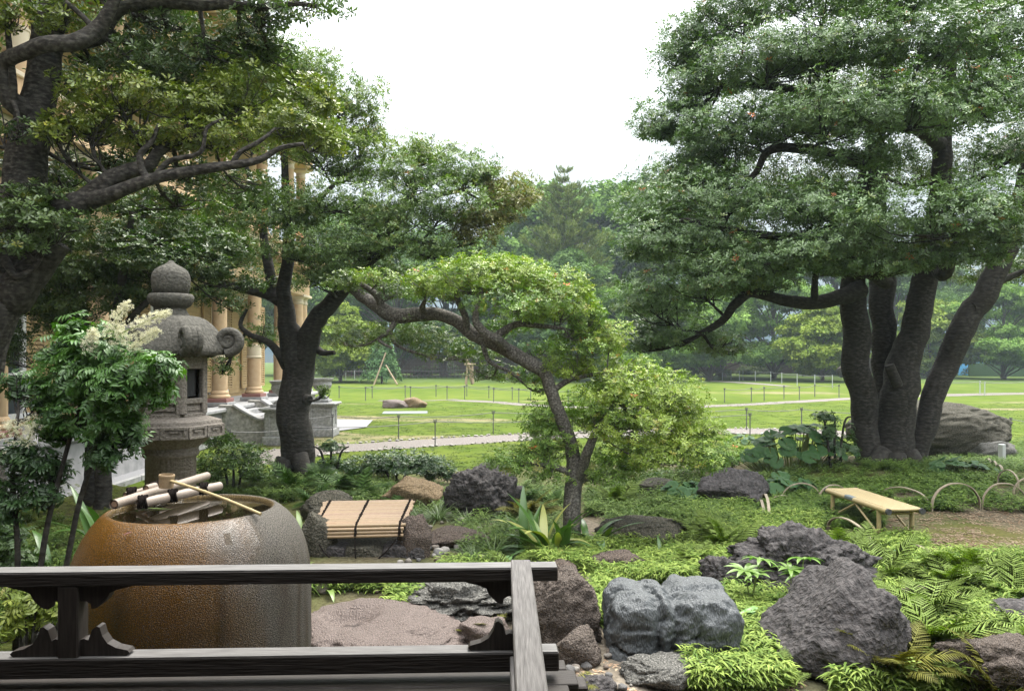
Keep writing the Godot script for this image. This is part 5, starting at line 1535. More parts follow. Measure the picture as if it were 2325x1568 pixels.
	rock("garden_rock", "dark stone under the leaning crown left of the round leaved plants", 1440, 1085, 1530, 1120, 0.8, 326, "rock_moss", {"n": 14})
	rock("garden_rock", "flat grey stone slab under the rail in front of the covered well", 840, 1310, 1010, 1345, 0.6, 327, "rock_grey", {"n": 16, "flat": 0.4})
	# boulder behind the great tree
	rock("boulder", "huge ridged boulder behind the four stemmed tree", 1950, 918, 2262, 1036, 0.7, 328, "rock_moss", {"n": 34, "facets": 0, "a1": 0.08, "a2": 0.025, "lump": 0.06, "fill": 0.92})
	rock("boulder", "smooth grey rock between the huge boulder and the gravel path", 2170, 992, 2290, 1040, 0.7, 329, "rock_grey", {"n": 16})
	# blue grey stone with lobes and a crack
	blue_stone()
	# pebbles of the dry stream
	var cob := [rock_mesh(Vector3(1, 0.6, 0.8), 401, 6, 4, 0.12, 0.02), rock_mesh(Vector3(1, 0.7, 0.9), 402, 6, 6, 0.12, 0.02), rock_mesh(Vector3(0.9, 0.55, 0.7), 403, 6, 5, 0.16, 0.03)]
	var areas := [["small rounded cobble in the pebble bed right of the covered well", "cobbles beside the covered well", 900, 1105, 1165, 1280, 95, 0.1], ["small rounded cobble along the dry stream below the top rail", "cobbles under the top rail", 690, 1010, 1312, 1345, 26, 0.11], ["small stone on the bare ground right of the veranda floor", "stones by the veranda corner", 1225, 1420, 1480, 1580, 26, 0.06], ["small cobble in front of the flat whitish stone", "cobbles in the lower foreground", 1420, 1740, 1500, 1585, 30, 0.045]]
	var mats := []
	for i in 5:
		var m: StandardMaterial3D = M["cobble"].duplicate()
		m.albedo_color = [lin(0.20, 0.18, 0.155), lin(0.13, 0.125, 0.12), lin(0.25, 0.215, 0.18), lin(0.16, 0.125, 0.10), lin(0.29, 0.27, 0.24)][i]
		mats.append(m)
	for e in areas:
		for i in e[6]:
			var p := G(rng.randf_range(e[2], e[3]), rng.randf_range(e[4], e[5]))
			var s: float = e[7] * rng.randf_range(0.6, 1.5)
			solo("cobble", cob[i % 3], mats[rng.randi_range(0, 4)], e[0], "stone", Transform3D(Basis(Vector3.UP, rng.randf() * TAU).scaled(Vector3.ONE * s), p + Vector3(0, s * 0.27, 0)), e[1])

func blue_stone() -> void:
	# a boxy stone furrowed by grooves: each groove is a line on its front or on its top
	var f := G(1515, 1512)
	var c := P(1518, 1425, -f.z + 0.42)
	var w := 145.0 * K * -c.z
	# [x0, y0, x1, y1, width, depth] on the front; y is up
	var front := [[-0.28, 0.5, -0.33, -0.1, 0.10, 0.13], [-0.33, -0.1, -0.12, -0.75, 0.09, 0.12], [0.0, 0.42, -0.06, -0.15, 0.09, 0.17], [-0.06, -0.15, -0.08, -0.8, 0.05, 0.12], [0.36, 0.3, 0.32, -0.2, 0.08, 0.10], [0.34, -0.2, 0.4, -0.8, 0.06, 0.06], [-1.0, -0.12, -0.55, -0.22, 0.035, 0.11], [-0.55, -0.22, -0.1, -0.36, 0.035, 0.11], [-0.12, -0.28, 0.3, -0.26, 0.035, 0.13], [0.3, -0.26, 0.9, -0.1, 0.03, 0.09], [-0.8, 0.32, -0.35, 0.28, 0.06, 0.07], [0.05, 0.08, 0.5, 0.12, 0.05, 0.06]]
	# [x0, z0, x1, z1, width, depth] on the top
	var top := [[-0.05, -1.0, 0.05, 0.2, 0.13, 0.26], [0.05, 0.2, 0.0, 1.0, 0.14, 0.3], [-0.9, 0.05, -0.1, 0.3, 0.10, 0.16], [0.1, 0.1, 0.9, -0.2, 0.10, 0.14], [-0.5, -0.9, -0.45, 0.1, 0.12, 0.12], [0.45, -0.1, 0.55, 1.0, 0.12, 0.16], [-0.4, 0.2, -0.3, 1.0, 0.10, 0.18]]
	var near := func(px: float, py: float, e: Array) -> float:
		var a := Vector2(e[0], e[1])
		var b := Vector2(e[2], e[3])
		return Geometry2D.get_closest_point_to_segment(Vector2(px, py), a, b).distance_to(Vector2(px, py))
	var st := SurfaceTool.new()
	st.begin(Mesh.PRIMITIVE_TRIANGLES)
	var n := 240
	var m := 110
	var g := FastNoiseLite.new()
	g.frequency = 1.0
	g.fractal_octaves = 3
	for j in m + 1:
		for i in n:
			var el := lerpf(-1.25, PI / 2, float(j) / m)
			var az := TAU * i / n
			var d := Vector3(cos(az) * cos(el), sin(el), sin(az) * cos(el))
			var k := 5.5
			var t := pow(pow(absf(d.x), k) + pow(absf(d.y) * 1.15, k) + pow(absf(d.z), k), -1.0 / k)
			t *= 1.0 + 0.10 * g.get_noise_3dv(d * 1.3) + 0.05 * g.get_noise_3dv(d * 3.5)
			var p := d * t
			var q := Vector2(0.09 * g.get_noise_3dv(p * 2.5), 0.09 * g.get_noise_3dv(p * 2.5 + Vector3(9, 9, 9)))
			var cut := 0.0
			var wf := 0.8 * smoothstep(0.25, 0.7, p.z) 
			var wt := smoothstep(0.35, 0.65, p.y)
			if wf > 0.0:
				for e in front:
					var s := 0.5 + 0.5 * g.get_noise_3dv(p * 1.7)
					cut += wf * e[5] * (0.7 + s) * exp(-pow(near.call(p.x + q.x, p.y + q.y, e) / (e[4] * 0.75), 2))
			if wt > 0.0:
				for e in top: cut += 0.75 * wt * e[5] * exp(-pow(near.call(p.x + q.x, p.z + q.y, e) / e[4], 2))
			t *= 1.0 - minf(cut, 0.34)
			t *= 1.0 + 0.012 * g.get_noise_3d(p.x * 16.0, p.y * 3.0, p.z * 16.0)
			st.add_vertex(d * t * Vector3(w * 0.97, w * 0.78, w * 0.76))
	for j in m:
		for i in n:
			var a := j * n + i
			var b := j * n + (i + 1) % n
			for k in [a, b, a + n, b, b + n, a + n]: st.add_index(k)
	st.generate_normals()
	solo("garden_rock", st.commit(), M["rock_blue"], "blue grey lobed stone with a slanting crack in the grass at lower centre right", "rock", Transform3D(Basis(), c))
	# the puddle in the hollow of the pinkish stone
	var pk := Vector3(-1.27, 0.242, -6.26)
	var mb := MB.new()
	for i in 24:
		var a := TAU * i / 24.0
		var b := TAU * (i + 1) / 24.0
		var ra := 0.11 * (1.0 + 0.3 * sin(a * 3.0))
		var rb := 0.11 * (1.0 + 0.3 * sin(b * 3.0))
		mb.tri(Vector3.ZERO, Vector3(cos(b) * rb * 1.3, 0, sin(b) * rb), Vector3(cos(a) * ra * 1.3, 0, sin(a) * ra))
	solo("puddle", mb.mesh(), M["water"], "small puddle of water in the hollow of the pinkish stone", "water", Transform3D(Basis(), pk))

func lantern() -> void:
	var d := 6.3
	var u := K * d
	var ax := P(388, HY, d)
	var root := thing("stone_lantern", "tall carved stone lantern with curled roof corners behind the water basin", "stone lantern", Vector3(ax.x, ground(ax.x, -d), -d))
	var gy := root.position.y
	var Y := func(y: float) -> float: return EYE - (y - HY) * u - gy
	var mb := MB.new()
	var j0: float = Y.call(668)
	var prof := []
	for e in [[30, 668], [38, 664], [41, 650], [42, 635], [40, 622], [34, 612], [24, 605], [14, 600], [8, 596], [6, 592], [0, 590]]: prof.append([e[0] * u, Y.call(e[1])])
	mb.lathe(prof, 36)
	part(root, "jewel", mb.smooth(), M["lantern_dark"])
	mb = MB.new()
	prof = []
	for e in [[33, 699], [42, 693], [48, 682], [49, 674], [45, 667], [30, 666]]: prof.append([e[0] * u, Y.call(e[1])])
	mb.lathe(prof, 64, Transform3D(), 0.0, func(a: float, _y: float) -> float: return 1.0 + 0.022 * absf(sin(a * 6.0)))
	part(root, "lotus_ring", mb.smooth(), M["lantern_dark"])
	mb = MB.new()
	prof = []
	for e in [[42, 722], [40, 714], [36, 709], [33, 703], [33, 697]]: prof.append([e[0] * u, Y.call(e[1])])
	mb.lathe(prof, 32)
	part(root, "neck", mb.smooth(), M["lantern_dark"])
	# roof: six sides, domed, corners drawn out
	var turn := -deg_to_rad(41.0) + PI / 2
	mb = MB.new()
	var nr := 14
	var na := 72
	for j in nr + 1:
		var t := float(j) / nr
		for i in na:
			var a := TAU * i / na
			var k := absf(fposmod(a - turn + PI / 6, PI / 3) - PI / 6)   # 0 at a corner
			var hex := cos(PI / 6) / cos(PI / 6 - k)
			var r := lerpf(40.0, 122.0 * (hex * 1.02), pow(t, 0.8))
			var y := lerpf(716, 792, pow(t, 1.9)) - 9.0 * t * t * exp(-pow(k / 0.12, 2))
			mb.vert(Vector3(cos(a) * r * u, Y.call(y), sin(a) * r * u), Vector3.UP)
	for j in nr:
		for i in na:
			var a := j * na + i
			var b := j * na + (i + 1) % na
			mb.ix.append_array(PackedInt32Array([a, a + na, b, b, a + na, b + na]))
	var e0 := mb.v.size()
	for j in 3:
		for i in na:
			var q: Vector3 = mb.v[nr * na + i]
			var f: float = [1.0, 1.01, 0.55][j]
			mb.vert(Vector3(q.x * f, q.y - [0.0, 13.0, 17.0][j] * u, q.z * f), Vector3.UP)
	for j in 2:
		for i in na:
			var a := e0 + j * na + i
			var b := e0 + j * na + (i + 1) % na
			mb.ix.append_array(PackedInt32Array([a, a + na, b, b, a + na, b + na]))
	var roof := part(root, "roof", mb.smooth(), M["lantern_dark"])
	for i in 6:                                                # the curled corners: a spiral that stands on each corner
		var a := turn + PI / 3 * i
		var out := Vector3(cos(a), 0, sin(a))
		var side := Vector3(-sin(a), 0, cos(a))
		mb = MB.new()
		var pts := PackedVector3Array()
		var rad := PackedFloat32Array()
		for k in 30:
			var t := k / 29.0
			var th := lerpf(-PI * 0.55, PI * 2.9, t)
			var r := lerpf(30.0, 5.0, pow(t, 0.8)) * u
			pts.append(out * (124.0 * u) + Vector3(0, Y.call(771), 0) + out * cos(th) * r + Vector3.UP * sin(th) * r)
			rad.append(lerpf(11.0, 5.0, t) * u)
		mb.tube(pts, rad, 8)
		mb.lathe([[0.0, -15.0 * u], [20 * u, -14.5 * u], [21 * u, 0], [20 * u, 14.5 * u], [0, 15.0 * u]], 16, Transform3D(Basis(out, side, out.cross(side)), out * (124.0 * u) + Vector3(0, Y.call(771), 0)))
		for k in pts.size(): pass
		var wide := mb
		mb = MB.new()
		for k in wide.v.size():
			pass
		part(roof, "corner_scroll", wide.mesh(), M["lantern_dark"])
		# broaden: two more bands beside the first
		var s2 := MB.new()
		for off in [-11.0, 11.0]:
			var p2 := PackedVector3Array()
			for q in pts: p2.append(q + side * off * u)
			s2.tube(p2, rad, 8)
		part(roof, "corner_scroll", s2.mesh(), M["lantern_dark"])
	# six sided light chamber: corner posts and panels, two openings
	var hexp := func(r: float, i: int) -> Vector3:
		var a := turn + PI / 3 * i
		return Vector3(cos(a) * r * u, 0, sin(a) * r * u)
	mb = MB.new()
	mb.lathe([[70 * u, Y.call(945)], [70 * u, Y.call(908)], [66 * u, Y.call(906)], [66 * u, Y.call(903)]], 6, Transform3D(), turn)
	for i in 6:
		var a: Vector3 = hexp.call(78.0, i)
		var b: Vector3 = hexp.call(78.0, i + 1)
		var mid := (a + b) * 0.5
		var z := mid.normalized()
		var bs := Basis((b - a).normalized(), Vector3.UP, (b - a).normalized().cross(Vector3.UP))
		var l := a.distance_to(b)
		for s in [-1.0, 1.0]: mb.box(Transform3D(bs, mid + bs.x * s * (l * 0.5 - 7 * u) + Vector3(0, Y.call(868), 0) - z * 5 * u), Vector3(15 * u, 138 * u, 12 * u), 0.006)
		for yy in [[816, 40], [908, 12], [941, 12]]: mb.box(Transform3D(bs, mid + Vector3(0, Y.call(yy[0]), 0) - z * 5.5 * u), Vector3(l - 12 * u, yy[1] * u, 11 * u), 0.005)
		mb.box(Transform3D(bs, mid + Vector3(0, Y.call(925), 0) - z * 8 * u), Vector3(l - 34 * u, 10 * u, 8 * u), 0.004)
	part(root, "light_chamber", mb.mesh(), M["lantern_stone"])
	for i in 6:
		var a: Vector3 = hexp.call(71.0, i)
		var b: Vector3 = hexp.call(71.0, i + 1)
		var mid := (a + b) * 0.5
		var bs := Basis((b - a).normalized(), Vector3.UP, (b - a).normalized().cross(Vector3.UP))
		var l := a.distance_to(b)
		if bs.z.dot(Vector3(0.95, 0, 0.3)) < -0.8 or bs.z.dot(Vector3(0.95, 0, 0.3)) > 0.8: continue    # open windows
		mb = MB.new()
		mb.box(Transform3D(bs, mid + Vector3(0, Y.call(856), 0)), Vector3(l - 16 * u, 94 * u, 6 * u))
		mb.lathe([[0, -3 * u], [16 * u, -3 * u], [15 * u, 3 * u], [0, 4 * u]], 20, Transform3D(Basis(bs.x, bs.z, -bs.y), mid + Vector3(0, Y.call(846), 0) - bs.z * 4 * u * -1.0 * signf(-bs.z.dot(mid))))
		for s in [-1.0, 1.0]: mb.box(Transform3D(Basis(bs.z, s * 0.35) * bs, mid + bs.x * s * 17 * u + Vector3(0, Y.call(876), 0) + mid.normalized() * 3 * u), Vector3(9 * u, 40 * u, 5 * u), 0.004)
		part(root, "relief_panel", mb.mesh(), M["lantern_stone"])
	# platform
	mb = MB.new()
	var fl := 113.0
	mb.lathe([[80 * u, Y.call(990)], [fl * u, Y.call(988)], [fl * u, Y.call(962)], [fl * 0.985 * u, Y.call(960)], [fl * 0.97 * u, Y.call(952)], [84 * u, Y.call(944)], [78 * u, Y.call(943)], [60 * u, Y.call(943)]], 6, Transform3D(), turn)
	for i in 6:
		var a: Vector3 = hexp.call(fl + 2, i)
		var b: Vector3 = hexp.call(fl + 2, i + 1)
		var bs := Basis((b - a).normalized(), Vector3.UP, (b - a).normalized().cross(Vector3.UP))
		var l := a.distance_to(b)
		for f in [0.25, 0.75]:
			var mid := a.lerp(b, f) + Vector3(0, Y.call(975), 0)
			for s in [-1.0, 1.0]:
				mb.box(Transform3D(bs, mid + bs.x * s * l * 0.205), Vector3(l * 0.07, 22 * u, 4 * u))
				mb.box(Transform3D(bs, mid + Vector3(0, s * 10.5 * u, 0)), Vector3(l * 0.46, 5 * u, 3.6 * u))
			mb.box(Transform3D(bs, mid + Vector3(0, 3 * u, 0)), Vector3(l * 0.2, 5 * u, 2.4 * u), 0.003)
	part(root, "platform", mb.mesh(), M["lantern_stone"])
	mb = MB.new()
	prof = []
	for e in [[57, 1014], [62, 1010], [70, 1004], [78, 996], [84, 988]]: prof.append([e[0] * u, Y.call(e[1])])
	mb.lathe(prof, 96, Transform3D(), 0.0, func(a: float, _y: float) -> float: return 1.0 + 0.035 * absf(sin(a * 8.0)))
	part(root, "lotus_cup", mb.smooth(), M["lantern_stone"])
	mb = MB.new()
	prof = [[70 * u, -0.15], [70 * u, 0.12], [62 * u, 0.2], [55 * u, 0.3]]
	for e in [[54, 1036], [58, 1034], [61, 1029], [61, 1024], [58, 1019], [60, 1015], [55, 1011]]: prof.append([e[0] * u, Y.call(e[1])])
	mb.lathe(prof, 40)
	part(root, "post", mb.smooth(), M["lantern_stone"])
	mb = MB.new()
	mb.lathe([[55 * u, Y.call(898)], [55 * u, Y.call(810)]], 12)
	part(root, "dark_inside", mb.mesh(), M["chamber_black"])  # near-black tube filling the light chamber

func basin() -> void:
	rng.seed = 41
	var d := 4.3
	var c := Vector3((440 - CX) * K * d, 0, -d)
	var rim := 1.578
	var root := thing("water_basin", "huge round shouldered stone water basin stained amber on its left side", "water basin", Vector3(c.x, 0.0, c.z))
	var f := FastNoiseLite.new()
	f.frequency = 1.0
	f.seed = 8
	f.fractal_octaves = 4
	var prof := []                                             # [radius, height]
	for e in [[0.60, -0.15], [0.605, 0.25], [0.615, 0.6], [0.62, 0.9], [0.622, 1.12], [0.617, 1.24], [0.60, 1.335], [0.575, 1.41], [0.54, 1.475], [0.50, 1.525], [0.465, 1.555], [0.44, 1.572], [0.425, 1.578], [0.412, 1.572], [0.405, 1.555], [0.395, 1.50], [0.36, 1.38], [0.25, 1.28], [0.0, 1.25]]: prof.append(Vector2(e[0], e[1]))
	var n := 96
	var mb := MB.new()
	var fine := []
	for j in prof.size() - 1:
		var k := maxi(1, int(prof[j].distance_to(prof[j + 1]) / 0.035))
		for i in k: fine.append(prof[j].lerp(prof[j + 1], float(i) / k))
	fine.append(prof[prof.size() - 1])
	var wet := PackedFloat32Array()
	var dry_ix := PackedInt32Array()
	for p in fine:
		for i in n:
			var a := TAU * i / n
			var dir := Vector3(cos(a), 0, sin(a))
			var q: Vector3 = dir * p.x + Vector3(0, p.y, 0)
			var outer: float = clampf((p.x - 0.44) * 12.0, 0, 1) if p.y > 1.3 else 1.0
			if p.x < 0.41 and p.y > 1.2: outer = 0.0
			var r := 1.0 + outer * (0.014 * f.get_noise_3dv(q * 2.0) + 0.004 * f.get_noise_3dv(q * 14.0))
			# the left shoulder is lower and fuller, the right squarer
			var y: float = p.y
			if p.y > 1.1 and p.x > 0.43: y -= 0.045 * maxf(-cos(a), 0.0) * smoothstep(0.43, 0.6, p.x)
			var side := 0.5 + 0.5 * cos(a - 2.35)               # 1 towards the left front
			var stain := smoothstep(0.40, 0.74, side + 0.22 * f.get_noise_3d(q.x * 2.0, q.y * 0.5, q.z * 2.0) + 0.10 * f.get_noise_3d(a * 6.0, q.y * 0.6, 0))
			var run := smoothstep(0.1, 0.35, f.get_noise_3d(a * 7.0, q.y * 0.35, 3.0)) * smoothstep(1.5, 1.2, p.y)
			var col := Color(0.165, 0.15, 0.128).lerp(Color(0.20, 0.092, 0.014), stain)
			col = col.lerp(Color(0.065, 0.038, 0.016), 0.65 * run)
			col = col.lerp(col * 0.26, smoothstep(1.32, 0.8, p.y) * (0.25 + 0.75 * stain))  # veranda shade over the lower body, darkened into the colour
			if p.x < 0.415 and p.y > 1.2: col = Color(0.17, 0.115, 0.04)
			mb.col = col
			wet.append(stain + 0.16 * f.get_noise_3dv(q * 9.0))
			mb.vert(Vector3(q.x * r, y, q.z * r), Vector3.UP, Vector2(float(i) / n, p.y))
	for j in fine.size() - 1:
		for i in n:
			var a := j * n + i
			var b := j * n + (i + 1) % n
			var six := PackedInt32Array([a, b, a + n, b, b + n, a + n])
			if wet[a] > 0.12: mb.ix.append_array(six)
			else: dry_ix.append_array(six)
	var m := stuffmat("basin_stone", Color.WHITE, 0.22, ntex(51, 0.07, Color(0.0, 0.0, 0.0), Color(2.0, 2.0, 2.0), FastNoiseLite.TYPE_SIMPLEX_SMOOTH, 4, 1024), 1.7, htex(52, 0.09, FastNoiseLite.TYPE_SIMPLEX_SMOOTH, 4, 1024), 0.5, true, 0.5)
	m.metallic_specular = 0.4
	# wet on the left, dry on the right
	var md: StandardMaterial3D = m.duplicate()
	md.resource_name = "basin_stone_dry"
	md.roughness = 0.75
	md.metallic_specular = 0.3
	var wet_ix := mb.ix
	var all := wet_ix.duplicate()
	all.append_array(dry_ix)
	mb.ix = all
	var whole := SurfaceTool.new()
	whole.create_from(mb.mesh(), 0)
	whole.generate_normals()
	var arr := whole.commit().surface_get_arrays(0)
	var full: PackedInt32Array = arr[Mesh.ARRAY_INDEX]
	for k in 2:
		arr[Mesh.ARRAY_INDEX] = full.slice(0, wet_ix.size()) if k == 0 else full.slice(wet_ix.size())
		var am := ArrayMesh.new()
		am.add_surface_from_arrays(Mesh.PRIMITIVE_TRIANGLES, arr)
		part(root, "wet_stone" if k == 0 else "dry_stone", am, m if k == 0 else md)
	mb = MB.new()
	var ring := []
	for i in 48: ring.append(Vector3(cos(TAU * i / 48) * 0.407, 1.556, sin(TAU * i / 48) * 0.407))
	for i in 48: mb.tri(Vector3(0, 1.556, 0), ring[(i + 1) % 48], ring[i])
	var water := part(self, "basin_water", mb.mesh(), M["water"], Transform3D(Basis(), root.position))
	tag(water, "still dark water filling the round basin to just below its rim", "water")
	# bamboo rack: poles lashed with black rope
	var T := func(x: float, y: float, h: float) -> Vector3:    # a point at height h
		var dd: float = (EYE - h) / (K * (y - HY))
		return P(x, y, dd)
	var rk := thing("bamboo_rack", "rack of grey bamboo poles lashed with black rope lying across the basin", "bamboo rack", c + Vector3(0, rim, 0))
	# basin-top directions: x, y as seen; heights chosen so that poles rest on the rim
	var poles := [[[258, 1144], [470, 1079], 1.635, 10.5], [[316, 1142], [499, 1102], 1.625, 10.5], [[284, 1122], [330, 1110], 1.622, 6.0], [[330, 1118], [440, 1090], 1.62, 6.5], [[331, 1108], [352, 1102], 1.655, 8.0], [[300, 1126], [345, 1146], 1.60, 5.0], [[400, 1092], [425, 1102], 1.60, 5.0]]
	for e in poles:
		var a: Vector3 = T.call(e[0][0], e[0][1], e[2])
		var b: Vector3 = T.call(e[1][0], e[1][1], e[2])
		var r: float = e[3] * K * d
		var mb2 := MB.new()
		var pts := PackedVector3Array()
		var rad := PackedFloat32Array()
		var seg := 24
		for i in seg + 1:
			var t := float(i) / seg
			pts.append(a.lerp(b, t))
			rad.append(r * (1.0 + (0.08 if i % 8 == 5 else 0.0)))
		mb2.tube(pts, rad, 14, false)
		var po := wpart(rk, "pole", mb2.mesh(), M["bamboo_grey"])
		var ends := MB.new()
		for s in [[a, (a - b).normalized()], [b, (b - a).normalized()]]:
			var q: Vector3 = s[0]
			var nn: Vector3 = s[1]
			ends.tube(PackedVector3Array([q - nn * 0.03, q - nn * 0.004]), PackedFloat32Array([r * 0.98, r * 0.62]), 14, true)
		wpart(po, "hollow_end", ends.mesh(), M["bamboo_cut"]).position = Vector3.ZERO
	for e in [[[324, 1138], [308, 1128], 1.63], [[392, 1124], [384, 1112], 1.63], [[462, 1108], [452, 1085], 1.635], [[298, 1120], [312, 1116], 1.63], [[350, 1106], [362, 1118], 1.64], [[370, 1100], [376, 1092], 1.63]]:
		var mb3 := MB.new()
		for k in 4:
			var off := (k - 1.5) * 0.011
			var a: Vector3 = T.call(e[0][0], e[0][1], e[2])
			var ax := Vector3(0.9, 0, -0.35).normalized()
			var pts := PackedVector3Array()
			var rad := PackedFloat32Array()
			for i in 15:
				var th := TAU * i / 14
				var up := Vector3.UP * cos(th) + ax.cross(Vector3.UP) * sin(th)
				pts.append(a + ax * (off + 0.004 * sin(th * 2.0 + k)) + up * (0.031 + 0.002 * (k % 2)))
				rad.append(0.0075)
			mb3.tube(pts, rad, 6, false, noi2, 0.3)
		wpart(rk, "rope_binding", mb3.mesh(), M["rope"])
	# ladle
	var ld := thing("bamboo_ladle", "bamboo ladle with a round cup and long thin handle resting on the rack", "ladle", T.call(377, 1110, 1.655))
	var cup: Vector3 = T.call(377, 1106, 1.665)
	mb = MB.new()
	var u := K * 4.3
	mb.lathe([[0, 0], [16 * u, 0], [16.3 * u, 0.002], [17 * u, 24 * u], [18 * u, 25 * u], [18 * u, 29 * u], [17 * u, 31 * u], [15 * u, 31 * u], [14.6 * u, 8 * u], [0, 7 * u]], 28, Transform3D(Basis(Vector3.BACK, -0.06), cup))
	wpart(ld, "cup", mb.mesh(), M["ladle_wood"])
	mb = MB.new()
	var h0 := cup + Vector3(14 * u, 17 * u, 0.02)
	var h1: Vector3 = T.call(592, 1166, 1.585)
	var pts2 := PackedVector3Array()
	var rad2 := PackedFloat32Array()
	for i in 41:
		pts2.append(h0.lerp(h1, i / 40.0) + Vector3(0, 0.01 * sin(PI * i / 40.0), 0))
		rad2.append(0.0085 * (1.16 if i % 10 == 6 else 1.0))
	mb.tube(pts2, rad2, 10)
	wpart(ld, "handle", mb.mesh(), M["bench_bamboo"])
	# fallen leaves
	mb = MB.new()
	mb.strip(Vector3.ZERO, Vector3(1, 0.0, 0.1).normalized(), 0.16, 0.022, 0.05, 6, 0.9, 0.05)
	solo("floating_leaf", mb.mesh(), M["strap_light"], "narrow green bamboo leaf floating on the basin water", "leaf", Transform3D(Basis(), T.call(330, 1152, 1.561)))
	mb = MB.new()
	mb.strip(Vector3.ZERO, Vector3(0.7, 0.4, -0.3).normalized(), 0.04, 0.016, 0.3, 4, 0.9, 0.1)
	m = leafmat("dead_leaf", 0.6)
	m.albedo_color = lin(0.14, 0.05, 0.07)
	solo("fallen_leaf", mb.mesh(), m, "small reddish purple leaf stuck on the wet front of the basin", "leaf", Transform3D(Basis(), c + Vector3(-0.14, 1.54, 0.497)))
	# stone well with a bamboo mat
	var wd := 8.7
	var wl := thing("stone_well", "low stone lined well box under the bamboo mat", "well", P(830, 1300, wd))
	var gy := wl.position.y
	var rows := [[[700, 1228, 968, 1262], 5], [[698, 1262, 966, 1300], 4]]
	var back := MB.new()
	var w0 := P(698, 1230, wd)
	var w1 := P(955, 1230, wd)
	back.box(Transform3D(Basis(), Vector3((w0.x + w1.x) * 0.5, (w0.y + gy) * 0.5 - 0.12, -wd - 0.42)), Vector3(w1.x - w0.x - 0.06, w0.y - gy + 0.14, 0.8), 0.04)
	wpart(wl, "well_core", back.mesh(), M["rock_moss"])
	var kk := 0
	for e in [[0.0, 0.36, "rock_dark"], [0.34, 0.70, "rock_moss"], [0.66, 1.04, "rock_dark"]]:
		var xa := lerpf(w0.x, w1.x, e[0])
		var xb := lerpf(w0.x, w1.x, e[1])
		var rm := rock_mesh(Vector3((xb - xa) * 1.35, (w0.y - gy) * 1.5, 0.5), 700 + kk, 14, 3, 0.06, 0.03, 0.0, 0.25, 0.0, 0.0, [[Vector3(1, 0, 0), 0.72], [Vector3(-1, 0, 0), 0.72], [Vector3(0, 0, 1), 0.6]])
		wpart(wl, "stone", rm, M[e[2]])
		wl.get_child(wl.get_child_count() - 1).position += Vector3((xa + xb) * 0.5, gy + (w0.y - gy) * 0.36, -wd - 0.06)
		kk += 1
	var mat := thing("bamboo_mat", "pale bamboo mat tied with dark rope covering the stone well", "bamboo mat", P(820, 1215, wd))
	var fr := P(707, 1217, wd - 0.05)
	var fe := P(918, 1212, wd - 0.05)
	var bk := P(735, 1158, wd + 0.75)
	var be := P(942, 1155, wd + 0.75)
	bk.y = fr.y + 0.12
	be.y = fr.y + 0.12
	bk = P(738, 1160, (EYE - bk.y) / (K * (1160 - HY)))
	be = P(941, 1157, (EYE - be.y) / (K * (1157 - HY)))
	var edge := []
	for i in 3: edge.append([fr + Vector3(0, i * 0.036, 0.03 - 0.004 * i), fe + Vector3(0, i * 0.036, 0.03 - 0.004 * i)])
	for i in 21:
		var t := i / 20.0
		edge.append([fr.lerp(bk, t) + Vector3(0, 0.108, 0), fe.lerp(be, t) + Vector3(0, 0.108, 0)])
	for i in edge.size():
		mb = MB.new()
		var a: Vector3 = edge[i][0] + Vector3(rng.randf_range(-0.02, 0.02), rng.randf_range(-0.002, 0.003), 0)
		var b: Vector3 = edge[i][1] + Vector3(rng.randf_range(-0.02, 0.02), rng.randf_range(-0.002, 0.003), 0)
		var r := 0.0185 if i < 3 else maxf(0.017, fr.distance_to(bk) / 42.0)
		var pts := PackedVector3Array()
		var rad := PackedFloat32Array()
		var node := rng.randi_range(3, 9)
		for k in 31:
			pts.append(a.lerp(b, k / 30.0))
			rad.append(r * (1.06 if k % 9 == node % 9 else 1.0))
		var tt := rng.randf_range(0.86, 1.08)
		mb.col = Color(tt, tt * rng.randf_range(0.95, 1.02), tt * rng.randf_range(0.9, 1.02))
		mb.tube(pts, rad, 10)
		wpart(mat, "bamboo_cane", mb.mesh(), M["bamboo_pale"])
	for fx in [0.055, 0.48, 0.95]:
		mb = MB.new()
		var pts := PackedVector3Array()
		var rad := PackedFloat32Array()
		for i in edge.size():
			var q: Vector3 = edge[i][0].lerp(edge[i][1], fx + 0.006 * (i % 2))
			pts.append(q + (Vector3(0, 0.004, 0.021) if i < 3 else Vector3(0, 0.021, 0)))
			rad.append(0.015)
			if i < edge.size() - 1:
				var q2: Vector3 = edge[i + 1][0].lerp(edge[i + 1][1], fx)
				pts.append(q.lerp(q2, 0.5) + (Vector3(0, 0.004, 0.012) if i < 3 else Vector3(0, 0.013, 0)))
				rad.append(0.012)
		mb.tube(pts, rad, 7, true, noi2, 0.4)
		var rp := wpart(mat, "rope", mb.mesh(), M["rope"])
		mb = MB.new()
		var p0: Vector3 = edge[0][0].lerp(edge[0][1], fx) + Vector3(0, -0.005, 0.025)
		var p1: Vector3 = P([760, 809, 850][[0.055, 0.48, 0.95].find(fx)], 1275, wd - 0.13)
		mb.tube(PackedVector3Array([p0, p0.lerp(p1, 0.5) + Vector3(0, -0.02, 0.03), p1]), PackedFloat32Array([0.008, 0.008, 0.008]), 6)
		wpart(rp, "tie", mb.mesh(), M["rope"]).position = Vector3.ZERO

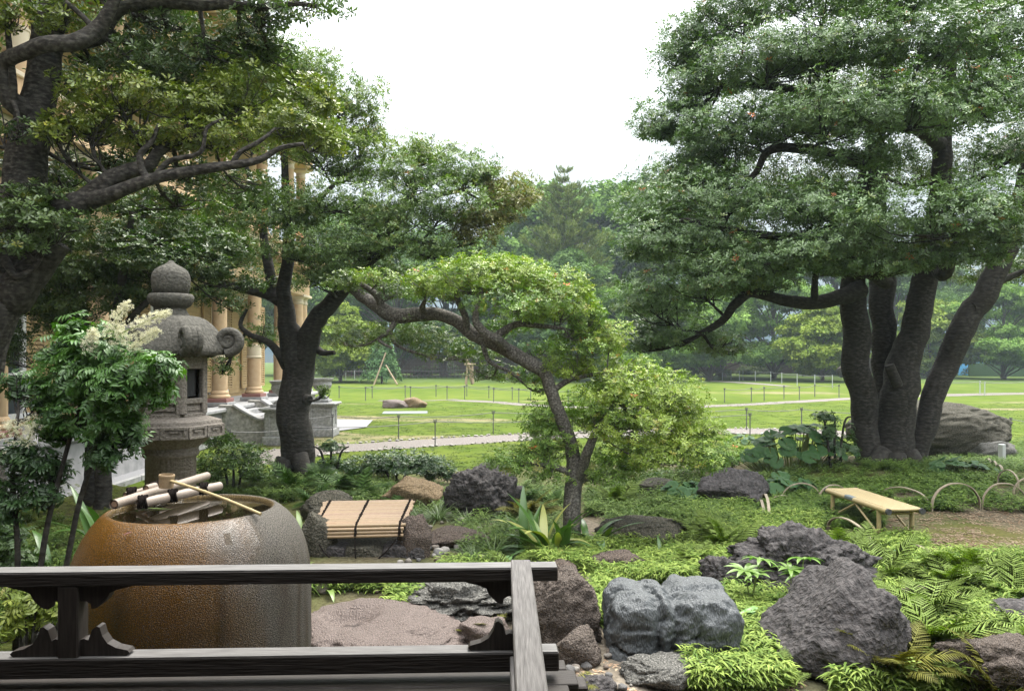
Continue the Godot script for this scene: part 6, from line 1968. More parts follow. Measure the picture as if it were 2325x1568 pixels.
func veranda() -> void:
	# the corner of the wooden veranda that we stand on: railing, floor, and the house behind us
	var yaw := 0.038
	var o := Vector3(0.06, 0, -3.075)
	var B := Basis(Vector3.UP, yaw)
	var rl := thing("veranda_railing", "weathered grey wooden veranda railing with carved brackets in the foreground", "railing", o)
	var at := func(x: float, y: float, z: float) -> Transform3D: return Transform3D(B, B * Vector3(x, y, z))
	var mb := MB.new()
	mb.box(at.call(-2.46, 1.5615, 0), Vector3(5.15, 0.051, 0.088), 0.004)
	var tr := part(rl, "top_rail", mb.mesh(), M["veranda_wood"])
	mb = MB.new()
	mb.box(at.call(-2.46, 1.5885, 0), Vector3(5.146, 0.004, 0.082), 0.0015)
	part(tr, "lit_weathered_face", mb.mesh(), M["lit_weathered_wood"])  # thin upper layer, worn grey with the skylight painted in
	mb = MB.new()
	mb.box(at.call(-2.46, 1.2265, 0.0), Vector3(5.16, 0.072, 0.092), 0.004)
	var br := part(rl, "bottom_rail", mb.mesh(), M["veranda_wood"])
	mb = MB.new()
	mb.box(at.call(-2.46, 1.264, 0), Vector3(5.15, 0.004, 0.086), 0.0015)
	part(br, "lit_weathered_face", mb.mesh(), M["lit_weathered_wood"])  # same paler layer, skylight painted on top of the lower rail
	mb = MB.new()
	mb.box(Transform3D(Basis(Vector3.UP, 0.012), Vector3(-0.01, 1.563, 1.31)), Vector3(0.079, 0.06, 2.75), 0.004)
	part(rl, "side_rail", mb.mesh(), M["veranda_wood_across"])
	mb = MB.new()
	mb.box(Transform3D(Basis(Vector3.UP, 0.012), Vector3(-0.01, 1.22, 1.36)), Vector3(0.085, 0.075, 2.6), 0.004)
	part(rl, "side_bottom_rail", mb.mesh(), M["veranda_wood_across"])
	# posts
	var pz := 0.0
	for x in [-1.735, -0.02]:
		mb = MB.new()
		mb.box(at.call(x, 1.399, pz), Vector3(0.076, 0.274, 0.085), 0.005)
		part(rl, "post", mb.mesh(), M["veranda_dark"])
	# carved brackets, drawn about the post centre line: x to the right in centimetres, y up from the bottom rail
	var s := 0.01
	var upper := [[3.8, 27.3], [26, 27.3], [23, 26.4], [18.5, 25.4], [15.5, 24.2], [14.6, 22.2], [12.6, 20.2], [10.5, 18.6], [8.5, 18.2], [8.0, 20.3], [6.4, 21.2], [3.8, 21.2]]
	var lower := [[3.8, 0.2], [3.8, 6.6], [5.6, 7.0], [7.2, 6.4], [8.6, 10.4], [10.4, 11.6], [11.6, 11.2], [12.6, 8.0], [14.6, 5.2], [18.0, 3.4], [22.5, 2.4], [23.4, 1.4], [22.0, 0.2]]
	for e in [[-1.735, 1.0], [-1.735, -1.0], [-0.02, -1.0]]:
		for k in 2:
			var poly := PackedVector2Array()
			for q in (upper if k == 0 else lower): poly.append(Vector2(e[0] + e[1] * q[0] * s * (0.95 if e[0] < -1 else 0.9), 1.2625 + q[1] * s))
			mb = MB.new()
			mb.prism(poly, Transform3D(B, B * Vector3(0, 0, -0.024)), 0.048)
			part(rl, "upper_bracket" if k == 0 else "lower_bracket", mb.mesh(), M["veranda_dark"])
	# floor boards and the edge beam
	var fl := thing("veranda_floor", "weathered wooden floor edge of the veranda below the railing", "veranda floor", Vector3(0, 1.0, -3))
	for i in 3:
		mb = MB.new()
		mb.box(Transform3D(B, Vector3(-2.45 + [0.02, 0.055, 0.02][i], 1.128 - 0.0 * i, [-3.11, -2.985, -2.81][i] + 0.002)), Vector3(5.3, 0.044, [0.10, 0.136, 0.2][i]), 0.004)
		wpart(fl, "board", mb.mesh(), M["veranda_wood"])
	for i in 14:
		mb = MB.new()
		mb.box(Transform3D(Basis(), Vector3(-2.4, 1.126, -2.6 + i * 0.24)), Vector3(5.3, 0.044, 0.236), 0.004)
		wpart(fl, "board", mb.mesh(), M["veranda_wood"])
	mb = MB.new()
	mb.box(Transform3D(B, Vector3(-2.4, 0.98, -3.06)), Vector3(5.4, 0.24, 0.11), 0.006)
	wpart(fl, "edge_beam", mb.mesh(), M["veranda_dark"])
	mb = MB.new()
	mb.box(Transform3D(Basis(), Vector3(0.12, 0.98, -1.2)), Vector3(0.11, 0.24, 3.6), 0.006)
	wpart(fl, "edge_beam", mb.mesh(), M["veranda_dark"])
	for x in [-4.5, -2.4, 0.1]:
		mb = MB.new()
		mb.box(Transform3D(Basis(), Vector3(x, 0.43, -2.95)), Vector3(0.12, 0.88, 0.12), 0.006)
		wpart(fl, "floor_post", mb.mesh(), M["veranda_dark"])
	# the house behind and above: back wall, ceiling under the eaves, roof
	var hs := thing("timber_house", "dark timber house whose eaves shelter the veranda", "house", Vector3(-1, 0, 2))
	mb = MB.new()
	mb.box(Transform3D(Basis(), Vector3(-0.4, 1.7, 0.95)), Vector3(10.1, 3.4, 0.2))  # right end lengthened out of view, keeping light off the railing front
	wpart(hs, "back_wall", mb.mesh(), M["dark_wood"])
	mb = MB.new()
	mb.box(Transform3D(Basis(), Vector3(-5.3, 1.7, -0.4)), Vector3(0.2, 3.4, 2.6))
	wpart(hs, "unseen_side_wall", mb.mesh(), M["dark_wood"])
	mb = MB.new()
	mb.box(Transform3D(Basis(), Vector3(4.6, 1.7, -0.4)), Vector3(0.2, 3.4, 2.6))
	wpart(hs, "unseen_side_wall", mb.mesh(), M["dark_wood"])  # right wall added out of view to darken the railing front
	mb = MB.new()
	mb.box(Transform3D(Basis(Vector3.RIGHT, 0.12), Vector3(-0.4, 3.42, -0.5)), Vector3(10.2, 0.12, 3.1))  # run on to the right, unseen, to shade the railing
	wpart(hs, "eaves", mb.mesh(), M["dark_wood"])

func hoops_and_bench() -> void:
	rng.seed = 51
	var hs := [
		["half hidden split bamboo hoop touching the crossed pair left of the bench", 1736, 1190, 1726, 1150, 1140],
		["crossed split bamboo hoop leaning up left of the bench", 1733, 1148, 1748, 1190, 1125],
		["split bamboo hoop just right of the crossed pair", 1743, 1150, 1800, 1142, 1124],
		["split bamboo hoop among round leaves left of the bench", 1775, 1140, 1862, 1137, 1096],
		["split bamboo hoop half hidden behind the left end of the bench", 1858, 1140, 1925, 1134, 1100],
		["wide split bamboo hoop behind the middle of the bench", 2000, 1130, 2110, 1150, 1106],
		["split bamboo hoop right of the bench, left of two overlapping hoops", 2115, 1160, 2225, 1155, 1096],
		["split bamboo hoop second from the right edge in front", 2230, 1155, 2335, 1160, 1096],
		["tall split bamboo hoop cut off at the right edge", 2300, 1130, 2368, 1135, 1084],
		["split bamboo hoop in the row going back to the gravel, nearest of four", 2265, 1100, 2313, 1108, 1066],
		["split bamboo hoop in the row going back to the gravel, second of four", 2262, 1072, 2278, 1082, 1055],
		["small split bamboo hoop in the row going back, third of four", 2250, 1062, 2264, 1068, 1046],
		["smallest split bamboo hoop in the row going back, nearest the gravel", 2238, 1054, 2250, 1058, 1040],
		["low split bamboo hoop below the bench legs at their left", 1880, 1205, 1985, 1262, 1180],
		["low split bamboo hoop under the right end of the bench", 2035, 1250, 2120, 1270, 1246],
		["long low split bamboo hoop in the ferns right of the bench", 2160, 1272, 2300, 1330, 1262]]
	for e in hs:
		var a := G(e[1], e[2])
		var b := G(e[3], e[4])
		var m := a.lerp(b, 0.5)
		var top := P((e[1] + e[3]) * 0.5, e[5], -m.z).y
		hoop(e[0], a, b, maxf(top - m.y, 0.12))
	# bamboo bench: two long poles with a woven seat between, legs and braces, black caps
	var bn := thing("bamboo_bench", "yellow bamboo bench with black end caps standing askew by the path", "bench", G(1990, 1235))
	var gy := bn.position.y
	var H := gy + 0.42
	var S := func(x: float, y: float, h: float) -> Vector3: return P(x, y, (EYE - h) / (K * (y - HY)))
	var al: Vector3 = S.call(1877, 1112, H)
	var ar: Vector3 = S.call(2018, 1161, H)
	var bl: Vector3 = S.call(1958, 1106, H)
	var br: Vector3 = S.call(2090, 1158, H)
	# keep it a true rectangle: direction of the near pole, constant breadth
	var ax := (ar - al).normalized()
	var wd := Vector3(-ax.z, 0, ax.x)
	if wd.dot(bl - al) < 0: wd = -wd
	var l := al.distance_to(ar) * 1.0
	var bd := 0.42
	var cn := al
	var pole := func(a: Vector3, b: Vector3, r: float, called: String, mat: String) -> void:
		var mb := MB.new()
		var pts := PackedVector3Array()
		var rad := PackedFloat32Array()
		for k in 33:
			pts.append(a.lerp(b, k / 32.0))
			rad.append(r * (1.06 if k % 11 == 7 else 1.0))
		mb.tube(pts, rad, 12)
		wpart(bn, called, mb.mesh(), M[mat])
	for k in 2:
		var a := cn + wd * bd * k
		pole.call(a, a + ax * l, 0.034, "side_pole", "bench_bamboo")
		var mb := MB.new()
		var tip := a + ax * l
		mb.tube(PackedVector3Array([tip - ax * 0.02, tip + ax * 0.012]), PackedFloat32Array([0.037, 0.036]), 14)
		tip = a
		mb.tube(PackedVector3Array([tip + ax * 0.02, tip - ax * 0.012]), PackedFloat32Array([0.037, 0.036]), 14)
		wpart(bn, "end_cap", mb.mesh(), M["cap_black"])
	for k in 44:                                               # cane seat
		var a := cn + ax * (l * (k + 0.7) / 44.6) + Vector3(0, 0.02, 0)
		var mb := MB.new()
		mb.tube(PackedVector3Array([a + wd * 0.01, a + wd * bd * 0.5 - Vector3(0, 0.006, 0), a + wd * (bd - 0.01)]), PackedFloat32Array([l / 88.0, l / 88.0, l / 88.0]), 6, false)
		wpart(bn, "seat_cane", mb.mesh(), M["bench_bamboo"])
	for f in [0.11, 0.86]:
		for k in 2:
			var t: Vector3 = cn + ax * l * f + wd * bd * k
			var g := Vector3(t.x, ground(t.x, t.z) - 0.02, t.z)
			pole.call(g, t, 0.027, "leg", "bench_bamboo")
		var t0: Vector3 = cn + ax * l * f
		pole.call(t0 - Vector3(0, 0.06, 0), t0 + wd * bd - Vector3(0, 0.06, 0), 0.018, "cross_bar", "bench_bamboo")
		pole.call(t0 + Vector3(0, gy + 0.06 - t0.y, 0), t0 + wd * bd + Vector3(0, gy + 0.06 - t0.y, 0), 0.016, "cross_bar", "bench_bamboo")
		var t1 := cn + ax * l * 0.5
		for k in 2: pole.call(Vector3(t0.x, gy + 0.1, t0.z) + wd * bd * k, t1 + wd * bd * k - Vector3(0, 0.04, 0), 0.014, "brace", "bench_bamboo")
	var mb4 := MB.new()
	var sp := cn + ax * l * 0.42 - wd * 0.0365 * 0.0
	mb4.box(Transform3D(Basis(ax, Vector3.UP, ax.cross(Vector3.UP)), sp + Vector3(0, 0.012, 0) + ax.cross(Vector3.UP) * 0.0), Vector3(0.2, 0.05, 0.074), 0.01)
	wpart(bn, "pale_label", mb4.mesh(), M["slab_white"])

func ground_swarm(called: String, label: String, m: Mesh, mat: String, n: int, boxes: Array, size: float, c0: Color, c1: Color, flat := 1.0) -> void:
	var buf := PackedFloat32Array()
	for i in n:
		var e: Array = boxes[rng.randi_range(0, boxes.size() - 1)]
		var p := G(rng.randf_range(e[0], e[2]), rng.randf_range(e[1], e[3]))
		if noi.get_noise_2d(p.x * 90.0, p.z * 90.0) < -0.15 and rng.randf() < 0.8: continue
		var s := size * rng.randf_range(0.6, 1.25)
		put(buf, Basis(Vector3.UP, rng.randf() * TAU).scaled(Vector3(s, s * flat, s)), p, c0.lerp(c1, rng.randf()))
	var o := swarm(self, called, m, M[mat], buf)
	tag(o, label, called.replace("_", " "))

func plants() -> void:
	rng.seed = 71
	# dwarf bamboo ground cover: upright stems with narrow pointed leaves
	var mb := MB.new()
	for i in 7:
		var a := rng.randf() * TAU
		var foot := Vector3(rng.randf_range(-0.45, 0.45), 0, rng.randf_range(-0.45, 0.45))
		var tip := foot + Vector3(cos(a) * 0.25, rng.randf_range(0.5, 1.15), sin(a) * 0.25)
		mb.col = Color(0.8, 0.9, 0.6)
		mb.strip(foot, (tip - foot).normalized(), foot.distance_to(tip), 0.03, 0.1, 1, 0.5, 0.1)
		for k in 4:
			var a2 := a + k * 2.4 + rng.randf_range(-0.4, 0.4)
			var t := rng.randf_range(0.65, 1.3)
			mb.col = Color(t, t, t * 0.9)
			mb.strip(foot.lerp(tip, 0.4 + k * 0.2), Vector3(cos(a2), rng.randf_range(0.5, 1.5), sin(a2)).normalized(), rng.randf_range(0.5, 0.85), 0.1, 1.2, 4, 0.62, 0.2)
	var sasa := mb.mesh()
	var g0 := Color(0.09, 0.16, 0.03)
	var g1 := Color(0.29, 0.37, 0.09)
	ground_swarm("dwarf_bamboo", "bright dwarf bamboo covering the ground between the rocks at the right", sasa, "grass", 7500, [[1200, 1240, 1340, 1300], [1560, 1150, 1700, 1300], [1440, 1230, 1650, 1300], [1385, 1215, 1700, 1330], [1650, 1330, 1780, 1520], [1560, 1500, 1790, 1568], [1640, 1360, 1760, 1500], [1360, 1290, 1600, 1330], [1700, 1180, 1860, 1230], [1330, 1240, 1420, 1420], [1600, 1420, 1750, 1568]], 0.13, g0, g1)
	ground_swarm("dwarf_bamboo", "dense dwarf bamboo around the ferns at the far right", sasa, "grass", 5500, [[1850, 1230, 2100, 1330], [1930, 1290, 2325, 1460], [2000, 1270, 2325, 1350], [2100, 1380, 2325, 1500], [1900, 1500, 2325, 1580]], 0.14, g0, g1)
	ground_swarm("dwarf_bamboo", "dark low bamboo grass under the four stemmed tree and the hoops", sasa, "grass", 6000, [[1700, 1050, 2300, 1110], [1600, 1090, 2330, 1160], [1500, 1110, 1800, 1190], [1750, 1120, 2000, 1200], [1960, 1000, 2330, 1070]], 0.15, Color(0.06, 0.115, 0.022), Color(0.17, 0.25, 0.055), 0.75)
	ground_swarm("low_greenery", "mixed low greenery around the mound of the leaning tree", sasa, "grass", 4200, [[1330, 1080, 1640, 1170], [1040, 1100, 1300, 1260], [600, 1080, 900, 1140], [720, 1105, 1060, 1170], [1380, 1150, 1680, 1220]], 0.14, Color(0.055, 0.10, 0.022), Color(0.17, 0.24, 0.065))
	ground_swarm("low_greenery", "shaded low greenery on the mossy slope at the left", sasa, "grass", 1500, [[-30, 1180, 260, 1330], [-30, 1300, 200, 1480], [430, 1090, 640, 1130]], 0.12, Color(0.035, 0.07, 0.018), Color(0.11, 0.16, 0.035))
	ground_swarm("moss_grass", "thin grass on the mossy bank beside the asphalt strip", sasa, "grass", 1800, [[20, 1100, 330, 1240], [330, 1080, 640, 1110]], 0.06, Color(0.09, 0.125, 0.02), Color(0.19, 0.22, 0.04), 0.6)
	ground_swarm("stream_grass", "fresh grass along the dry stream under the top rail", sasa, "grass", 500, [[690, 1318, 900, 1345], [880, 1330, 960, 1400], [1000, 1290, 1120, 1330]], 0.13, g0, g1)
	var lt := MB.new()
	for i in 6:
		var t := rng.randf_range(0.7, 1.2)
		lt.col = Color(t, t, t)
		lt.strip(Vector3(rng.randf_range(-2, 2), 0.12, rng.randf_range(-2, 2)), Vector3(rng.randf_range(-1, 1), rng.randf_range(-0.1, 0.3), rng.randf_range(-1, 1)).normalized(), rng.randf_range(0.6, 1.0), 0.4, 0.4, 2, 0.8, 0.2)
	ground_swarm("leaf_litter", "fallen brown leaves scattered on the trodden earth by the bench", lt.mesh(), "litter", 1500, [[2100, 1150, 2330, 1250], [1950, 1170, 2330, 1290], [1700, 1100, 2330, 1180]], 0.05, Color(0.14, 0.085, 0.05), Color(0.30, 0.235, 0.16), 0.5)
	ground_swarm("leaf_litter", "dry fallen leaves on the bare ground by the veranda corner", lt.mesh(), "litter", 260, [[1230, 1480, 1480, 1575], [1650, 1510, 1800, 1580]], 0.04, Color(0.30, 0.17, 0.10), Color(0.50, 0.40, 0.28), 0.5)
	# mondo grass mounds
	var mk := MB.new()
	for i in 150:
		var a := rng.randf() * TAU
		var e := rng.randf_range(0.5, 1.45)
		var t := rng.randf_range(0.75, 1.25)
		mk.col = Color(t, t, t * 0.9)
		mk.strip(Vector3(cos(a), 0, sin(a)) * 0.18 * rng.randf(), Vector3(cos(a) * cos(e), sin(e), sin(a) * cos(e)), rng.randf_range(0.7, 1.2), 0.022, rng.randf_range(0.9, 2.2), 6, 0.6, 0.1)
	var md := mk.mesh()
	var first: Node3D
	for e in [[995, 1180, 0.42, "mondo grass mound in front of the tall black craggy rock"], [1060, 1188, 0.36, "mondo grass mound at the right foot of the black craggy rock"], [950, 1175, 0.32, "mondo grass mound right of the yellow brown rock"], [1120, 1265, 0.4, "mondo grass mound left of the leaning trunk beside the pebbles"], [1175, 1255, 0.38, "mondo grass mound touching the strap leaved plant"], [1075, 1275, 0.34, "mondo grass mound at the edge of the pebbles above the rail"], [1160, 1210, 0.36, "mondo grass mound behind the strap leaved plant"], [1560, 1350, 0.22, "small mondo grass tuft above the blue grey stone"], [2000, 1390, 0.26, "grassy tuft right of the big dark boulder"], [1410, 1105, 0.38, "pale grassy tuft behind the leaning trunk at the right"]]:
		var root := thing("mondo_grass", e[3], "grass clump", G(e[0], e[1]))
		root.scale = Vector3.ONE * e[2]
		part(root, "blades", md, M["mondo"], Transform3D(Basis(Vector3.UP, e[0]), Vector3.ZERO), "stuff")
	# ferns
	var fs := [
		["large bright fern right of the big dark boulder", 2090, 1420, 0.62, 11, "fern_leaf"], ["bright fern arching over the dark boulder from its right", 2010, 1330, 0.6, 9, "fern_leaf"],
		["fern with tall upright fronds in front of the bench legs", 1935, 1275, 0.5, 7, "fern_leaf"], ["fern between the bench and the lumpy dark rock", 1925, 1290, 0.55, 8, "fern_leaf"],
		["fern at the right edge above the purplish rock", 2280, 1370, 0.6, 9, "fern_leaf"], ["fern in the middle of the right hand fern bank", 2160, 1360, 0.6, 10, "fern_leaf"],
		["bronze yellow fern in front of the big dark boulder", 2030, 1545, 0.6, 11, "fern_yellow"], ["yellowing fern at the bottom right corner", 2270, 1590, 0.62, 9, "fern_yellow"],
		["fern left of the rough porous rock at lower right", 2120, 1490, 0.6, 10, "fern_leaf"], ["bright fern above the brown rock at the left of the lumpy rock", 1640, 1255, 0.55, 10, "fern_leaf"],
		["bright fern beside the flat stepping rock", 1590, 1230, 0.5, 8, "fern_leaf"], ["low fern left of the lumpy dark rock", 1570, 1290, 0.42, 8, "fern_leaf"],
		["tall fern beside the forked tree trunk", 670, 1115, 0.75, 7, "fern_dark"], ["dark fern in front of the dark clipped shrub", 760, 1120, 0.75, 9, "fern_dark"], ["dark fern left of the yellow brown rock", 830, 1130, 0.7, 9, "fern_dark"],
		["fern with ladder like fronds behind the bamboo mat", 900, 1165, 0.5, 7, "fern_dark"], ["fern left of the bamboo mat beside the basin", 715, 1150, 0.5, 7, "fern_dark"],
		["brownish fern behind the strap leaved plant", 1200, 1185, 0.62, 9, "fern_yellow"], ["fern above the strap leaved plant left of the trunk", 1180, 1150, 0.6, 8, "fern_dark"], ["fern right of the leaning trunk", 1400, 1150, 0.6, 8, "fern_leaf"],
		["small yellow fern behind the rail below the mondo grass", 1160, 1300, 0.4, 7, "fern_leaf"], ["small fern beside the railing bracket at the layered stone", 1065, 1450, 0.33, 7, "fern_yellow"],
		["little yellow fern at the bottom beside the veranda floor", 1300, 1580, 0.3, 6, "fern_yellow"], ["fern at the far right below the long hoop", 2230, 1330, 0.5, 8, "fern_leaf"], ["fern below the bench right leg", 2110, 1310, 0.45, 7, "fern_leaf"],
		["fern at the left foot of the big dark boulder", 1765, 1555, 0.28, 7, "fern_leaf"], ["fern growing right of the rough porous rock", 2330, 1480, 0.55, 8, "fern_leaf"], ["fern under the low leaning crown", 1250, 1150, 0.5, 7, "fern_dark"], ["dark fern at the foot of the forked trunk at its right", 720, 1095, 0.6, 7, "fern_dark"]]
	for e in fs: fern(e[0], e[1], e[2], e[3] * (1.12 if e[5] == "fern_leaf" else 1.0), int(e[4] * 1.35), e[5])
	# strap leaved plants
	straps("cast_iron_plant", "dark strap leaved plant with yellow drooping leaves at the leaning trunk", "plant", G(1240, 1262), 0.8, 52, ["strap_green", "strap_green", "strap_light", "strap_yellow"], 0.26)
	straps("cast_iron_plant", "strap leaved plant right of the leaning trunk", "plant", G(1350, 1240), 0.72, 26, ["strap_green", "strap_light", "strap_green"], 0.16)
	straps("cast_iron_plant", "broad strap leaved plant between the basin and the dark trunk at the left", "plant", G(225, 1235), 0.78, 15, ["strap_green", "strap_green", "strap_light"], 0.14)
	straps("cast_iron_plant", "dark strap leaves hanging at the left side of the basin", "plant", G(130, 1300), 0.6, 12, ["strap_green"], 0.14)
	straps("strap_plant", "upright green blades beside the covered well at the basin", "plant", G(695, 1215), 0.5, 8, ["strap_green", "strap_light"], 0.08)
	straps("strap_plant", "young green blades right of the basin under the top rail", "plant", G(735, 1345), 0.32, 9, ["strap_light", "palm_bright"], 0.12)
	straps("strap_plant", "small strap leaved tuft above the grey lobed stone", "plant", G(1500, 1265), 0.3, 7, ["strap_green", "strap_light"], 0.05)
	straps("strap_plant", "long thin blades left of the black craggy rock", "plant", G(1020, 1150), 0.5, 12, ["strap_green", "mondo"], 0.15)
	# round leaved plants
	coltsfoot("big mound of dark round leaves left of the four stemmed tree", 1800, 1062, 1.15, 0.7, 0.75, 95, 0.26)
	coltsfoot("round leaved plant in front of the big mound, beside the hoops", 1770, 1128, 0.62, 0.4, 0.3, 34, 0.24)
	coltsfoot("round leaved plant between the leaning tree and the purplish boulder", 1560, 1135, 0.55, 0.4, 0.28, 26, 0.2)
	coltsfoot("bright round leaves in the grass left of the big dark boulder", 1730, 1440, 0.26, 0.22, 0.2, 13, 0.15, "round_bright")
	coltsfoot("single bright round leaves beside the palmate plants", 1760, 1310, 0.1, 0.1, 0.24, 3, 0.17, "round_bright")
	coltsfoot("round leaved plant right of the great trunk behind the hoops", 2190, 1080, 0.7, 0.4, 0.26, 30, 0.22)
	coltsfoot("round leaved plant left of the big mound under the bright crown", 1690, 1005, 0.35, 0.3, 0.2, 10, 0.2)
	coltsfoot("few round leaves at the right edge of the lobed stone", 1648, 1425, 0.08, 0.1, 0.1, 4, 0.11, "round_bright")
	coltsfoot("small round leaves beside the bench leg", 2030, 1290, 0.15, 0.15, 0.2, 5, 0.16)
	coltsfoot("round leaves under the lowest blades of the strap leaved plant", 1160, 1285, 0.16, 0.1, 0.08, 6, 0.14, "round_bright")
	# palmate plants
	var k := 0
	for e in [[1705, 1385, 1268, "bright palmate leaved plant left of the lumpy dark rock"], [1805, 1385, 1266, "bright palmate leaved plant in front of the lumpy dark rock"], [1790, 1480, 1440, "small palmate leaves low beside the bright round leaves"]]:
		var p := G(e[0], e[1])
		var h: float = P(e[0], e[2], -p.z).y - p.y
		var root := thing("palmate_plant", e[3], "plant", p)
		for i in 3:
			var tip := Vector3([-0.07, 0.09, 0.01][i], h * [0.8, 0.95, 0.75][i], [0.05, -0.03, 0.12][i])
			mb = MB.new()
			mb.tube(PackedVector3Array([Vector3.ZERO, tip * 0.5 + Vector3(0, 0.03, 0), tip]), PackedFloat32Array([0.007, 0.006, 0.005]), 5)
			var s := part(root, "stalk", mb.mesh(), M["stem"])
			part(s, "leaf", palm_leaf[i % 2], M["palm_bright"], Transform3D((Basis(Vector3.UP, i * 2.1 + k) * Basis(Vector3.RIGHT, 0.2)).scaled(Vector3.ONE * (0.23 if k < 2 else 0.14)), tip))
		k += 1
	# shrubs: [name, label, x, base y, stem height px, pads, options]
	var gs := [Color(0.028, 0.065, 0.022), Color(0.085, 0.15, 0.055), Color(0.12, 0.17, 0.04)]
	var gl := [Color(0.06, 0.12, 0.025), Color(0.15, 0.24, 0.05), Color(0.22, 0.27, 0.05)]
	var sh := func(label: String, x: float, y: float, pads: Array, o: Dictionary, dd := 0.0) -> void:
		var b := G(x, y)
		var d := -b.z + dd
		var lb := []
		for i in 3: lb.append(["stem", [x + (i - 1) * 10, y + 2, d, 3], [x + (i - 1) * 22, pads[0][1] + 15, d, 2.5], [x + (i - 1) * 40, pads[0][1], d, 1.5]])
		for e in pads:
			e[4] += d
		o["ntwig"] = 6
		o["twig"] = 0.009
		tree("shrub", label, "shrub", b, lb, pads, o)
	sh.call("dark glossy clipped shrub behind the yellow brown rock", 900, 1100, [[880, 1058, 70, 34, 0.1], [960, 1062, 62, 32, 0.0], [820, 1062, 60, 30, 0.2], [920, 1048, 90, 26, 0.3], [1000, 1075, 30, 20, 0]], {"cols": [gs], "leaf": 0.055, "ros": 1, "dens": 2.2, "leafmat": "leaf_shiny"})
	sh.call("little dark shrub with a tufted top right of the forked trunk", 752, 1085, [[752, 1012, 30, 20, 0], [745, 1055, 38, 22, 0], [715, 1065, 30, 22, 0.1]], {"cols": [gs], "leaf": 0.06, "ros": 3, "dens": 1.6, "leafmat": "leaf_shiny"})
	sh.call("leafy green bush between the stone lantern and the forked tree", 530, 1118, [[525, 1040, 70, 48, 0], [480, 1070, 50, 36, -0.1], [575, 1070, 45, 36, 0], [500, 1000, 40, 34, 0.2], [560, 1030, 40, 30, 0.1]], {"cols": [gl], "leaf": 0.06, "ros": 1, "dens": 1.6, "leafmat": "leaf_shiny"})
	sh.call("small dark leaved shrub at the right side of the round leaved mound", 1895, 1062, [[1880, 945, 36, 16, 0], [1900, 975, 40, 24, 0], [1920, 1015, 30, 24, 0]], {"cols": [gs], "leaf": 0.07, "ros": 3, "dens": 1.2})
	sh.call("yellow green young shrub at the bottom left behind the railing", 60, 1470, [[45, 1375, 60, 40, 0], [20, 1425, 60, 36, 0], [100, 1400, 45, 36, 0.1], [60, 1340, 60, 20, 0.2], [20, 1340, 30, 14, 0.1]], {"cols": [[Color(0.09, 0.17, 0.025), Color(0.32, 0.37, 0.07), Color(0.45, 0.42, 0.12)]], "leaf": 0.055, "ros": 3, "dens": 1.5}, -0.6)
	sh.call("shaded dark shrub at the left edge below the nandina", 20, 1320, [[10, 1220, 60, 60, 0], [-10, 1280, 70, 50, 0], [60, 1270, 50, 40, 0.1], [90, 1310, 60, 20, -0.2]], {"cols": [[Color(0.03, 0.07, 0.018), Color(0.09, 0.15, 0.035)]], "leaf": 0.055, "ros": 3, "dens": 1.4})
	sh.call("light green low bush right of the leaning crown", 1640, 1080, [[1640, 1045, 60, 26, 0], [1590, 1060, 50, 20, 0], [1500, 1075, 60, 18, 0]], {"cols": [gl], "leaf": 0.05, "ros": 0, "dens": 1.5})
	# nandina with its cream flower plumes
	var d := 5.4
	var base := P(120, 1500, d)
	base.y = ground(base.x, base.z)
	var limbs := [["stem", [60, 1560, d, 8], [85, 1330, d, 7], [110, 1180, d, 6], [150, 1030, d, 5], [190, 900, d, 4], [230, 790, d, 3]], ["stem", [100, 1560, d + .1, 7], [170, 1180, d + .1, 6], [230, 1000, d + .1, 5], [300, 860, d + .1, 4], [360, 830, d, 3]], ["stem", [30, 1560, d, 7], [40, 1250, d, 6], [30, 1080, d, 5], [40, 960, d, 3]]]
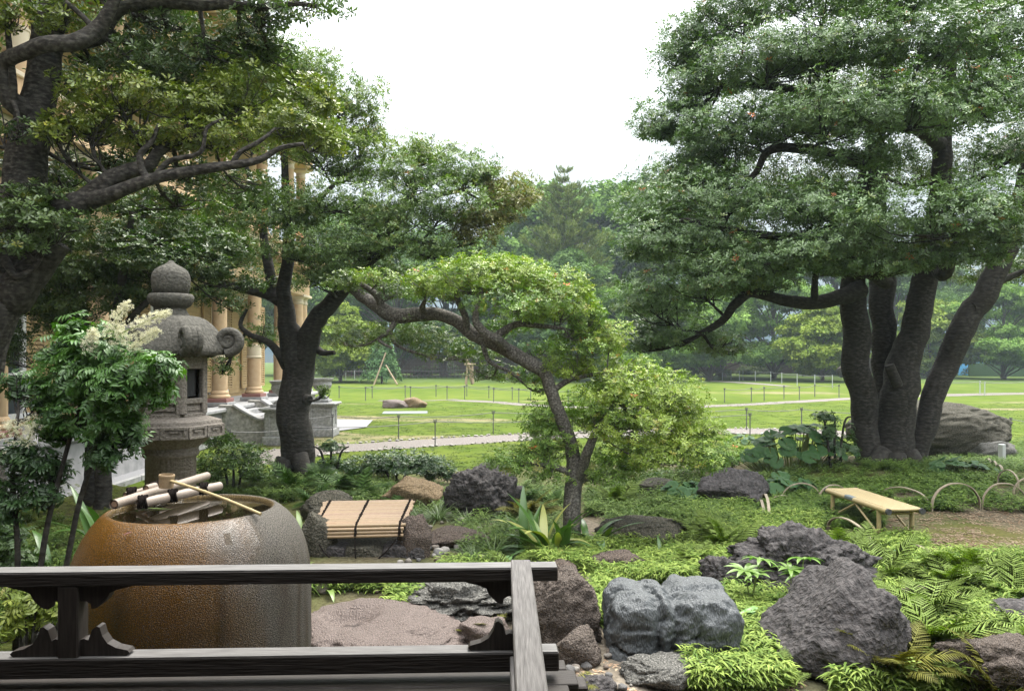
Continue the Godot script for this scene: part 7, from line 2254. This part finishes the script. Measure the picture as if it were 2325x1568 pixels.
	var pads := [[230, 800, 95, 50, d], [310, 840, 90, 38, d - .1], [160, 860, 90, 55, d], [250, 880, 90, 45, d - .1], [130, 790, 60, 40, d + .2], [200, 760, 60, 36, d + .1], [330, 880, 70, 36, d], [370, 830, 50, 20, d - .2], [200, 950, 80, 45, d], [280, 960, 55, 40, d + .1], [130, 960, 60, 40, d + .1], [30, 1030, 60, 30, d, 1], [80, 1050, 60, 26, d, 1], [240, 1030, 50, 32, d, 1], [90, 1120, 60, 40, d, 1, .7], [20, 1130, 50, 50, d, 1], [40, 870, 45, 40, d + .2, 1, .7], [300, 1000, 30, 26, d, 1, .7], [130, 1070, 40, 30, d + .1, 1, .7], [110, 900, 60, 40, d + .2, 1, .8]]
	tree("nandina", "feathery nandina with fine pointed leaves in front of the stone lantern", "shrub", base, limbs, pads, {"cols": [[Color(0.035, 0.095, 0.02), Color(0.11, 0.22, 0.05)], [Color(0.024, 0.06, 0.018), Color(0.07, 0.135, 0.045)]], "leaf": 0.05, "ros": 3, "dens": 2.0, "fat": 1.25, "twig": 0.006, "ntwig": 9, "gap": 0.12, "low": 0.9})
	var fl := MB.new()
	for i in 14:
		var p := rv() * pow(rng.randf(), 0.4)
		for j in 3:
			var q := rv()
			fl.rosette_leaf(p, q, q.cross(rv()).normalized(), 0.34, 0.3)
	var flm := fl.mesh()
	for e in [["nandina_flowers", "cream flower plume leaning right in front of the lantern roof", [[235, 770], [300, 745], [340, 725], [378, 708]], 30], ["nandina_flowers", "cream flower plume above the nandina left of the lantern", [[280, 770], [262, 740], [272, 712], [290, 690]], 26], ["nandina_flowers", "low cream flower plume on the left side of the nandina top", [[215, 800], [205, 775], [215, 752]], 22], ["nandina_flowers", "cream flower plume against the lantern roof edge", [[300, 790], [325, 768], [355, 752]], 22], ["nandina_flowers", "pale flower mass at the left edge of the garden", [[-10, 1000], [30, 975], [70, 960], [60, 1000], [20, 960]], 40]]:
		var pth := []
		for q in e[2]:
			var w := P(q[0], q[1], d - 0.15)
			pth.append(Vector4(w.x, w.y, w.z, 0.004))
		var s := spline(pth, 6)
		var root := thing(e[0], e[1], "flowers", s[0][0])
		mb = MB.new()
		mb.tube(s[0], s[1], 5)
		wpart(root, "stalk", mb.mesh(), M["stem"])
		var buf := PackedFloat32Array()
		for i in 170:
			var j := rng.randi_range(1, s[0].size() - 1)
			var wid: float = e[3] * K * d * (1.15 - float(j) / s[0].size()) * 0.8 + 0.02
			put(buf, basis_on(rv(), 0.013), s[0][j] + rv() * wid * pow(rng.randf(), 0.6), Color(1, 1, 1) * rng.randf_range(0.8, 1.1))
		swarm(root, "blossoms", flm, M["petal"], buf)
